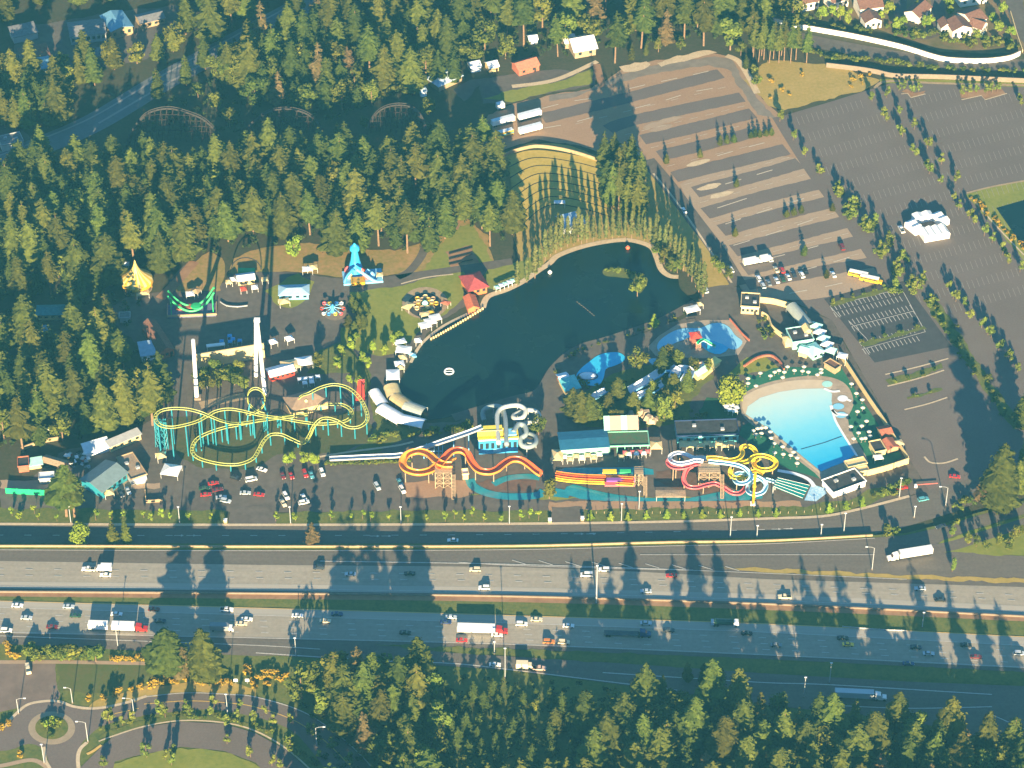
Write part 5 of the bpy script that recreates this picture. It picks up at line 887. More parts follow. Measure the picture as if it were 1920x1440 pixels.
canopy('cream ticket booth roof in front of the tub ride', (797, 596), 4.5, 3, 2.6, CREAM, .3, .6); canopy('tan booth roof left of the tub ride', (765, 580), 4, 5, 2.4, CREAM, -.5, .6); canopy('brown booth roof right of the tub ride', (836, 574), 4, 3, 2.4, BRICK, -.5, .6); canopy('yellow booth roof right of the pond side tub ride', (808, 592), 3, 2.5, 2.4, CANVASY, .4, .6)
# dark swing frames on the plaza
r = thing('loop_frame', 'thin dark hoop ride frame at the foot of the brown slope', 'ride', P(462, 505)); MB().tube([P(462, 505, 0) + Vector((7 * cos(pi * k / 16), 0, 7 * sin(pi * k / 16))) for k in range(17)], .25, 6).build('hoop', DARK, r, True); MB().box(tuple(P(462, 507, .4)), (8, 3, .8)).build('base_deck', GREEN, r, True)
# pond furniture
r = thing('float_ring', 'white float ring lying on the dark pond', 'float', P(842, 697, .12)); MB().tube([Vector((2.1 * cos(k * pi / 8), 2.1 * sin(k * pi / 8), .2)) for k in range(16)], .35, 6, 0, True).build('ring_tube', SHEET, r); MB().beam((-2, 0, .25), (2, 0, .25), .12, 5).build('crossbar', SHEET, r)
for lb, (u, v), m in (('small round white buoy near the pond bank poplars', (1031, 513), WHITE), ('orange red buoy near the pond head', (1177, 467), paint('buoy_orange', (.8, .12, .05)))):
    r = thing('buoy', lb, 'buoy', P(u, v, .12)); MB().lathe([(0, 0), (.8, .2), (1.1, .9), (.7, 1.6), (0, 1.9)], n=12).build('float_body', m, r); MB().beam((0, 0, 1.8), (0, 0, 2.4), .08, 5).build('staff', GREY, r)
r = thing('boat', 'pale blue boat moored at the pond landing', 'boat', P(774, 667, .12), -.7)
def hull(L, w_): return [(-L / 2, -w_ / 2, .1), (L * .25, -w_ / 2, .1), (L / 2, 0, .15), (L * .25, w_ / 2, .1), (-L / 2, w_ / 2, .1), (-L / 2, -w_ * .6, .7), (L * .25, -w_ * .6, .7), (L * .56, 0, .85), (L * .25, w_ * .6, .7), (-L / 2, w_ * .6, .7)]
MB().add(hull(4.5, 1.6), [(0, 1, 6, 5), (1, 2, 7, 6), (2, 3, 8, 7), (3, 4, 9, 8), (4, 0, 5, 9), (5, 6, 7, 8, 9)]).build('hull', SKYB, r); MB().box((-.6, 0, .8), (.5, 1.4, .1)).build('bench', WHITE, r)
r = thing('pond_rope', 'thin float line across the open pond', 'rope', P(1098, 578)); MB().tube([P(1082, 566, .2), P(1098, 578, .2), P(1114, 592, .2)], .05, 5).build('line', FAINT, r, True)
for k in range(9): MB().lathe([(0, -.15), (.18, 0), (0, .15)], c=tuple(P(1082 + 4 * k, 566 + 3.2 * k, .25)), n=8).build('float', TAN, r, True)
for k in range(22):
    u, v = 905 - k * 4.6, 578 + k * 2.9 - (k * .09) ** 2 * 1.2
    r = thing('quay_post', 'short pale bollard along the stone pond quay', 'bollard', P(u, v + 2, .1), 0, 'bollards along the pond quay') if v < 640 else None
    if r: MB().lathe([(.5, 0), (.45, .9), (.3, 1.1), (0, 1.15)], n=8).build('bollard_body', CREAM, r)
# ================================================================ VEHICLES
CARP = {}
PAL = {'white': (.8, .8, .78), 'silver': (.45, .5, .54), 'black': (.015, .015, .018), 'dark': (.03, .04, .06), 'red': (.45, .02, .02), 'darkred': (.16, .015, .02), 'navy': (.02, .04, .14), 'green': (.02, .07, .04), 'orange': (.6, .2, .04), 'yellow': (.75, .5, .05), 'cream': (.7, .6, .4), 'blue': (.1, .25, .45), 'pink': (.6, .4, .3), 'teal': (.1, .35, .4), 'grey': (.2, .22, .24)}
def carpaint(c): return mat('car_paint_' + c, PAL[c], .25, spec=.5)
SH = {  # length, width, profile of body (x, z), cabin (x front base, front top, rear top, rear base), roof height
 'sedan': (4.7, 1.8, [(-2.35, .3), (2.35, .3), (2.35, .65), (1.2, .9), (-1.6, .92), (-2.35, .82)], (1.0, .35, -.9, -1.7), .9, 1.42),
 'suv': (4.8, 1.9, [(-2.4, .35), (2.4, .35), (2.4, .8), (1.3, 1.05), (-2.3, 1.08), (-2.4, .9)], (1.2, .5, -2.0, -2.3), 1.05, 1.8),
 'van': (5.2, 2.0, [(-2.6, .35), (2.6, .35), (2.6, .9), (1.9, 1.15), (-2.55, 1.2), (-2.6, 1.0)], (1.9, 1.0, -2.4, -2.55), 1.15, 2.1),
 'pickup': (5.6, 1.95, [(-2.8, .4), (2.8, .4), (2.8, .85), (1.3, 1.08), (-2.7, 1.08), (-2.8, .9)], (1.2, .6, -.5, -.8), 1.05, 1.8)}
def wheel(root, x, y, rr=.34, w_=.22, name='wheel'):
    q = MB(); n = 10; q.v = [(x + rr * cos(2 * pi * i / n), y + s_ * w_ / 2, rr + rr * sin(2 * pi * i / n)) for s_ in (-1, 1) for i in range(n)]; q.f = [(i, (i + 1) % n, n + (i + 1) % n, n + i) for i in range(n)] + [tuple(range(n - 1, -1, -1)), tuple(range(n, 2 * n))]; q.m = [0] * len(q.f); return q.build(name, DARK, root)
def carproto(kind, colour):
    if (kind, colour) in CARP: return CARP[(kind, colour)]
    L, w_, prof, cab, z0, z1 = SH[kind]; r = thing('car' if kind in ('sedan', 'suv') else kind, '-', 'car'); q = MB(); n = len(prof)
    for s_ in (-1, 1):
        q.v += [(x, s_ * w_ / 2 * (.9 if z < .4 else 1), z) for x, z in prof]
    q.f = [(i, (i + 1) % n, n + (i + 1) % n, n + i) for i in range(n)] + [tuple(range(n - 1, -1, -1)), tuple(range(n, 2 * n))]; q.m = [0] * len(q.f); f0, f1, r1, r0_ = cab; y0, y1 = w_ / 2 * .94, w_ / 2 * .76
    q.add([(f1, -y1, z1 - .05), (f1, y1, z1 - .05), (r1, y1, z1 - .05), (r1, -y1, z1 - .05), (f1 - .08, -y1 + .05, z1), (f1 - .08, y1 - .05, z1), (r1 + .08, y1 - .05, z1), (r1 + .08, -y1 + .05, z1)], [(4, 5, 6, 7), (0, 1, 5, 4), (1, 2, 6, 5), (2, 3, 7, 6), (3, 0, 4, 7)]); q.build('body', carpaint(colour), r)
    MB().add([(f0, -y0, z0 - .05), (f0, y0, z0 - .05), (r0_, y0, z0 - .05), (r0_, -y0, z0 - .05), (f1, -y1, z1 - .05), (f1, y1, z1 - .05), (r1, y1, z1 - .05), (r1, -y1, z1 - .05)], [(0, 1, 5, 4), (1, 2, 6, 5), (2, 3, 7, 6), (3, 0, 4, 7)]).build('windows', GLASS, r)
    if kind == 'pickup': MB().box((-1.75, 0, 1.1), (1.7, 1.6, .05)).build('load_bed', DARK, r)
    for x in (L * .31, -L * .31):
        for y in (-w_ / 2 + .08, w_ / 2 - .08): wheel(r, x, y)
    for y in (-.6, .6): MB().box((L / 2, y, .62), (.06, .4, .16)).build('headlight', SHEET, r)
    CARP[(kind, colour)] = [r, [False]]; return CARP[(kind, colour)]
def heading(u, v, du, dv, z): a, b = P(u, v, z), P(u + du, v + dv, z); d = b - a; return math.atan2(d.y, d.x)
def car(u, v, kind, colour, label, d=(1, .03), z=HZ + .15, group=None):
    o, us = carproto(kind, colour); o = dup(o, us, G(u, v + 2, z), heading(u, v, d[0] * 10, d[1] * 10, z), label, None); o['category'] = {'sedan': 'car', 'suv': 'car', 'van': 'van', 'pickup': 'pickup'}[kind]
    if group: o['group'] = group
    return o
def truck(u, v, label, d=(1, .03), z=HZ + .15, L=14.5, trailer='white', cab='white', w_=2.6, h=2.75, second=0, hood=True, flat=False, name='truck', cat='truck'):
    """u, v: where the middle of the trailer meets the road; the cab leads along d"""
    r = thing(name, label, cat, G(u, v, z), heading(u, v, d[0] * 10, d[1] * 10, z))
    if flat: MB().box((0, 0, 1.15), (L, w_, .3)).build('flatbed', carpaint('dark'), r)
    else:
        MB().box((0, 0, 1.1 + h / 2), (L, w_, h)).build('trailer', carpaint(trailer), r)
        q = MB()
        for x in (-L / 2 + .05, L / 2 - .05): q.box((x, 0, 1.1 + h / 2), (.14, w_ + .08, h + .08))
        q.box((0, 0, 1.05), (L, w_ + .06, .2)); q.build('trailer_frame', GREY, r)
    if second: MB().box((-L / 2 - second / 2 - 1.2, 0, 1.1 + h / 2), (second, w_, h)).build('trailer', carpaint(trailer), r); MB().beam((-L / 2 - 1.4, 0, .9), (-L / 2, 0, .9), .12).build('drawbar', GREY, r)
    x0 = L / 2 + .5; q = MB(); pr = [(x0, .5), (x0 + 4.6 if hood else x0 + 2.3, .5), (x0 + 4.6 if hood else x0 + 2.3, 1.5), (x0 + 2.9 if hood else x0 + 2.3, 1.7 if hood else 2.9), (x0 + 2.2, 2.9), (x0, 3.3)]; n = 6
    for s_ in (-1, 1): q.v += [(x, s_ * 1.15, z_) for x, z_ in pr]
    q.f = [(i, (i + 1) % n, n + (i + 1) % n, n + i) for i in range(n)] + [tuple(range(n - 1, -1, -1)), tuple(range(n, 2 * n))]; q.m = [0] * len(q.f); q.build('cab', carpaint(cab), r)
    MB().add([(x0 + 2.92, -1.0, 1.8), (x0 + 2.92, 1.0, 1.8), (x0 + 2.25, 1.0, 2.8), (x0 + 2.25, -1.0, 2.8)], [(0, 1, 2, 3)]).build('windscreen', GLASS, r)
    MB().box((x0 - .6, 0, .75), (3.4, 1.0, .3)).build('chassis', DARK, r)
    xs = [-L / 2 + 1.0, -L / 2 + 2.2, x0 - .4, x0 + .9, x0 + (3.8 if hood else 1.6)] + ([-L / 2 - second - .2] if second else [])
    for x in xs:
        for y in (-w_ / 2 + .2, w_ / 2 - .2): wheel(r, x, y, .5, .4)
    return r
def boxtruck(u, v, label, d, colour='white', cab=None, L=6.0, z=HZ + .15, name='box_truck', cat='truck'):
    r = thing(name, label, cat, G(u, v, z), heading(u, v, d[0] * 10, d[1] * 10, z)); MB().box((-.9, 0, 1.9), (L - 1.8, 2.4, 2.5)).build('cargo_box', carpaint(colour), r); q = MB(); x0 = L / 2 - 1.7
    pr = [(x0, .4), (x0 + 1.9, .4), (x0 + 1.9, 1.2), (x0 + 1.3, 2.2), (x0, 2.3)]; n = 5
    for s_ in (-1, 1): q.v += [(x, s_ * 1.05, z_) for x, z_ in pr]
    q.f = [(i, (i + 1) % n, n + (i + 1) % n, n + i) for i in range(n)] + [tuple(range(n - 1, -1, -1)), tuple(range(n, 2 * n))]; q.m = [0] * len(q.f); q.build('cab', carpaint(cab or colour), r)
    MB().add([(x0 + 1.86, -.9, 1.32), (x0 + 1.86, .9, 1.32), (x0 + 1.38, .9, 2.12), (x0 + 1.38, -.9, 2.12)], [(0, 1, 2, 3)]).build('windscreen', GLASS, r)
    for x in (-L / 2 + 1.3, L / 2 - 1.0):
        for y in (-1.05, 1.05): wheel(r, x, y, .42, .3)
    return r
LW = (-1, -.022); RW = (1, .03)
# far carriageway, running left
car(166, 1067, 'pickup', 'white', 'white pickup just left of the white box truck', LW); boxtruck(196, 1069, 'tall white box truck on the far carriageway', LW, L=6.4)
car(198, 1078, 'sedan', 'white', 'white car beside the tall white box truck', LW)
for a in ((598, 1064, 'suv', 'dark', 'dark car with long shadow alone on the far carriageway'), (657, 1076, 'sedan', 'silver', 'silver car in the tree shadow on the far carriageway'), (768, 1075, 'sedan', 'black', 'black car in the tree shadow on the far carriageway'), (891, 1068, 'suv', 'cream', 'cream car with long shadow left of the lamp mast'), (1100, 1078, 'van', 'white', 'white van just left of the tall lamp mast'), (1133, 1068, 'suv', 'white', 'white car just right of the tall lamp mast'), (1259, 1079, 'sedan', 'red', 'red car alone in the shade of the far carriageway'), (908, 1102, 'suv', 'white', 'white car closest to the median barrier on the sunlit concrete'), (1211, 1108, 'sedan', 'silver', 'silver car by the median barrier in shade'), (1471, 1119, 'pickup', 'cream', 'cream pickup by the median barrier with tall shadow'), (1725, 1103, 'sedan', 'silver', 'silver car near the right end of the far carriageway'), (1762, 1124, 'sedan', 'black', 'black car by the median barrier at the right')): car(*a, d=LW)
# near carriageway, running right
for a in ((33, 1135, 'sedan', 'white', 'white car on the near carriageway nearest the median at the left'), (50, 1158, 'sedan', 'silver', 'silver blue car in the middle lane at the far left'), (12, 1182, 'suv', 'white', 'white car on the right shoulder lane at the far left'), (129, 1137, 'sedan', 'silver', 'silver car in the first patch of tree shade by the median'), (142, 1154, 'sedan', 'green', 'dark green car in shade near the double trailer truck'), (98, 1175, 'sedan', 'darkred', 'dark red car in shade left of the double trailer truck'), (219, 1151, 'sedan', 'white', 'white car directly above the double trailer truck'), (289, 1142, 'sedan', 'darkred', 'dark red car in shade above the double trailer truck'), (301, 1164, 'sedan', 'dark', 'dark car just ahead of the double trailer truck'), (425, 1143, 'pickup', 'white', 'white pickup near the median above the grey truck'), (463, 1161, 'sedan', 'white', 'white car in the sun right of the grey truck, upper of two'), (453, 1169, 'sedan', 'cream', 'cream car in the sun right of the grey truck, lower of two'), (558, 1154, 'sedan', 'white', 'white car at the left edge of the wide tree shadow'), (610, 1164, 'sedan', 'cream', 'white car inside the wide tree shadow below a dark car'), (632, 1151, 'sedan', 'navy', 'dark blue car inside the wide tree shadow'), (760, 1186, 'sedan', 'black', 'black car inside the wide tree shadow above the fir tops'), (836, 1166, 'sedan', 'navy', 'purple blue car just behind the red cab truck'), (846, 1157, 'sedan', 'silver', 'pale car behind the red cab truck, nearest the median'), (932, 1190, 'sedan', 'white', 'white car alongside the red cab'), (866, 1200, 'sedan', 'red', 'bright red car beneath the red cab truck'), (978, 1170, 'suv', 'white', 'white car in the sun ahead of the red cab truck'), (1006, 1161, 'sedan', 'cream', 'small cream car near the median ahead of the red cab truck'), (1066, 1173, 'sedan', 'white', 'white car at the edge of tree shade ahead of the red cab truck'), (1029, 1203, 'suv', 'orange', 'orange car in the lane next to the ramp'), (1057, 1204, 'suv', 'cream', 'cream car right of the orange car'), (1211, 1168, 'sedan', 'silver', 'silver car in shade above the dark flatbed'), (1254, 1181, 'sedan', 'dark', 'dark car in shade ahead of the dark flatbed'), (1400, 1187, 'sedan', 'black', 'black car below the green tanker'), (1455, 1209, 'sedan', 'grey', 'grey car in shade between tanker and taxi'), (1580, 1196, 'sedan', 'black', 'black car next to the yellow taxi'), (1590, 1208, 'sedan', 'yellow', 'yellow taxi in the shade of the near carriageway'), (1717, 1213, 'sedan', 'dark', 'dark car right of the yellow taxi, upper lane'), (1741, 1225, 'sedan', 'silver', 'silver car right of the yellow taxi'), (1811, 1209, 'sedan', 'black', 'black car near the median at the right'), (1830, 1231, 'sedan', 'darkred', 'dull red car near the right edge'), (1911, 1225, 'suv', 'silver', 'silver car at the right edge of the near carriageway'), (1703, 1244, 'sedan', 'navy', 'dark blue car on the ramp merge lane'), (928, 1246, 'sedan', 'white', 'white car on the lower ramp beside two poles')): car(*a, d=RW)
truck(232, 1181, 'white double trailer truck with red cab', RW, L=9.5, trailer='white', cab='red', second=0); 
o = [x for x in bpy.data.objects if x.name == 'truck'][0]; MB().box((-4.75 - 1.3 - 4.2, 0, 2.47), (8.0, 2.6, 2.75)).build('trailer', carpaint('white'), o)
boxtruck(416, 1181, 'grey box truck in tree shade', RW, 'grey', 'white', L=9.5); truck(893, 1185, 'long white trailer truck with red cab', RW, L=15.5, trailer='white', cab='red'); truck(1165, 1191, 'dark flatbed truck in deep tree shade', RW, L=14, cab='navy', flat=True)
r = thing('tanker_truck', 'green and white tanker in shade near the median', 'truck', G(1358, 1172, HZ + .15), heading(1358, 1172, 10, .3, HZ)); q = MB(); q.tube([(-4.2, 0, 2.1), (-4, 0, 2.1), (3, 0, 2.1), (3.2, 0, 2.1)], 1.2, 12); q.build('tank', carpaint('green'), r); MB().box((4.8, 0, 1.7), (2.2, 2.3, 2.2), 0, 0, .85).build('cab', carpaint('white'), r); MB().box((-4.9, 0, 1.5), (1.2, 2.2, 1.6)).build('hopper', carpaint('silver'), r); MB().box((0, 0, .8), (10, 1.2, .35)).build('chassis', DARK, r)
for x in (-4, -2.8, 4.6):
    for y in (-1, 1): wheel(r, x, y, .5, .35)
truck(1601, 1308, 'big pale trailer truck with white cab on the freeway ramp', (1, .05), L=15.5, trailer='silver', cab='white'); truck(1716, 1042, 'long white truck descending the curved ramp', (-1, .16), L=14.5, trailer='white', cab='white')
boxtruck(983, 1252, 'cream box truck on the lower ramp', RW, 'cream', L=6.6); car(1011, 1253, 'pickup', 'pink', 'pinkish pickup just ahead of the cream box truck', RW)
car(849, 1013, 'sedan', 'white', 'white car alone on the frontage road', LW, .1); car(1731, 936, 'suv', 'teal', 'pale teal car at the park exit junction', (1, -.2), .1); car(1764, 987, 'sedan', 'dark', 'dark car on the curved ramp above the long white truck', (-1, .3))
# parked in the gravel lot
NW_ = (-.55, -1)
for i, (u, v, k, c, lb) in enumerate(((1443, 484, 'pickup', 'silver', 'silver pickup alone above the parked car group'), (1455, 505, 'sedan', 'cream', 'cream car left of the bright red parked car'), (1466, 506, 'suv', 'red', 'bright red car in the gravel lot group'), (1456, 525, 'sedan', 'white', 'white car below the bright red parked car'), (1467, 522, 'sedan', 'green', 'dark green car below the bright red parked car'), (1478, 519, 'sedan', 'white', 'white car in the middle of the gravel lot group'), (1488, 514, 'sedan', 'dark', 'dark car in the middle of the gravel lot group'), (1503, 515, 'suv', 'white', 'white car at the right end of the gravel lot group'), (1510, 508, 'sedan', 'black', 'black car at the right end of the gravel lot group'), (1422, 522, 'suv', 'white', 'white car at the left end of the gravel lot group, upper'), (1430, 535, 'suv', 'silver', 'silver car at the left end of the gravel lot group, lower'), (1441, 530, 'sedan', 'grey', 'grey car at the left end of the gravel lot group, inner'), (1562, 514, 'sedan', 'white', 'white car parked alone left of the school buses'), (1578, 463, 'van', 'darkred', 'dark red van parked alone on a gravel row'), (1690, 430, 'pickup', 'white', 'white pickup beside the square of white tents'), (1370, 505, 'suv', 'white', 'white car at the kerb northeast of the pond'), (1322, 543, 'van', 'silver', 'silver van behind the pond trees'), (1912, 772, 'sedan', 'white', 'white car at the lot exit by the right edge'), (1282, 394, 'sedan', 'white', 'white car on the lane beside the poplar meadow'))): car(u, v, k, c, lb, NW_, .1)
for lb, u, v, L in (('white motorhome in the gravel lot, larger of two', 1409, 494, 8.5), ('white motorhome in the gravel lot, smaller of two', 1436, 489, 6)): boxtruck(u, v, lb, (1, -.2), L=L, z=.1, name='motorhome', cat='motorhome')
def bus(u, v, label):
    r = thing('school_bus', label, 'bus', P(u, v, .1), heading(u, v, 10, 2.2, 0)); YB = mat('bus_yellow', (.78, .45, .02), .35, var=.04, scale=1); MB().box((-.6, 0, 1.65), (9.4, 2.4, 2.3), 0, 0, .97).build('body', YB, r); MB().box((4.9, 0, 1.1), (1.7, 2.1, 1.2), 0, 0, .9).build('hood', YB, r); MB().box((-.6, 0, 2.9), (9.1, 2.1, .25), 0, 0, .95).build('roof', WHITE, r)
    for y in (-1.2, 1.2): MB().box((-.6, y, 2.15), (8.6, .06, .7)).build('windows', GLASS, r); MB().box((-.6, y, 1.5), (9.2, .05, .12)).build('stripe', DARK, r)
    MB().box((4.12, 0, 2.2), (.06, 1.9, .8)).build('windscreen', GLASS, r)
    for x in (-3, 4.6):
        for y in (-1.05, 1.05): wheel(r, x, y, .5, .35)
    return r
bus(1611, 519, 'yellow school bus with white roof, farther of two'); bus(1632, 528, 'yellow school bus with white roof, nearer of two')
def trailer(u, v, label, L, colour, stripe=None):
    r = thing('cargo_trailer', label, 'trailer', P(u, v, .1), heading(u, v, 10, -2.6, 0)); MB().box((0, 0, 2.3), (L, 2.6, 2.7)).build('trailer_body', colour, r); MB().box((0, 0, 3.72), (L - .2, 2.4, .12)).build('roof_panel', ROOFW, r); MB().box((0, 0, .75), (L * .9, .9, .3)).build('chassis', DARK, r)
    if stripe: MB().box((0, -1.31, 2.2), (L, .05, .7)).build('stripe', stripe, r)
    for x in (-L / 2 + 1, -L / 2 + 2.1):
        for y in (-1.1, 1.1): wheel(r, x, y, .48, .35)
    for y in (-.9, .9): MB().beam((L / 2 - 1.5, y, 0), (L / 2 - 1.5, y, .9), .1).build('landing_leg', GREY, r)
trailer(943, 232, 'white cargo trailer at upper left of the trailer park', 12.5, WHITE); trailer(993, 221, 'white cargo trailer at upper right of the trailer park', 12.5, WHITE); trailer(994, 247, 'white cargo trailer with dark roof slot at lower right', 12.5, WHITE); trailer(942, 257, 'yellow and teal cargo trailer at lower left of the trailer park', 11.5, CANVASY, TEAL); trailer(938, 204, 'small white trailer behind the trailer park', 4, WHITE)
# parked around the park yard
for i, (u, v, k, c, lb, d) in enumerate(((442, 896, 'suv', 'black', 'black car left of the white van by the coaster lawn', (1, .3)), (471, 899, 'van', 'white', 'white van on the lane below the coaster lawn', (1, -.2)), (400, 906, 'sedan', 'red', 'red car at the top of the yard car cluster', (1, -.15)), (383, 915, 'sedan', 'green', 'dark green car at the left of the yard car cluster', (1, -.1)), (408, 918, 'sedan', 'darkred', 'dark red car in the middle of the yard car cluster', (1, -.2)), (386, 927, 'sedan', 'red', 'bright red car at the lower left of the yard car cluster', (1, -.1)), (415, 932, 'sedan', 'silver', 'silver car in the lower yard car cluster, upper', (1, -.1)), (423, 939, 'suv', 'silver', 'silver car in the lower yard car cluster, lower', (1, .2)), (460, 924, 'sedan', 'silver', 'silver car alone between the yard cluster and a red car', (1, 0)), (486, 927, 'sedan', 'red', 'red car on the driveway lane', (1, .1)), (491, 880, 'sedan', 'white', 'white car at the lower corner of the coaster lawn', (1, .3)), (530, 891, 'sedan', 'darkred', 'dark red car, leftmost in the row under the hedge', (.4, 1)), (546, 891, 'sedan', 'red', 'red car, second in the row under the hedge', (.4, 1)), (572, 888, 'suv', 'red', 'red car, middle of the row under the hedge', (.4, 1)), (584, 890, 'sedan', 'teal', 'teal car in the row under the hedge', (.4, 1)), (604, 886, 'suv', 'white', 'white car, last in the row under the hedge', (.4, 1)), (536, 930, 'suv', 'white', 'white car at the upper left of the driveway tree', (.6, 1)), (531, 943, 'sedan', 'cream', 'cream car at the lower left of the driveway tree', (.6, 1)), (570, 933, 'sedan', 'white', 'white car at the upper right of the driveway tree', (.6, 1)), (570, 942, 'suv', 'white', 'white car at the lower right of the driveway tree', (1, -.2)), (707, 912, 'suv', 'silver', 'silver car alone on the shaded back lot', (.6, 1)), (754, 918, 'suv', 'white', 'white car beside the gravel patch of the orange flume', (.6, 1)), (750, 904, 'sedan', 'teal', 'teal car above the white car by the gravel patch', (.6, 1)), (240, 920, 'sedan', 'silver', 'silver car in the shade by the ice blue roofed shop', (.5, 1)), (227, 925, 'sedan', 'dark', 'dark car in the shade by the ice blue roofed shop', (.5, 1)), (53, 1255, 'van', 'cream', 'cream van standing on bare clay below the bank', (.2, 1)), (1690, 914, 'pickup', 'red', 'red pickup at the barrier of the park exit', (1, -.15)), (1790, 893, 'sedan', 'red', 'red car under the tall fir at the park exit', (1, .1)))): car(u, v, k, c, lb, d, HZ + .05 if v > 1100 else .1)
r = thing('exit_barrier', 'long red and white barrier arm at the park exit', 'barrier', P(1735, 912)); MB().beam(P(1718, 909, 1.0), P(1758, 906, 1.0), .2, 5).build('arm', RED, r, True); MB().box(tuple(P(1717, 911, .6)), (1.2, 1.2, 1.2)).build('cabinet', WHITE, r, True)
# ================================================================ POLES
def lamp(u, v, top, label, group, z, arm=None, r_=.16, name='street_lamp'):
    """a lamp post from its foot at (u, v) up to the pixel row top; arm = side reach in metres"""
    p = G(u, v, z); k = (p - Vector((0, -D, H))).length; h = (v - top) / (F / k * cos(math.asin((H - z) / k))); r = thing(name, label, 'lamp', p, 0, group)
    MB().beam((0, 0, 0), (0, 0, h), r_, 6, 0, r_ * .7).build('post', GREY, r); MB().lathe([(r_ * 2, 0), (r_ * 2, .4), (0, .45)], n=8).build('base', CONC, r)
    a = arm or 0
    if a: MB().tube([(0, 0, h - .1), (a * .4, 0, h + .5), (a, 0, h + .7)], .08, 5).build('arm', GREY, r)
    MB().box((a * 1.1, 0, h + (.7 if a else .1)), (1.0, .45, .2)).build('lamp_head', SHEET, r); return r
PG = 'grey post on the verge between frontage road and park'
for u, v, t in ((133, 980, 950), (337, 981, 951), (545, 982, 951), (752, 983, 951), (955, 983, 950), (1165, 977, 945), (1369, 1008, 970), (1582, 998, 963), (1198, 955, 922), (1686, 932, 897), (1539, 1006, 984), (1419, 1008, 986), (1714, 970, 950)): lamp(u, v, t, 'grey lamp post standing along the park side of the frontage road', 'lamp posts along the frontage road', 0, None, .22)
MG = 'lamp posts along the freeway and its ramps'
for u, v, t, a in ((221, 1212, 1178, None), (555, 1231, 1197, None), (927, 1226, 1204, None), (947, 1271, 1217, None), (1507, 1308, 1271, None), (1555, 1281, 1244, None), (1729, 1176, 1149, None), (1635, 1068, 1028, -3), (1773, 948, 915, -3)): lamp(u, v, t, 'grey lamp post standing beside the freeway or its ramps', MG, HZ, a, .2)
lamp(1118, 1131, 1062, 'tall high mast lamp in the freeway median', None, HZ, None, .34, 'high_mast_lamp')
for u, v, t, a in ((35, 1338, 1312, 3), (136, 1318, 1292, -2), (165, 1391, 1356, -3), (83, 1431, 1397, None), (252, 1346, 1312, -3), (427, 1341, 1303, None), (594, 1401, 1366, 3)): lamp(u, v, t, 'pale lamp post around the roundabout and business park road', 'lamp posts of the business park', HZ, a, .2)
for u, v, h in ((488, 970, 0),): pass
for k, (u, v) in enumerate(pp('1031,978 1092,975 423,979')):
    r = thing('stone_pier', ['cream pier at the left side of the east driveway', 'cream pier at the right side of the east driveway', 'cream pier beside the west driveway'][k], 'pier', P(u, v)); MB().box((0, 0, .7), (1.3, 1.3, 1.4)).build('shaft', CREAM, r); MB().box((0, 0, 1.5), (1.6, 1.6, .25)).build('cap', WHITE, r)
r = thing('bank_sign', 'pair of small white signs among the orange broom', 'sign', G(448, 1282, HZ)); 
for x in (-1.2, 3.4): MB().box((x, 0, 2.0), (1.6, .15, 1.5)).build('panel', WHITE, r); MB().beam((x, .1, 0), (x, .1, 1.4), .08).build('post', GREY, r)
r = thing('utility_mast', 'pale mast with a white box in front of the dying fir', 'mast', G(339, 1268, HZ)); MB().beam((0, 0, 0), (0, 0, 7.5), .22, 6).build('post', TAN, r); MB().box((0, -.3, 7.6), (1.3, .8, 1.2)).build('cabinet', WHITE, r)
for k in range(34):
    u = 1103 + k * 15; v = 963 - (0 if u < 1500 else (u - 1500) * .18)
    if u > 1610: break
    q = thing('fence_post', 'thin timber fence post along the dirt strip below the slides', 'fence post', P(u, v), 0, 'fence posts along the dirt strip'); MB().box((0, 0, .6), (.18, .18, 1.2)).build('stake', WOOD, q); MB().box((0, 0, 1.22), (.26, .26, .08)).build('cap', WOOD, q)
# ================================================================ TREES AND PLANTS
def fol(name, a, b, rnd=1.0): return mat(name, a, 0.85, c2=b, scale=0.45, spec=0.12, rnd=rnd, detail=2)
NEEDLE = fol('fir_needles', (0.042, 0.056, 0.008), (0.094, 0.108, 0.016)); LEAF = fol('broad_leaves', (0.05, 0.072, 0.01), (0.13, 0.15, 0.02))
FRESH = fol('fresh_leaves', (0.11, 0.165, 0.012), (0.21, 0.265, 0.028), .5); POPL = fol('poplar_leaves', (0.05, 0.066, 0.016), (0.115, 0.122, 0.035), .6); RUST = fol('dying_needles', (0.075, 0.06, 0.022), (0.165, 0.115, 0.045), .4)
GOLDL = fol('yellow_green_leaves', (0.16, 0.15, 0.015), (0.27, 0.22, 0.03), .3); BROOM = mat('broom_flowers', (0.46, 0.26, 0.02), .85, c2=(0.15, 0.13, 0.02), scale=.9, spec=.1)
BARK = mat('bark', (0.2, 0.125, 0.075), 0.95, var=0.3, scale=1.2)
def trunk_mb(h, r, lean=0.0, limbs=0, rg=random):
    mb = MB(); mb.beam((0, 0, -.3), (lean * h * .5, 0, h * .5), r, 6, 0, r * .72); mb.beam((lean * h * .5, 0, h * .5), (lean * h, 0, h), r * .72, 6, 0, r * .15)
    for i in range(limbs):
        a = rg.uniform(0, 2 * pi); z0 = h * rg.uniform(.35, .8); L = h * rg.uniform(.12, .25)
        mb.beam((lean * z0, 0, z0), (lean * z0 + L * cos(a), L * sin(a), z0 + L * .8), r * .35, 4, 0, r * .1)
    return mb
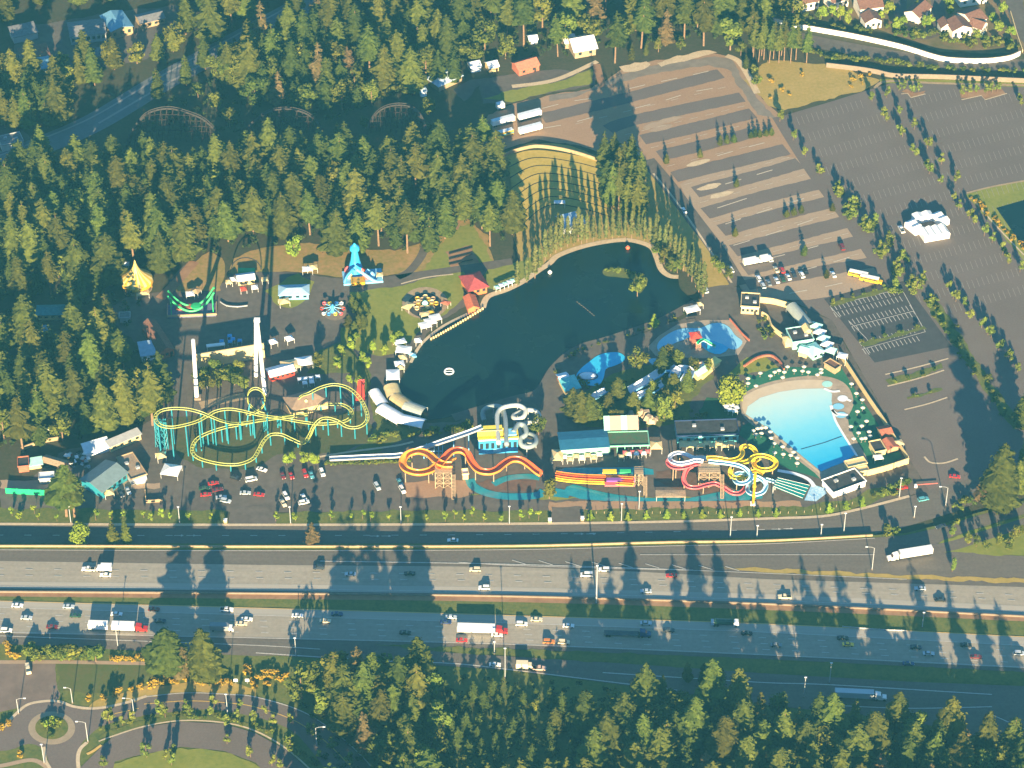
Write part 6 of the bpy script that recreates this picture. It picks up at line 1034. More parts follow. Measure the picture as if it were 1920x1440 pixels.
def conifer_mb(rg, h, r, base, droop=.25, lv=15, full=1.0, ragged=.25):
    mb = MB(); tw = rg.uniform(0, 6)
    bias = rg.uniform(0, 2 * pi)
    for i in range(lv):
        t = (i + rg.uniform(-.3, .3)) / (lv - 1); t = min(.99, max(0, t)); z = h * (base + (1 - base) * t)
        prof = min(1, .55 + 2.6 * t) * (1 - t) ** .52 * full + .03
        nb = max(5, int(10 - 4 * t))
        lev = rg.uniform(1 - ragged, 1 + ragged * .6)
        for k in range(nb):
            if rg.random() < .10: continue
            a = tw + i * 2.1 + 2 * pi * (k + rg.uniform(-.3, .3)) / nb
            L = r * prof * lev * rg.uniform(.7, 1.18) * (1 + .12 * cos(a - bias)); L = max(L, .35)
            zz = z + rg.uniform(-.4, .4); wd = max(.45, L * rg.uniform(.34, .5)); dr = droop * rg.uniform(.6, 1.5)
            ca, sa = cos(a), sin(a)
            def q(x, y, zq): return (x * ca - y * sa, x * sa + y * ca, zz + zq)
            m1 = L * .55
            vs = [q(.05, 0, .1), q(m1, 0, -L * dr * .35), q(L, rg.uniform(-.2, .2), -L * dr * 1.1), q(m1 * .9, wd, -L * dr * .6 - wd * .35), q(m1 * .9, -wd, -L * dr * .6 - wd * .35), q(.1, wd * .3, -.2), q(.1, -wd * .3, -.2), q(L * .85, wd * .65, -L * dr * 1.2), q(L * .85, -wd * .65, -L * dr * 1.2)]
            mb.add(vs, [(0, 1, 3, 5), (1, 0, 6, 4), (1, 2, 7, 3), (2, 1, 4, 8)])
            if L > 1.2:   # twigs that break the outline
                for _ in range(2):
                    x = L * rg.uniform(.5, 1.02); y = wd * rg.uniform(-1.2, 1.2); s_ = rg.uniform(.25, .5); zq = -L * dr * rg.uniform(.3, 1.1)
                    mb.add([q(x - s_, y, zq), q(x, y - s_ * .7, zq - .2), q(x + s_ * 1.3, y, zq - s_), q(x, y + s_ * .7, zq + .1)], [(0, 1, 2, 3)])
    mb.add([(.25, 0, h * .96), (-.15, .2, h * .96), (-.15, -.2, h * .96), (0, 0, h * 1.02)], [(0, 1, 3), (1, 2, 3), (2, 0, 3)])
    return mb
def broad_mb(rg, h, r, base, n=620, leaf=.75, lobes=8, tall=1.0):
    mb = MB(); cz = h * (1 + base) / 2; rz = h * (1 - base) / 2; L = []
    for i in range(lobes):
        a = rg.uniform(0, 2 * pi); t = rg.uniform(-.8, .9); rr = r * .62 * math.sqrt(max(.05, 1 - (t * .8) ** 2)) * rg.uniform(.5, 1.1)
        L.append((rr * cos(a), rr * sin(a), cz + t * rz * .75, r * rg.uniform(.32, .52), rz * rg.uniform(.25, .42)))
    for i in range(n):
        x0, y0, z0, lr, lz = L[rg.randrange(lobes)]
        d = Vector((rg.gauss(0, 1), rg.gauss(0, 1), rg.gauss(0, 1))); d.normalize(); k = rg.uniform(.72, 1.06) if rg.random() < .8 else rg.uniform(.3, .8)
        c = Vector((x0 + d.x * lr * k, y0 + d.y * lr * k, z0 + d.z * lz * k))
        nrm = (d + Vector((rg.gauss(0, .45), rg.gauss(0, .45), rg.gauss(0, .3) + .25))).normalized(); u = nrm.orthogonal().normalized(); u = Matrix.Rotation(rg.uniform(0, 6.28), 3, nrm) @ u; v_ = nrm.cross(u); s_ = leaf * rg.uniform(.5, 1.25)
        mb.add([c - u * s_, c - v_ * s_ * .6 + nrm * .08, c + u * s_ * rg.uniform(.7, 1.1), c + v_ * s_ * .7], [(0, 1, 2, 3)])
    return mb
def spindle_mb(rg, h, r, base, n=420, leaf=.6):
    mb = MB()
    for i in range(n):
        t = rg.random(); z = h * (base + (1 - base) * t); rr = r * min(1, .45 + 2.2 * t) * (1 - t) ** .5 * rg.uniform(.45, 1.12) * (1 + .25 * sin(t * 23 + 1)); a = rg.uniform(0, 2 * pi)
        c = Vector((rr * cos(a), rr * sin(a), z)); nrm = Vector((cos(a) + rg.gauss(0, .4), sin(a) + rg.gauss(0, .4), .35 + rg.gauss(0, .35))).normalized(); u = nrm.orthogonal().normalized(); u = Matrix.Rotation(rg.uniform(0, 6.28), 3, nrm) @ u; v_ = nrm.cross(u); s_ = leaf * rg.uniform(.5, 1.3)
        mb.add([c - u * s_, c - v_ * s_ * .6, c + u * s_, c + v_ * s_ * .7], [(0, 1, 2, 3)])
    return mb
def make_tree(name, crown, trunk, cm, tm=BARK):
    r = thing(name, '-', 'tree'); crown.build('crown', cm, r); trunk.build('trunk', tm, r); return r
PROTO = {}
def proto(kind, i):
    """one prototype of each shape is built on first use; every later one is a copy"""
    if (kind, i) in PROTO: return PROTO[(kind, i)]
    rg = random.Random(hash(kind) % 1 + i * 77 + len(kind) * 13)
    if kind == 'fir':
        h = 26; o = make_tree('conifer_tree', conifer_mb(rg, h, rg.uniform(5.4, 6.8), rg.uniform(.08, .24), rg.uniform(.2, .4), rg.randrange(17, 21)), trunk_mb(h * .96, .42), NEEDLE)
    elif kind == 'pole':
        h = 28; o = make_tree('conifer_tree', conifer_mb(rg, h, rg.uniform(4.2, 5.2), rg.uniform(.36, .5), .3, 14, ragged=.4), trunk_mb(h * .96, .4), NEEDLE)
    elif kind == 'slim':
        h = 18; o = make_tree('small_fir', conifer_mb(rg, h, rg.uniform(3.2, 4.0), .08, .3, 14), trunk_mb(h * .95, .25), NEEDLE)
    elif kind == 'rust':
        h = 22; o = make_tree('dying_fir', conifer_mb(rg, h, 4.4, .2, .3, 14, ragged=.4), trunk_mb(h * .96, .35), RUST)
    elif kind == 'broad':
        h = 15; o = make_tree('broadleaf_tree', broad_mb(rg, h, rg.uniform(5.2, 6.4), .12, 760, .85, 10), trunk_mb(h * .7, .35, 0, 4, rg), LEAF)
    elif kind == 'bright':
        h = 9; o = make_tree('broadleaf_tree', broad_mb(rg, h, 4.4, .05, 950, .62, 10), trunk_mb(h * .7, .25, 0, 3, rg), FRESH)
    elif kind == 'globe':
        h = 13; o = make_tree('broadleaf_tree', broad_mb(rg, h, 6.0, .03, 2400, .7, 26), trunk_mb(h * .6, .3, 0, 3, rg), FRESH)
    elif kind == 'young':
        h = 6; o = make_tree('young_tree', broad_mb(rg, h, rg.uniform(1.7, 2.2), .22, 240, .42, 5), trunk_mb(h * .75, .11, 0, 2, rg), FRESH)
    elif kind == 'street':
        h = 7; o = make_tree('street_tree', broad_mb(rg, h, rg.uniform(1.9, 2.5), .14, 330, .45, 6), trunk_mb(h * .85, .12), fol('street_leaves', (0.08, 0.11, 0.014), (0.16, 0.19, 0.03), .6))
    elif kind == 'cone':
        h = 4.2; o = make_tree('young_conifer', conifer_mb(rg, h, 1.5, .04, .3, 9), trunk_mb(h * .9, .08), FRESH)
    elif kind == 'poplar':
        h = 19; o = make_tree('poplar_tree', spindle_mb(rg, h, rg.uniform(1.5, 2.0), rg.uniform(.1, .24), 430, .62), trunk_mb(h * .92, .25), POPL)
    elif kind == 'gold':
        h = 16; o = make_tree('yellow_tree', spindle_mb(rg, h, 2.8, .04, 620, .65), trunk_mb(h * .9, .25), GOLDL)
    elif kind == 'shrub':
        h = 2.2; o = thing('shrub', '-', 'shrub'); broad_mb(rg, h, 1.6, 0, 130, .42, 4).build('foliage', LEAF, o)
    elif kind == 'hedge':
        h = 2.2; o = thing('hedge_shrub', '-', 'shrub'); broad_mb(rg, h, 1.6, 0, 130, .42, 4).build('foliage', LEAF, o)
    elif kind == 'lotbush':
        h = 2.4; o = thing('planting_bush', '-', 'bush'); broad_mb(rg, h, 2.0, 0, 170, .42, 5).build('foliage', fol('street_leaves', (0.08, 0.11, 0.014), (0.16, 0.19, 0.03), .6), o)
    elif kind == 'broom':
        h = 2.4; o = thing('broom_bush', '-', 'bush'); broad_mb(rg, h, 2.2, 0, 170, .42, 5).build('foliage', BROOM, o)
    PROTO[(kind, i)] = [o, [False]]
    return PROTO[(kind, i)]
NV = {'globe': 1, 'fir': 9, 'pole': 5, 'slim': 4, 'rust': 2, 'broad': 6, 'bright': 3, 'young': 4, 'street': 4, 'cone': 3, 'poplar': 5, 'gold': 1, 'shrub': 4, 'hedge': 4, 'lotbush': 4, 'broom': 4}
RG = random.Random(11); NWROAD = pp('-60,295 0,275 70,250 178,203 305,127 437,57 560,-10 640,-40 660,-5 460,105 320,178 190,250 80,300 0,330 -60,350')
TREES = []
def tree(kind, u, v, label, group=None, z=0.0, sc=1.0, w=None):
    o, used = proto(kind, RG.randrange(NV[kind])); p = G(u, v, z); w = sc if w is None else w
    TREES.append((p.x, p.y))
    o = dup(o, used, p, RG.uniform(0, 6.28), label, None, (w, w, sc))
    if group: o['group'] = group
    elif 'group' in o: del o['group']
    if kind in ('fir', 'pole', 'slim', 'rust', 'broad'): o.rotation_euler = (RG.gauss(0, .02), RG.gauss(0, .02), o.rotation_euler.z)
    return o
def wood(poly, gap, kinds, label, group, z=0.0, sc=(.92, 1.32), cap=999, holes=(), seed=1, wide=1.12):
    """trees scattered at least gap metres apart over a patch traced on the photograph"""
    rg = random.Random(seed); poly = pp(poly); holes = [pp(h) for h in holes]; c = [P(a, b, z) for a, b in poly]
    x0, x1 = min(p.x for p in c), max(p.x for p in c); y0, y1 = min(p.y for p in c), max(p.y for p in c); got = []
    for _ in range(int((x1 - x0) * (y1 - y0) / gap / gap * 14)):
        x, y = rg.uniform(x0, x1), rg.uniform(y0, y1); q = proj((x, y, z))
        if not inside(q, poly) or any(inside(q, h) for h in holes) or inside(q, NWROAD): continue
        if any((x - a) ** 2 + (y - b) ** 2 < gap * gap for a, b in TREES): continue
        got.append(q); TREES.append((x, y))
        if len(got) >= cap: break
    for q in got:
        del TREES[0:0]
        k = rg.choice(kinds); s_ = rg.uniform(*sc); tree(k, q[0], q[1], label[k] if isinstance(label, dict) else label, group[k] if isinstance(group, dict) else group, z, s_, s_ * wide)
    return len(got)
def fb(where, extra=''): return ({'fir': 'dark green fir ' + where, 'pole': 'dark green fir ' + where, 'slim': 'dark green fir ' + where, 'rust': 'brownish dying fir ' + where, 'broad': 'round crowned broadleaf tree ' + where},
                       {'fir': 'firs ' + where, 'pole': 'firs ' + where, 'slim': 'firs ' + where, 'rust': 'dying firs ' + where, 'broad': 'broadleaf trees ' + where})
CNT = {}
# --- single trees one can name first, so that the woods keep clear of them
tree('gold', 343, 326, 'slim yellow green tree standing alone among dark firs of the west wood', sc=.85)
tree('globe', 1370, 756, 'round bright yellow green tree beside the wave pool turf', sc=1.25, w=1.1)
tree('globe', 152, 1019, 'round bright green tree on verge between frontage road and highway', z=0, sc=.82, w=.8)
tree('slim', 212, 1019, 'small dull fir, nearer the round bright green tree, on frontage road verge', sc=.7, w=.85)
tree('slim', 238, 1019, 'small dull fir, farther from the round bright green tree, on frontage road verge', sc=.72, w=.85)
tree('rust', 587, 1022, 'ragged brownish tree on frontage road verge opposite the park driveway', sc=.6, w=.8)
tree('pole', 125, 968, 'big pine with bare trunk by the park back fence', 'pair of big pines by the back fence', sc=1.05, w=1.6); tree('pole', 140, 969, 'big pine with bare trunk by the park back fence', 'pair of big pines by the back fence', sc=.92, w=1.5)
tree('fir', 1866, 950, 'tall broad fir beside the ramp at the park exit', sc=1.4, w=1.9); tree('rust', 1850, 940, 'dull brownish fir leaning against the tall broad fir at the park exit', sc=.9, w=1.4)
tree('broad', 1030, 935, 'rusty green tree between the orange slide and the striped lane slide', sc=.8, w=.75)
tree('broad', 1245, 790, 'yellow green tree above the tan rock mound', sc=1.0, w=.8)
tree('fir', 318, 1265, 'large fir left of the dying fir beside the orange broom', z=HZ, sc=.98, w=1.6); tree('rust', 345, 1266, 'brown dying tree between two large firs beside the orange broom', z=HZ, sc=.72, w=1.2); tree('fir', 385, 1270, 'large pointed fir right of the dying fir beside the orange broom', z=HZ, sc=1.05, w=1.6)
tree('broad', 180, 1240, 'drooping green tree over the shrubs at the highway edge', z=HZ, sc=.65, w=.6)
tree('broad', 1195, 556, 'spreading green tree on the pond island', sc=.75, w=.7)
for k in range(22):
    q = smooth([(1134, 507, 0), (1160, 510, 0), (1188, 514, 0), (1204, 526, 0), (1200, 545, 0)], 6)[RG.randrange(25)]; tree('lotbush', q.x + RG.uniform(-4, 4), q.y + RG.uniform(-2, 2), 'low leafy bush on the pond island', 'low leafy bushes on the pond island', z=.25, sc=RG.uniform(.5, .95))
tree('cone', 1226, 610, 'small bright conical tree at the south shore of the pond', sc=1.6)
for u, v, s_ in ((1090, 790, .7), (1108, 790, .62), (1155, 752, .55), (1240, 700, .6), (1075, 778, .6), (1185, 775, .5), (1140, 778, .5), (1262, 745, .55), (1215, 770, .5), (1290, 735, .5)): tree('fir', u, v, 'fir among the pools behind the mint roofed building', 'firs among the pools behind the mint roofed building', sc=s_, w=s_ * 1.25)
for u, v, s_ in ((1190, 690, .62), (1205, 695, .55), (1160, 745, .5), (1130, 790, .55), (1150, 795, .5), (1275, 690, .6), (1300, 700, .5), (1330, 700, .45), (1225, 740, .5), (1010, 815, .6), (1255, 680, .6), (1265, 770, .6)): tree('broad', u, v, 'leafy tree between the blue pools and the mint roofed building', 'leafy trees between the blue pools and the mint roofed building', sc=s_ * 1.2, w=s_ * 1.15)
for u, v in pp('390,730 415,725 440,722 460,728 385,715 430,712 405,705 450,705 375,725'): tree('broad', u, v, 'dull tree in front of the long cream wall', 'dull trees in front of the long cream wall', sc=RG.uniform(.5, .68), w=.68)
# trees standing on the far bank and in the park
for u, v in pp('1132,345 1140,372 1150,330 1155,360 1165,345 1168,375 1178,350 1182,330 1185,372 1195,390 1200,362 1160,395 1178,402 1190,412 1146,395'): tree('pole' if RG.random() < .4 else 'fir', u, v, 'tall fir in the grove between the terraces and the gravel lot', 'tall firs in the grove between the terraces and the gravel lot', sc=RG.uniform(.8, 1.15), w=RG.uniform(.7, .95))
for u, v in pp('1003,522 988,530 970,538 1012,505 1022,490 1032,481 1042,474 1052,468 1064,463 1046,458 1076,460 1090,458 1100,455 1112,453 1084,452 1124,451 1136,449 1148,447 1160,446 1172,446 1184,447 1196,448 1208,452 1218,456 1228,462 1236,468 1246,474 1256,482 1265,490 1273,498 1281,508 1290,518 1297,528 1304,538 1310,548 1318,556 1205,440 1232,455 1252,470 1275,488 1296,510'):
    tree('poplar', u, v, 'slender pale poplar in the row round the pond head', 'slender poplars in the row round the pond head', sc=RG.uniform(.72, 1.1))
for u, v, s_ in ((1232, 480, .5), (1245, 495, .6), (1258, 508, .6), (1270, 512, .5), (1350, 515, .55), (1365, 525, .5), (1340, 505, .5), (1230, 465, .45)): tree('broad', u, v, 'dense green tree at the northeast corner of the pond', 'dense green trees at the northeast corner of the pond', sc=s_, w=s_)
for u, v in pp('736,648 748,636 700,662 690,690 660,655 668,640 680,680 720,665 640,668 632,690 655,720 672,725'): tree('bright', u, v, 'small rounded tree around the lawn beside the pond walk', 'small rounded trees around the lawn beside the pond walk', sc=RG.uniform(.5, .85), w=RG.uniform(.4, .6))
for u, v in pp('660,575 668,585 676,598 682,612 672,570 684,590 655,612 664,625 672,612'): tree('slim', u, v, 'small ragged conifer on the bank behind the octopus ride', 'small ragged conifers on the bank behind the octopus ride', sc=.4, w=.7)
tree('bright', 552, 480, 'dark bushy tree on the brown slope above the blue roofed pavilion', sc=1.3, w=1.0)
tree('broad', 600, 690, 'brownish tree between the cream tower and the planting beds', sc=.6, w=.65)
# roadside young trees
for u, v in pp('37,975 72,975 107,977 23,967 65,963 180,976 210,974 232,970 270,971 285,977 305,971 320,974 355,977 395,976 517,977 554,977 620,975 657,976 680,973 695,978 730,977 765,978 801,977 835,978 869,978 907,978 940,978 852,973 885,968 975,976 1010,976 992,972'): tree('young', u, v, 'young yellow green tree on the verge along the frontage road', 'young trees on the verge along the frontage road', sc=RG.uniform(.6, 1.0))
for u, v in pp('1107,973 1145,974 1177,974 1212,971 1250,971 1282,971 1316,969 1350,969 1387,967 1421,968 1455,967 1554,959 1586,954 1617,949'): tree('cone', u, v, 'small pointed bright green tree on the verge below the water park', 'small pointed trees on the verge below the water park', sc=RG.uniform(.9, 1.25))
A_ROW = pp('1462,228 1487,263 1510,293 1536,326 1569,356 1590,395 1602,384 1620,425 1642,416 1652,470 1664,452 1680,507 1694,484 1712,540 1730,524 1678,540 1745,568 1575,366 1597,402 1628,434 1658,478 1686,514 1718,548')
for u, v in A_ROW: tree('street', u, v, 'small green tree in the row between gravel lot and asphalt lot', 'small trees in the row between gravel lot and asphalt lot', sc=RG.uniform(.8, 1.2))
for u, v in A_ROW[3:]:
    for _ in range(3): tree('lotbush', u + RG.uniform(-9, 9), v + RG.uniform(-6, 10), 'low bush under the tree row between gravel lot and asphalt lot', 'low bushes under the tree row between gravel lot and asphalt lot', sc=RG.uniform(.7, 1.3))
for u, v in pp('1635,190 1662,183 1657,220 1687,215 1686,250 1714,243 1711,285 1739,278 1736,318 1765,308 1762,345 1792,343 1787,378 1797,393 1817,410 1827,420 1845,443 1860,455 1880,478 1890,495 1912,510 1663,228 1692,257 1717,293 1742,326'): tree('street', u, v, 'small green tree in the double row across the asphalt lot', 'small trees in the double row across the asphalt lot', sc=RG.uniform(.8, 1.2))
for u, v in pp('1777,543 1787,560 1810,575 1817,598 1840,615 1852,628 1872,658 1887,673 1907,698 1792,566 1858,634 1893,680'): tree('street', u, v, 'small green tree on the lower islands of the asphalt lot', 'small trees on the lower islands of the asphalt lot', sc=RG.uniform(.8, 1.15))
for u, v in pp('1685,170 1694,168 1710,175 1722,172 1805,180 1816,178 1832,175 1850,178 1860,176 1870,173 1915,198 1912,190'): tree('street', u, v, 'small green tree along the top edge of the asphalt lot', 'small trees along the top edge of the asphalt lot', sc=RG.uniform(.7, 1.05))
for u, v in pp('1312,295 1350,272 1362,268 1376,265 1408,258 1416,257 1424,256 1436,254 1446,252 1250,305 1381,350 1475,405 1488,402 1502,398 1560,395 1378,442 1508,478 1549,520'): tree('slim', u, v, 'small dark fir on the dividers of the gravel lot', 'small dark firs on the dividers of the gravel lot', sc=RG.uniform(.2, .36), w=.5)
for u, v in pp('1560,568 1580,562 1600,557 1620,552 1640,546 1660,541 1682,534 1616,642 1640,637 1660,632 1690,625 1720,615 1676,718 1700,712 1730,706 1752,695 1716,745 1745,738'): tree('shrub', u, v, 'low shrub in a planting strip of the dark stall lot', 'low shrubs in the planting strips of the dark stall lot', z=.1, sc=RG.uniform(.7, 1.1))
for k in range(34):
    t = k / 33; q = Vector((1742, 566)).lerp(Vector((1895, 790)), t); tree('shrub', q.x + RG.uniform(-12, 12), q.y + RG.uniform(-6, 6), 'shrub on the grass verge beside the lot exit lane', 'shrubs on the grass verge beside the lot exit lane', sc=RG.uniform(.7, 1.3))
for k in range(16):
    t = k / 15; q = Vector((1822, 372)).lerp(Vector((1918, 470)), t); tree('broom', q.x + RG.uniform(-4, 8), q.y, 'flowering bush along the fence of the walled pond field', 'flowering bushes along the fence of the walled pond field', sc=RG.uniform(.5, 1.0))
# broom and shrubs, bottom left
for u, v in pp('18,1225 30,1232 12,1215 48,1226 212,1237 225,1238 240,1237 262,1237 250,1239 168,1313 195,1310 215,1303 222,1298 245,1295 262,1290 285,1285 298,1283 310,1281 322,1280 335,1278 345,1276 375,1282 385,1283 408,1283 420,1281 428,1283 465,1265 470,1280 478,1288 460,1258 485,1275 495,1265 505,1272 515,1262 525,1275 535,1268 500,1285 10,1360 3,1368 40,1418'):
    tree('broom', u, v, 'orange flowering broom bush beside the business park road', 'orange flowering broom bushes beside the business park road', z=HZ, sc=RG.uniform(.7, 1.3))
for k in range(46):
    u = RG.uniform(55, 190); v = 1236 - RG.uniform(0, 14); tree('hedge', u, v, 'bushy green shrub on the bank below the highway', 'bushy green shrubs on the bank below the highway', z=HZ, sc=RG.uniform(1.2, 2.2))
for u, v in pp('300,1338 350,1330 402,1325 450,1325 205,1348 250,1350 310,1345 356,1342 395,1340 445,1345 475,1352 512,1360 498,1338 545,1355 585,1380 622,1405 655,1435 545,1410 510,1436 525,1440 425,1360 426,1395 275,1420 310,1425 322,1435 195,1438 325,1415 470,1420 545,1395 560,1420 600,1420 205,1358 230,1360'): tree('street', u, v, 'slim young tree along the curved business park road', 'slim young trees along the curved business park road', z=HZ, sc=RG.uniform(.7, 1.15))
for k in range(60):
    t = RG.random(); q = smooth([(190, 1372, 0), (260, 1350, 0), (340, 1342, 0), (420, 1347, 0), (490, 1366, 0), (550, 1395, 0), (600, 1440, 0)], 8); i = int(t * (len(q) - 1)); tree('hedge', q[i].x + RG.uniform(-6, 6), q[i].y + RG.uniform(-4, 5), 'low shrub in the bed between the curved road and its car park', 'low shrubs in the bed between the curved road and its car park', z=HZ, sc=RG.uniform(.5, .9))
for k in range(12):
    a = RG.uniform(0, 6.28); rr = RG.uniform(.2, .85); tree('shrub', 97 + 28 * rr * cos(a), 1364 + 19 * rr * sin(a), 'low shrub planted on the roundabout island', 'low shrubs planted on the roundabout island', z=HZ + .2, sc=RG.uniform(.8, 1.2))
for u, v in pp('97,1360 88,1366 112,1362'): tree('young', u, v, 'young tree on the roundabout island', 'young trees on the roundabout island', z=HZ, sc=.8)
for u, v in pp('1655,925 1668,920 1680,918 1648,930 1640,934 1690,912 1700,908 1790,950 1805,948 1820,945 1800,955 1660,930 1675,928 1810,940 1660,1000 1680,1000 1790,985'): tree('shrub', u, v, 'green shrub on the banks of the park exit', 'green shrubs on the banks of the park exit', sc=RG.uniform(1.0, 2.0))
for u, v in pp('538,872 546,868 572,868 586,868 594,870'): tree('bright', u, v, 'bushy green tree at the hedge below the coaster lawn', 'bushy green trees at the hedge below the coaster lawn', sc=RG.uniform(.6, .8), w=.5)
for k in range(40): tree('hedge', 612 + k * 3.9, 871 - k * .08 + RG.uniform(-1, 1), 'yellowish hedge shrub along the foot of the water chute', 'yellowish hedge shrubs along the foot of the water chute', sc=RG.uniform(.6, 1))
for k in range(46):
    q = smooth([(880, 800, 0), (850, 808, 0), (800, 815, 0), (740, 815, 0), (700, 830, 0)], 12); i = RG.randrange(len(q)); tree('shrub', q[i].x + RG.uniform(-6, 6), q[i].y + RG.uniform(-4, 4), 'shrub in the planting between white barrel tents and water chute', 'shrubs in the planting between white barrel tents and water chute', sc=RG.uniform(.8, 1.6))
for k in range(60): tree('shrub', RG.uniform(1065, 1325), RG.uniform(715, 792), 'low shrub under the trees among the blue pools', 'low shrubs under the trees among the blue pools', sc=RG.uniform(.7, 1.4))
for k in range(36):
    q = smooth([(1300, 575, 0), (1240, 604, 0), (1150, 636, 0), (1085, 656, 0), (1040, 700, 0)], 10); i = RG.randrange(len(q)); tree('shrub', q[i].x + RG.uniform(-3, 3), q[i].y + RG.uniform(0, 4), 'small shrub along the south bank of the pond', 'small shrubs along the south bank of the pond', z=.1, sc=RG.uniform(.3, .7))
for k in range(30): a = RG.uniform(0, 6.28); tree('shrub', 1422 + RG.uniform(0, 30), 600 + RG.uniform(0, 40), 'shrub in the bed beside the curving entrance wall', 'shrubs in the bed beside the curving entrance wall', sc=RG.uniform(.5, 1.1)) if k < 14 else None
# --- the woods
A, B = fb('in the west wood behind the carousel')
CNT['west'] = wood('-40,345 150,322 250,318 420,306 640,300 780,312 905,296 932,330 955,400 965,465 915,480 890,440 874,418 848,418 832,468 790,470 770,488 740,478 700,486 640,476 600,468 545,448 450,462 400,465 340,488 292,530 275,500 235,495 212,530 200,560 150,560 60,565 -40,575', 10.6, ['fir'] * 9 + ['pole'] * 3 + ['slim'] * 2 + ['broad'] * 2, A, B, seed=3, sc=(.88, 1.22), wide=1.2, holes=['640,475 690,475 700,540 640,540', '222,500 300,500 305,650 222,650', '30,345 80,345 80,390 30,390'])
A, B = fb('in the southwest wood beside the park yard')
CNT['sw'] = wood('-40,600 20,640 70,665 150,655 215,640 225,700 265,715 320,700 345,745 300,795 235,815 165,832 110,850 30,850 -40,850', 10.6, ['fir'] * 6 + ['pole'] * 4 + ['broad'] * 3, A, B, seed=4, holes=['240,590 345,590 350,752 240,752', '60,600 130,600 130,670 60,670'])
for u, v in pp('197,615 190,600 145,600 150,612 155,560 186,530 205,612 140,590'): tree('slim', u, v, 'fir standing by the shaded service yard west of the carousel', 'firs by the shaded service yard west of the carousel', sc=RG.uniform(.8, 1.15))
A, B = fb('in the north wood beyond the wooden coaster')
CNT['n'] = wood('400,120 420,150 480,200 560,215 700,200 800,172 830,158 870,150 900,120 960,132 1000,125 1050,108 1120,112 1150,125 1200,112 1300,92 1380,98 1440,108 1490,60 1480,-2 400,-2 380,40', 11.6, ['fir'] * 7 + ['pole'] * 3 + ['broad'] * 6 + ['rust'] * 1, A, B, seed=5, holes=['800,130 870,120 880,170 800,170', '1060,80 1125,80 1130,125 1060,125', '960,110 1020,110 1020,145 960,145'])
A, B = fb('in the shaded hollow around the wooden coaster')
CNT['hol'] = wood('300,210 420,160 560,225 760,190 800,200 830,250 760,300 640,290 420,300 330,290', 14, ['broad'] * 4 + ['slim'], A, B, seed=6, sc=(.5, .8), holes=['240,240 340,170 430,240 430,300 240,300', '460,270 520,200 610,260 600,300 470,300', '690,260 740,200 800,230 800,310 700,300'])
A, B = fb('beside the shaded road in the northwest corner')
CNT['nw'] = wood('-40,280 -40,120 20,130 60,150 130,150 200,135 260,125 330,90 400,40 470,-2 -40,-2 -40,60 20,40 70,20 230,0 330,-5 380,20 330,70 250,115 120,140 130,225 60,245 0,260', 11.5, ['fir'] * 6 + ['broad'] * 4, A, B, seed=8, sc=(.8, 1.15))
for u, v in pp('215,130 297,118 325,97 298,188 120,160 105,168 150,155 178,160 60,238 30,242 10,240 90,240 80,305 350,160 385,130'): tree('fir', u, v, 'fir standing along the edge of the shaded northwest road', 'firs along the edge of the shaded northwest road', sc=RG.uniform(.55, .95))
for u, v in pp('405,150 425,158 450,165 470,155 500,165 520,170 440,140 480,140 515,150'): tree('broad', u, v, 'big spreading tree in the clump beside the northwest road', 'big spreading trees in the clump beside the northwest road', sc=RG.uniform(1.0, 1.3))
for u, v in pp('1412,112 1422,116 1432,112 1442,118 1450,110 1460,118 1470,114 1482,118 1492,112 1512,118 1428,104 1465,104'): tree('pole', u, v, 'tall bare trunked fir at the corner of the white noise wall', 'tall bare trunked firs at the corner of the white noise wall', sc=RG.uniform(.8, .95), w=.75)
for k in range(70):
    t = k / 69; q = smooth([(1470, 78, 0), (1550, 108, 0), (1640, 116, 0), (1760, 130, 0), (1930, 138, 0)], 8); i = int(t * (len(q) - 1)); tree('hedge', q[i].x + RG.uniform(-8, 8), q[i].y + RG.uniform(-3, 2), 'hedge shrub between tan wall and the shaded northeast road', 'hedge shrubs between tan wall and the shaded northeast road', sc=RG.uniform(.9, 1.5))
for k in range(60):
    q = (RG.uniform(1500, 1920), 0); v = 40 + (q[0] - 1500) * .13 + RG.uniform(-14, 8); tree('hedge', q[0], min(v, 95), 'green shrub between the white noise wall and the townhouses', 'green shrubs between the white noise wall and the townhouses', sc=RG.uniform(.9, 2.0))
for u, v in pp('1650,38 1665,28 1690,48 1720,20 1735,50 1745,45 1775,15 1780,28 1860,40 1870,60 1895,70 1880,30 1830,70 1680,60 1590,45 1560,30 1540,35 1575,38'): tree('bright', u, v, 'bushy green garden tree among the townhouses', 'bushy green garden trees among the townhouses', sc=RG.uniform(.6, 1.1), w=RG.uniform(.5, .8))
for u, v in pp('1505,142 1600,150 1595,164 1613,144 1615,158 1630,140 1655,140 1480,180 1465,170 1445,155 1445,185'): tree('broom', u, v, 'yellow broom bush on the dry northeast meadow', 'yellow broom bushes on the dry northeast meadow', sc=RG.uniform(.5, 1.0))
A, B = fb('in the bank wood above the gravel lot')
CNT['bank'] = wood('1130,115 1200,98 1320,86 1400,105 1430,180 1415,160 1380,100 1340,92 1240,106 1180,118', 7, ['broad'] * 3 + ['slim'], A, B, seed=9, sc=(.4, .6))
A, B = fb('in the south wood by the curved road')
CNT['s'] = wood('550,1310 570,1270 610,1275 680,1280 750,1290 810,1292 815,1340 830,1400 810,1450 760,1500 700,1440 640,1380 590,1340', 7.2, ['fir'] * 5 + ['broad'] * 6 + ['rust'], A, B, z=HZ, seed=12, sc=(.85, 1.2))
A, B = fb('in the shaded gully of the south wood')
CNT['gul'] = wood('830,1310 960,1320 1080,1340 1080,1480 830,1480', 14, ['fir', 'broad', 'broad'], A, B, z=HZ, seed=13, sc=(.35, .6))
A, B = fb('in the southeast wood below the freeway ramp')
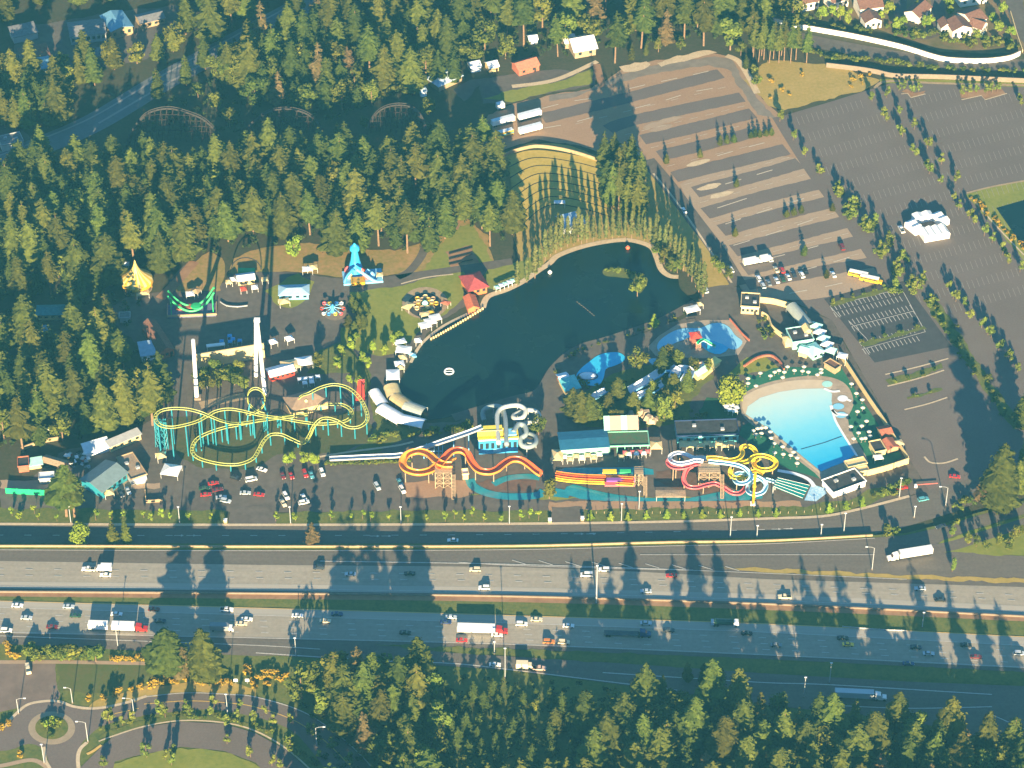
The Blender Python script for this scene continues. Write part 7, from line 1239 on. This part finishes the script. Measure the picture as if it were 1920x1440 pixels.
CNT['se'] = wood('1085,1370 1150,1345 1230,1335 1330,1330 1400,1335 1480,1352 1560,1372 1700,1375 1800,1400 1900,1420 1960,1450 1960,1520 1080,1520', 8.8, ['fir'] * 8 + ['broad'] * 4 + ['rust'] * 1 + ['slim'] * 2, A, B, z=HZ, seed=14, sc=(.85, 1.2))
for u, v in pp('1287,1276 1320,1278 1350,1285 1240,1300'): tree('slim', u, v, 'small fir at the foot of the freeway ramp', 'small firs at the foot of the freeway ramp', z=HZ, sc=.6, w=.7)
for u, v in pp('1785,1072 1815,1020 1830,1025 1870,1020 1890,1030 1900,1012 1850,1030 1910,1005 1785,1005'): tree('broad', u, v, 'bushy tree on the grass between the two ramps', 'bushy trees on the grass between the two ramps', z=HZ, sc=RG.uniform(.3, .55), w=RG.uniform(.3, .5))
for u, v in pp('1900,930 1915,925 1920,880 1912,800'): tree('fir', u, v, 'fir at the right edge near the park exit', 'firs at the right edge near the park exit', sc=.8)
# the wood that runs on below the frame and throws its shadow over the highway: one mass nobody counts
def mass(name, poly, gap, z, hs, m, label, seed, holes=()):
    rg = random.Random(seed); poly = pp(poly); c = [P(a, b, z) for a, b in poly]; mb = MB(); got = []
    x0, x1 = min(p.x for p in c), max(p.x for p in c); y0, y1 = min(p.y for p in c), max(p.y for p in c)
    for _ in range(int((x1 - x0) * (y1 - y0) / gap / gap * 6)):
        x, y = rg.uniform(x0, x1), rg.uniform(y0, y1); q = proj((x, y, z))
        if not inside(q, poly) or inside(q, NWROAD) or any((x - a) ** 2 + (y - b) ** 2 < gap * gap for a, b in got) or any(inside(q, pp(h)) for h in holes): continue
        got.append((x, y)); h = rg.uniform(*hs)
        t = conifer_mb(rg, h, h * .25, .12, .3, 11) if h > 8 else broad_mb(rg, h, 2.6, 0, 30, .75, 3)
        mb.add([(a + x, b + y, d + z) for a, b, d in t.v], t.f)
    o = mb.build(name, m); o['kind'] = 'stuff'; o['label'] = label; return len(got)
CNT['below'] = mass('woodland', '560,1520 800,1500 1060,1500 1120,1545 1960,1560 2060,1560 2060,1800 1100,1800 560,1740', 7.4, HZ, (25, 34), NEEDLE, 'dense dark fir wood running on south of the highway', 21, holes=['425,1300 560,1300 560,1800 425,1800', '815,1400 1085,1400 1085,1900 815,1900'])
CNT['below2'] = mass('woodland', '820,1470 1080,1470 1080,1640 820,1640', 6.5, HZ, (13, 17), NEEDLE, 'lower dark fir wood running on south of the gully', 24)
def fill(polys, m, seed):
    """the firs past the three hundred that show largest, as one mass that keeps clear of the single trees"""
    rg = random.Random(seed); mb = MB(); got = []
    shapes = [conifer_mb(rg, 1.0 * h, h * .27, .12, .3, 13) for h in (15, 18, 21)]
    for poly, z, gap, *ks in polys:
        poly = pp(poly); c = [P(a, b, z) for a, b in poly]; x0, x1 = min(p.x for p in c), max(p.x for p in c); y0, y1 = min(p.y for p in c), max(p.y for p in c)
        for _ in range(int((x1 - x0) * (y1 - y0) / gap / gap * 8)):
            x, y = rg.uniform(x0, x1), rg.uniform(y0, y1)
            if not inside(proj((x, y, z)), poly) or inside(proj((x, y, z)), pp('222,480 350,480 350,752 240,752 222,650')) or inside(proj((x, y, z)), NWROAD) or any((x - a) ** 2 + (y - b) ** 2 < gap * gap for a, b in TREES + got): continue
            got.append((x, y)); a = rg.uniform(0, 6.28); k = rg.uniform(.8, 1.15) * (ks[0] if ks else 1); t = shapes[rg.randrange(3)]
            mb.add([((p * cos(a) - q * sin(a)) * k + x, (p * sin(a) + q * cos(a)) * k + y, r_ * k + z) for p, q, r_ in t.v], t.f)
    o = mb.build('fir_wood', m); o['kind'] = 'stuff'; o['label'] = 'smaller dark firs filling the woods between the tall ones'; return len(got)
CNT['fill'] = fill([('-40,345 150,322 250,318 420,306 640,300 780,312 905,296 932,330 950,400 955,445 915,460 890,430 874,412 848,412 832,455 790,460 770,478 740,468 640,466 600,458 545,440 450,452 400,455 340,478 292,520 275,490 235,485 212,520 200,550 60,555 -40,565', 0, 6.6), ('400,120 420,150 480,200 560,215 700,200 800,172 870,150 880,60 380,40', 0, 7.5), ('-40,610 70,675 215,650 225,710 262,730 256,750 290,785 165,820 30,840 -40,840', 0, 7), ('1100,1375 1480,1362 1700,1385 1960,1455 1960,1500 1080,1500', HZ, 6.4), ('-40,160 60,160 130,160 110,225 -40,250', 0, 7), ('820,1300 960,1305 1085,1330 1120,1420 1110,1500 820,1500', HZ, 5.4, .55), ('560,1320 600,1280 800,1300 820,1400 760,1480 640,1380', HZ, 6.4)], NEEDLE, 31)
UND = fol('undergrowth_leaves', (0.015, 0.03, 0.008), (0.045, 0.062, 0.014), 0)
CNT['u1'] = mass('undergrowth', '-40,350 -40,290 420,300 640,220 900,120 1440,60 1470,-40 330,-60 420,130 250,240 900,290 960,460 860,420 790,470 700,480 430,465 300,510 220,640 330,720 250,810 -40,850', 5.2, 0, (1.5, 5.5), UND, 'low dark green undergrowth covering the forest floor', 22, holes=['20,20 370,10 330,120 60,140', '240,590 60,560 60,640 230,640', '560,450 760,450 760,540 560,540'])
CNT['u2'] = mass('undergrowth', '550,1270 800,1262 960,1275 1250,1310 1560,1345 1960,1410 1960,1500 640,1500 560,1340', 5, HZ, (2, 6), UND, 'low dark green undergrowth on the bank below the highway', 23)
# ================================================================ AIR
hm = bpy.data.materials.new('haze'); hm.use_nodes = True; t_ = hm.node_tree; t_.nodes.clear()
pv = t_.nodes.new('ShaderNodeVolumePrincipled'); ou = t_.nodes.new('ShaderNodeOutputMaterial'); t_.links.new(pv.outputs[0], ou.inputs['Volume'])
pv.inputs['Color'].default_value = (0.09, 0.42, 0.62, 1); pv.inputs['Density'].default_value = HAZE; pv.inputs['Anisotropy'].default_value = 0.0
o = MB().box((0, 1500, 414), (8000 + 200, 7000 + 200, 832)).build('haze', hm); o['kind'] = 'stuff'; o['label'] = 'thin blue haze filling the evening air'
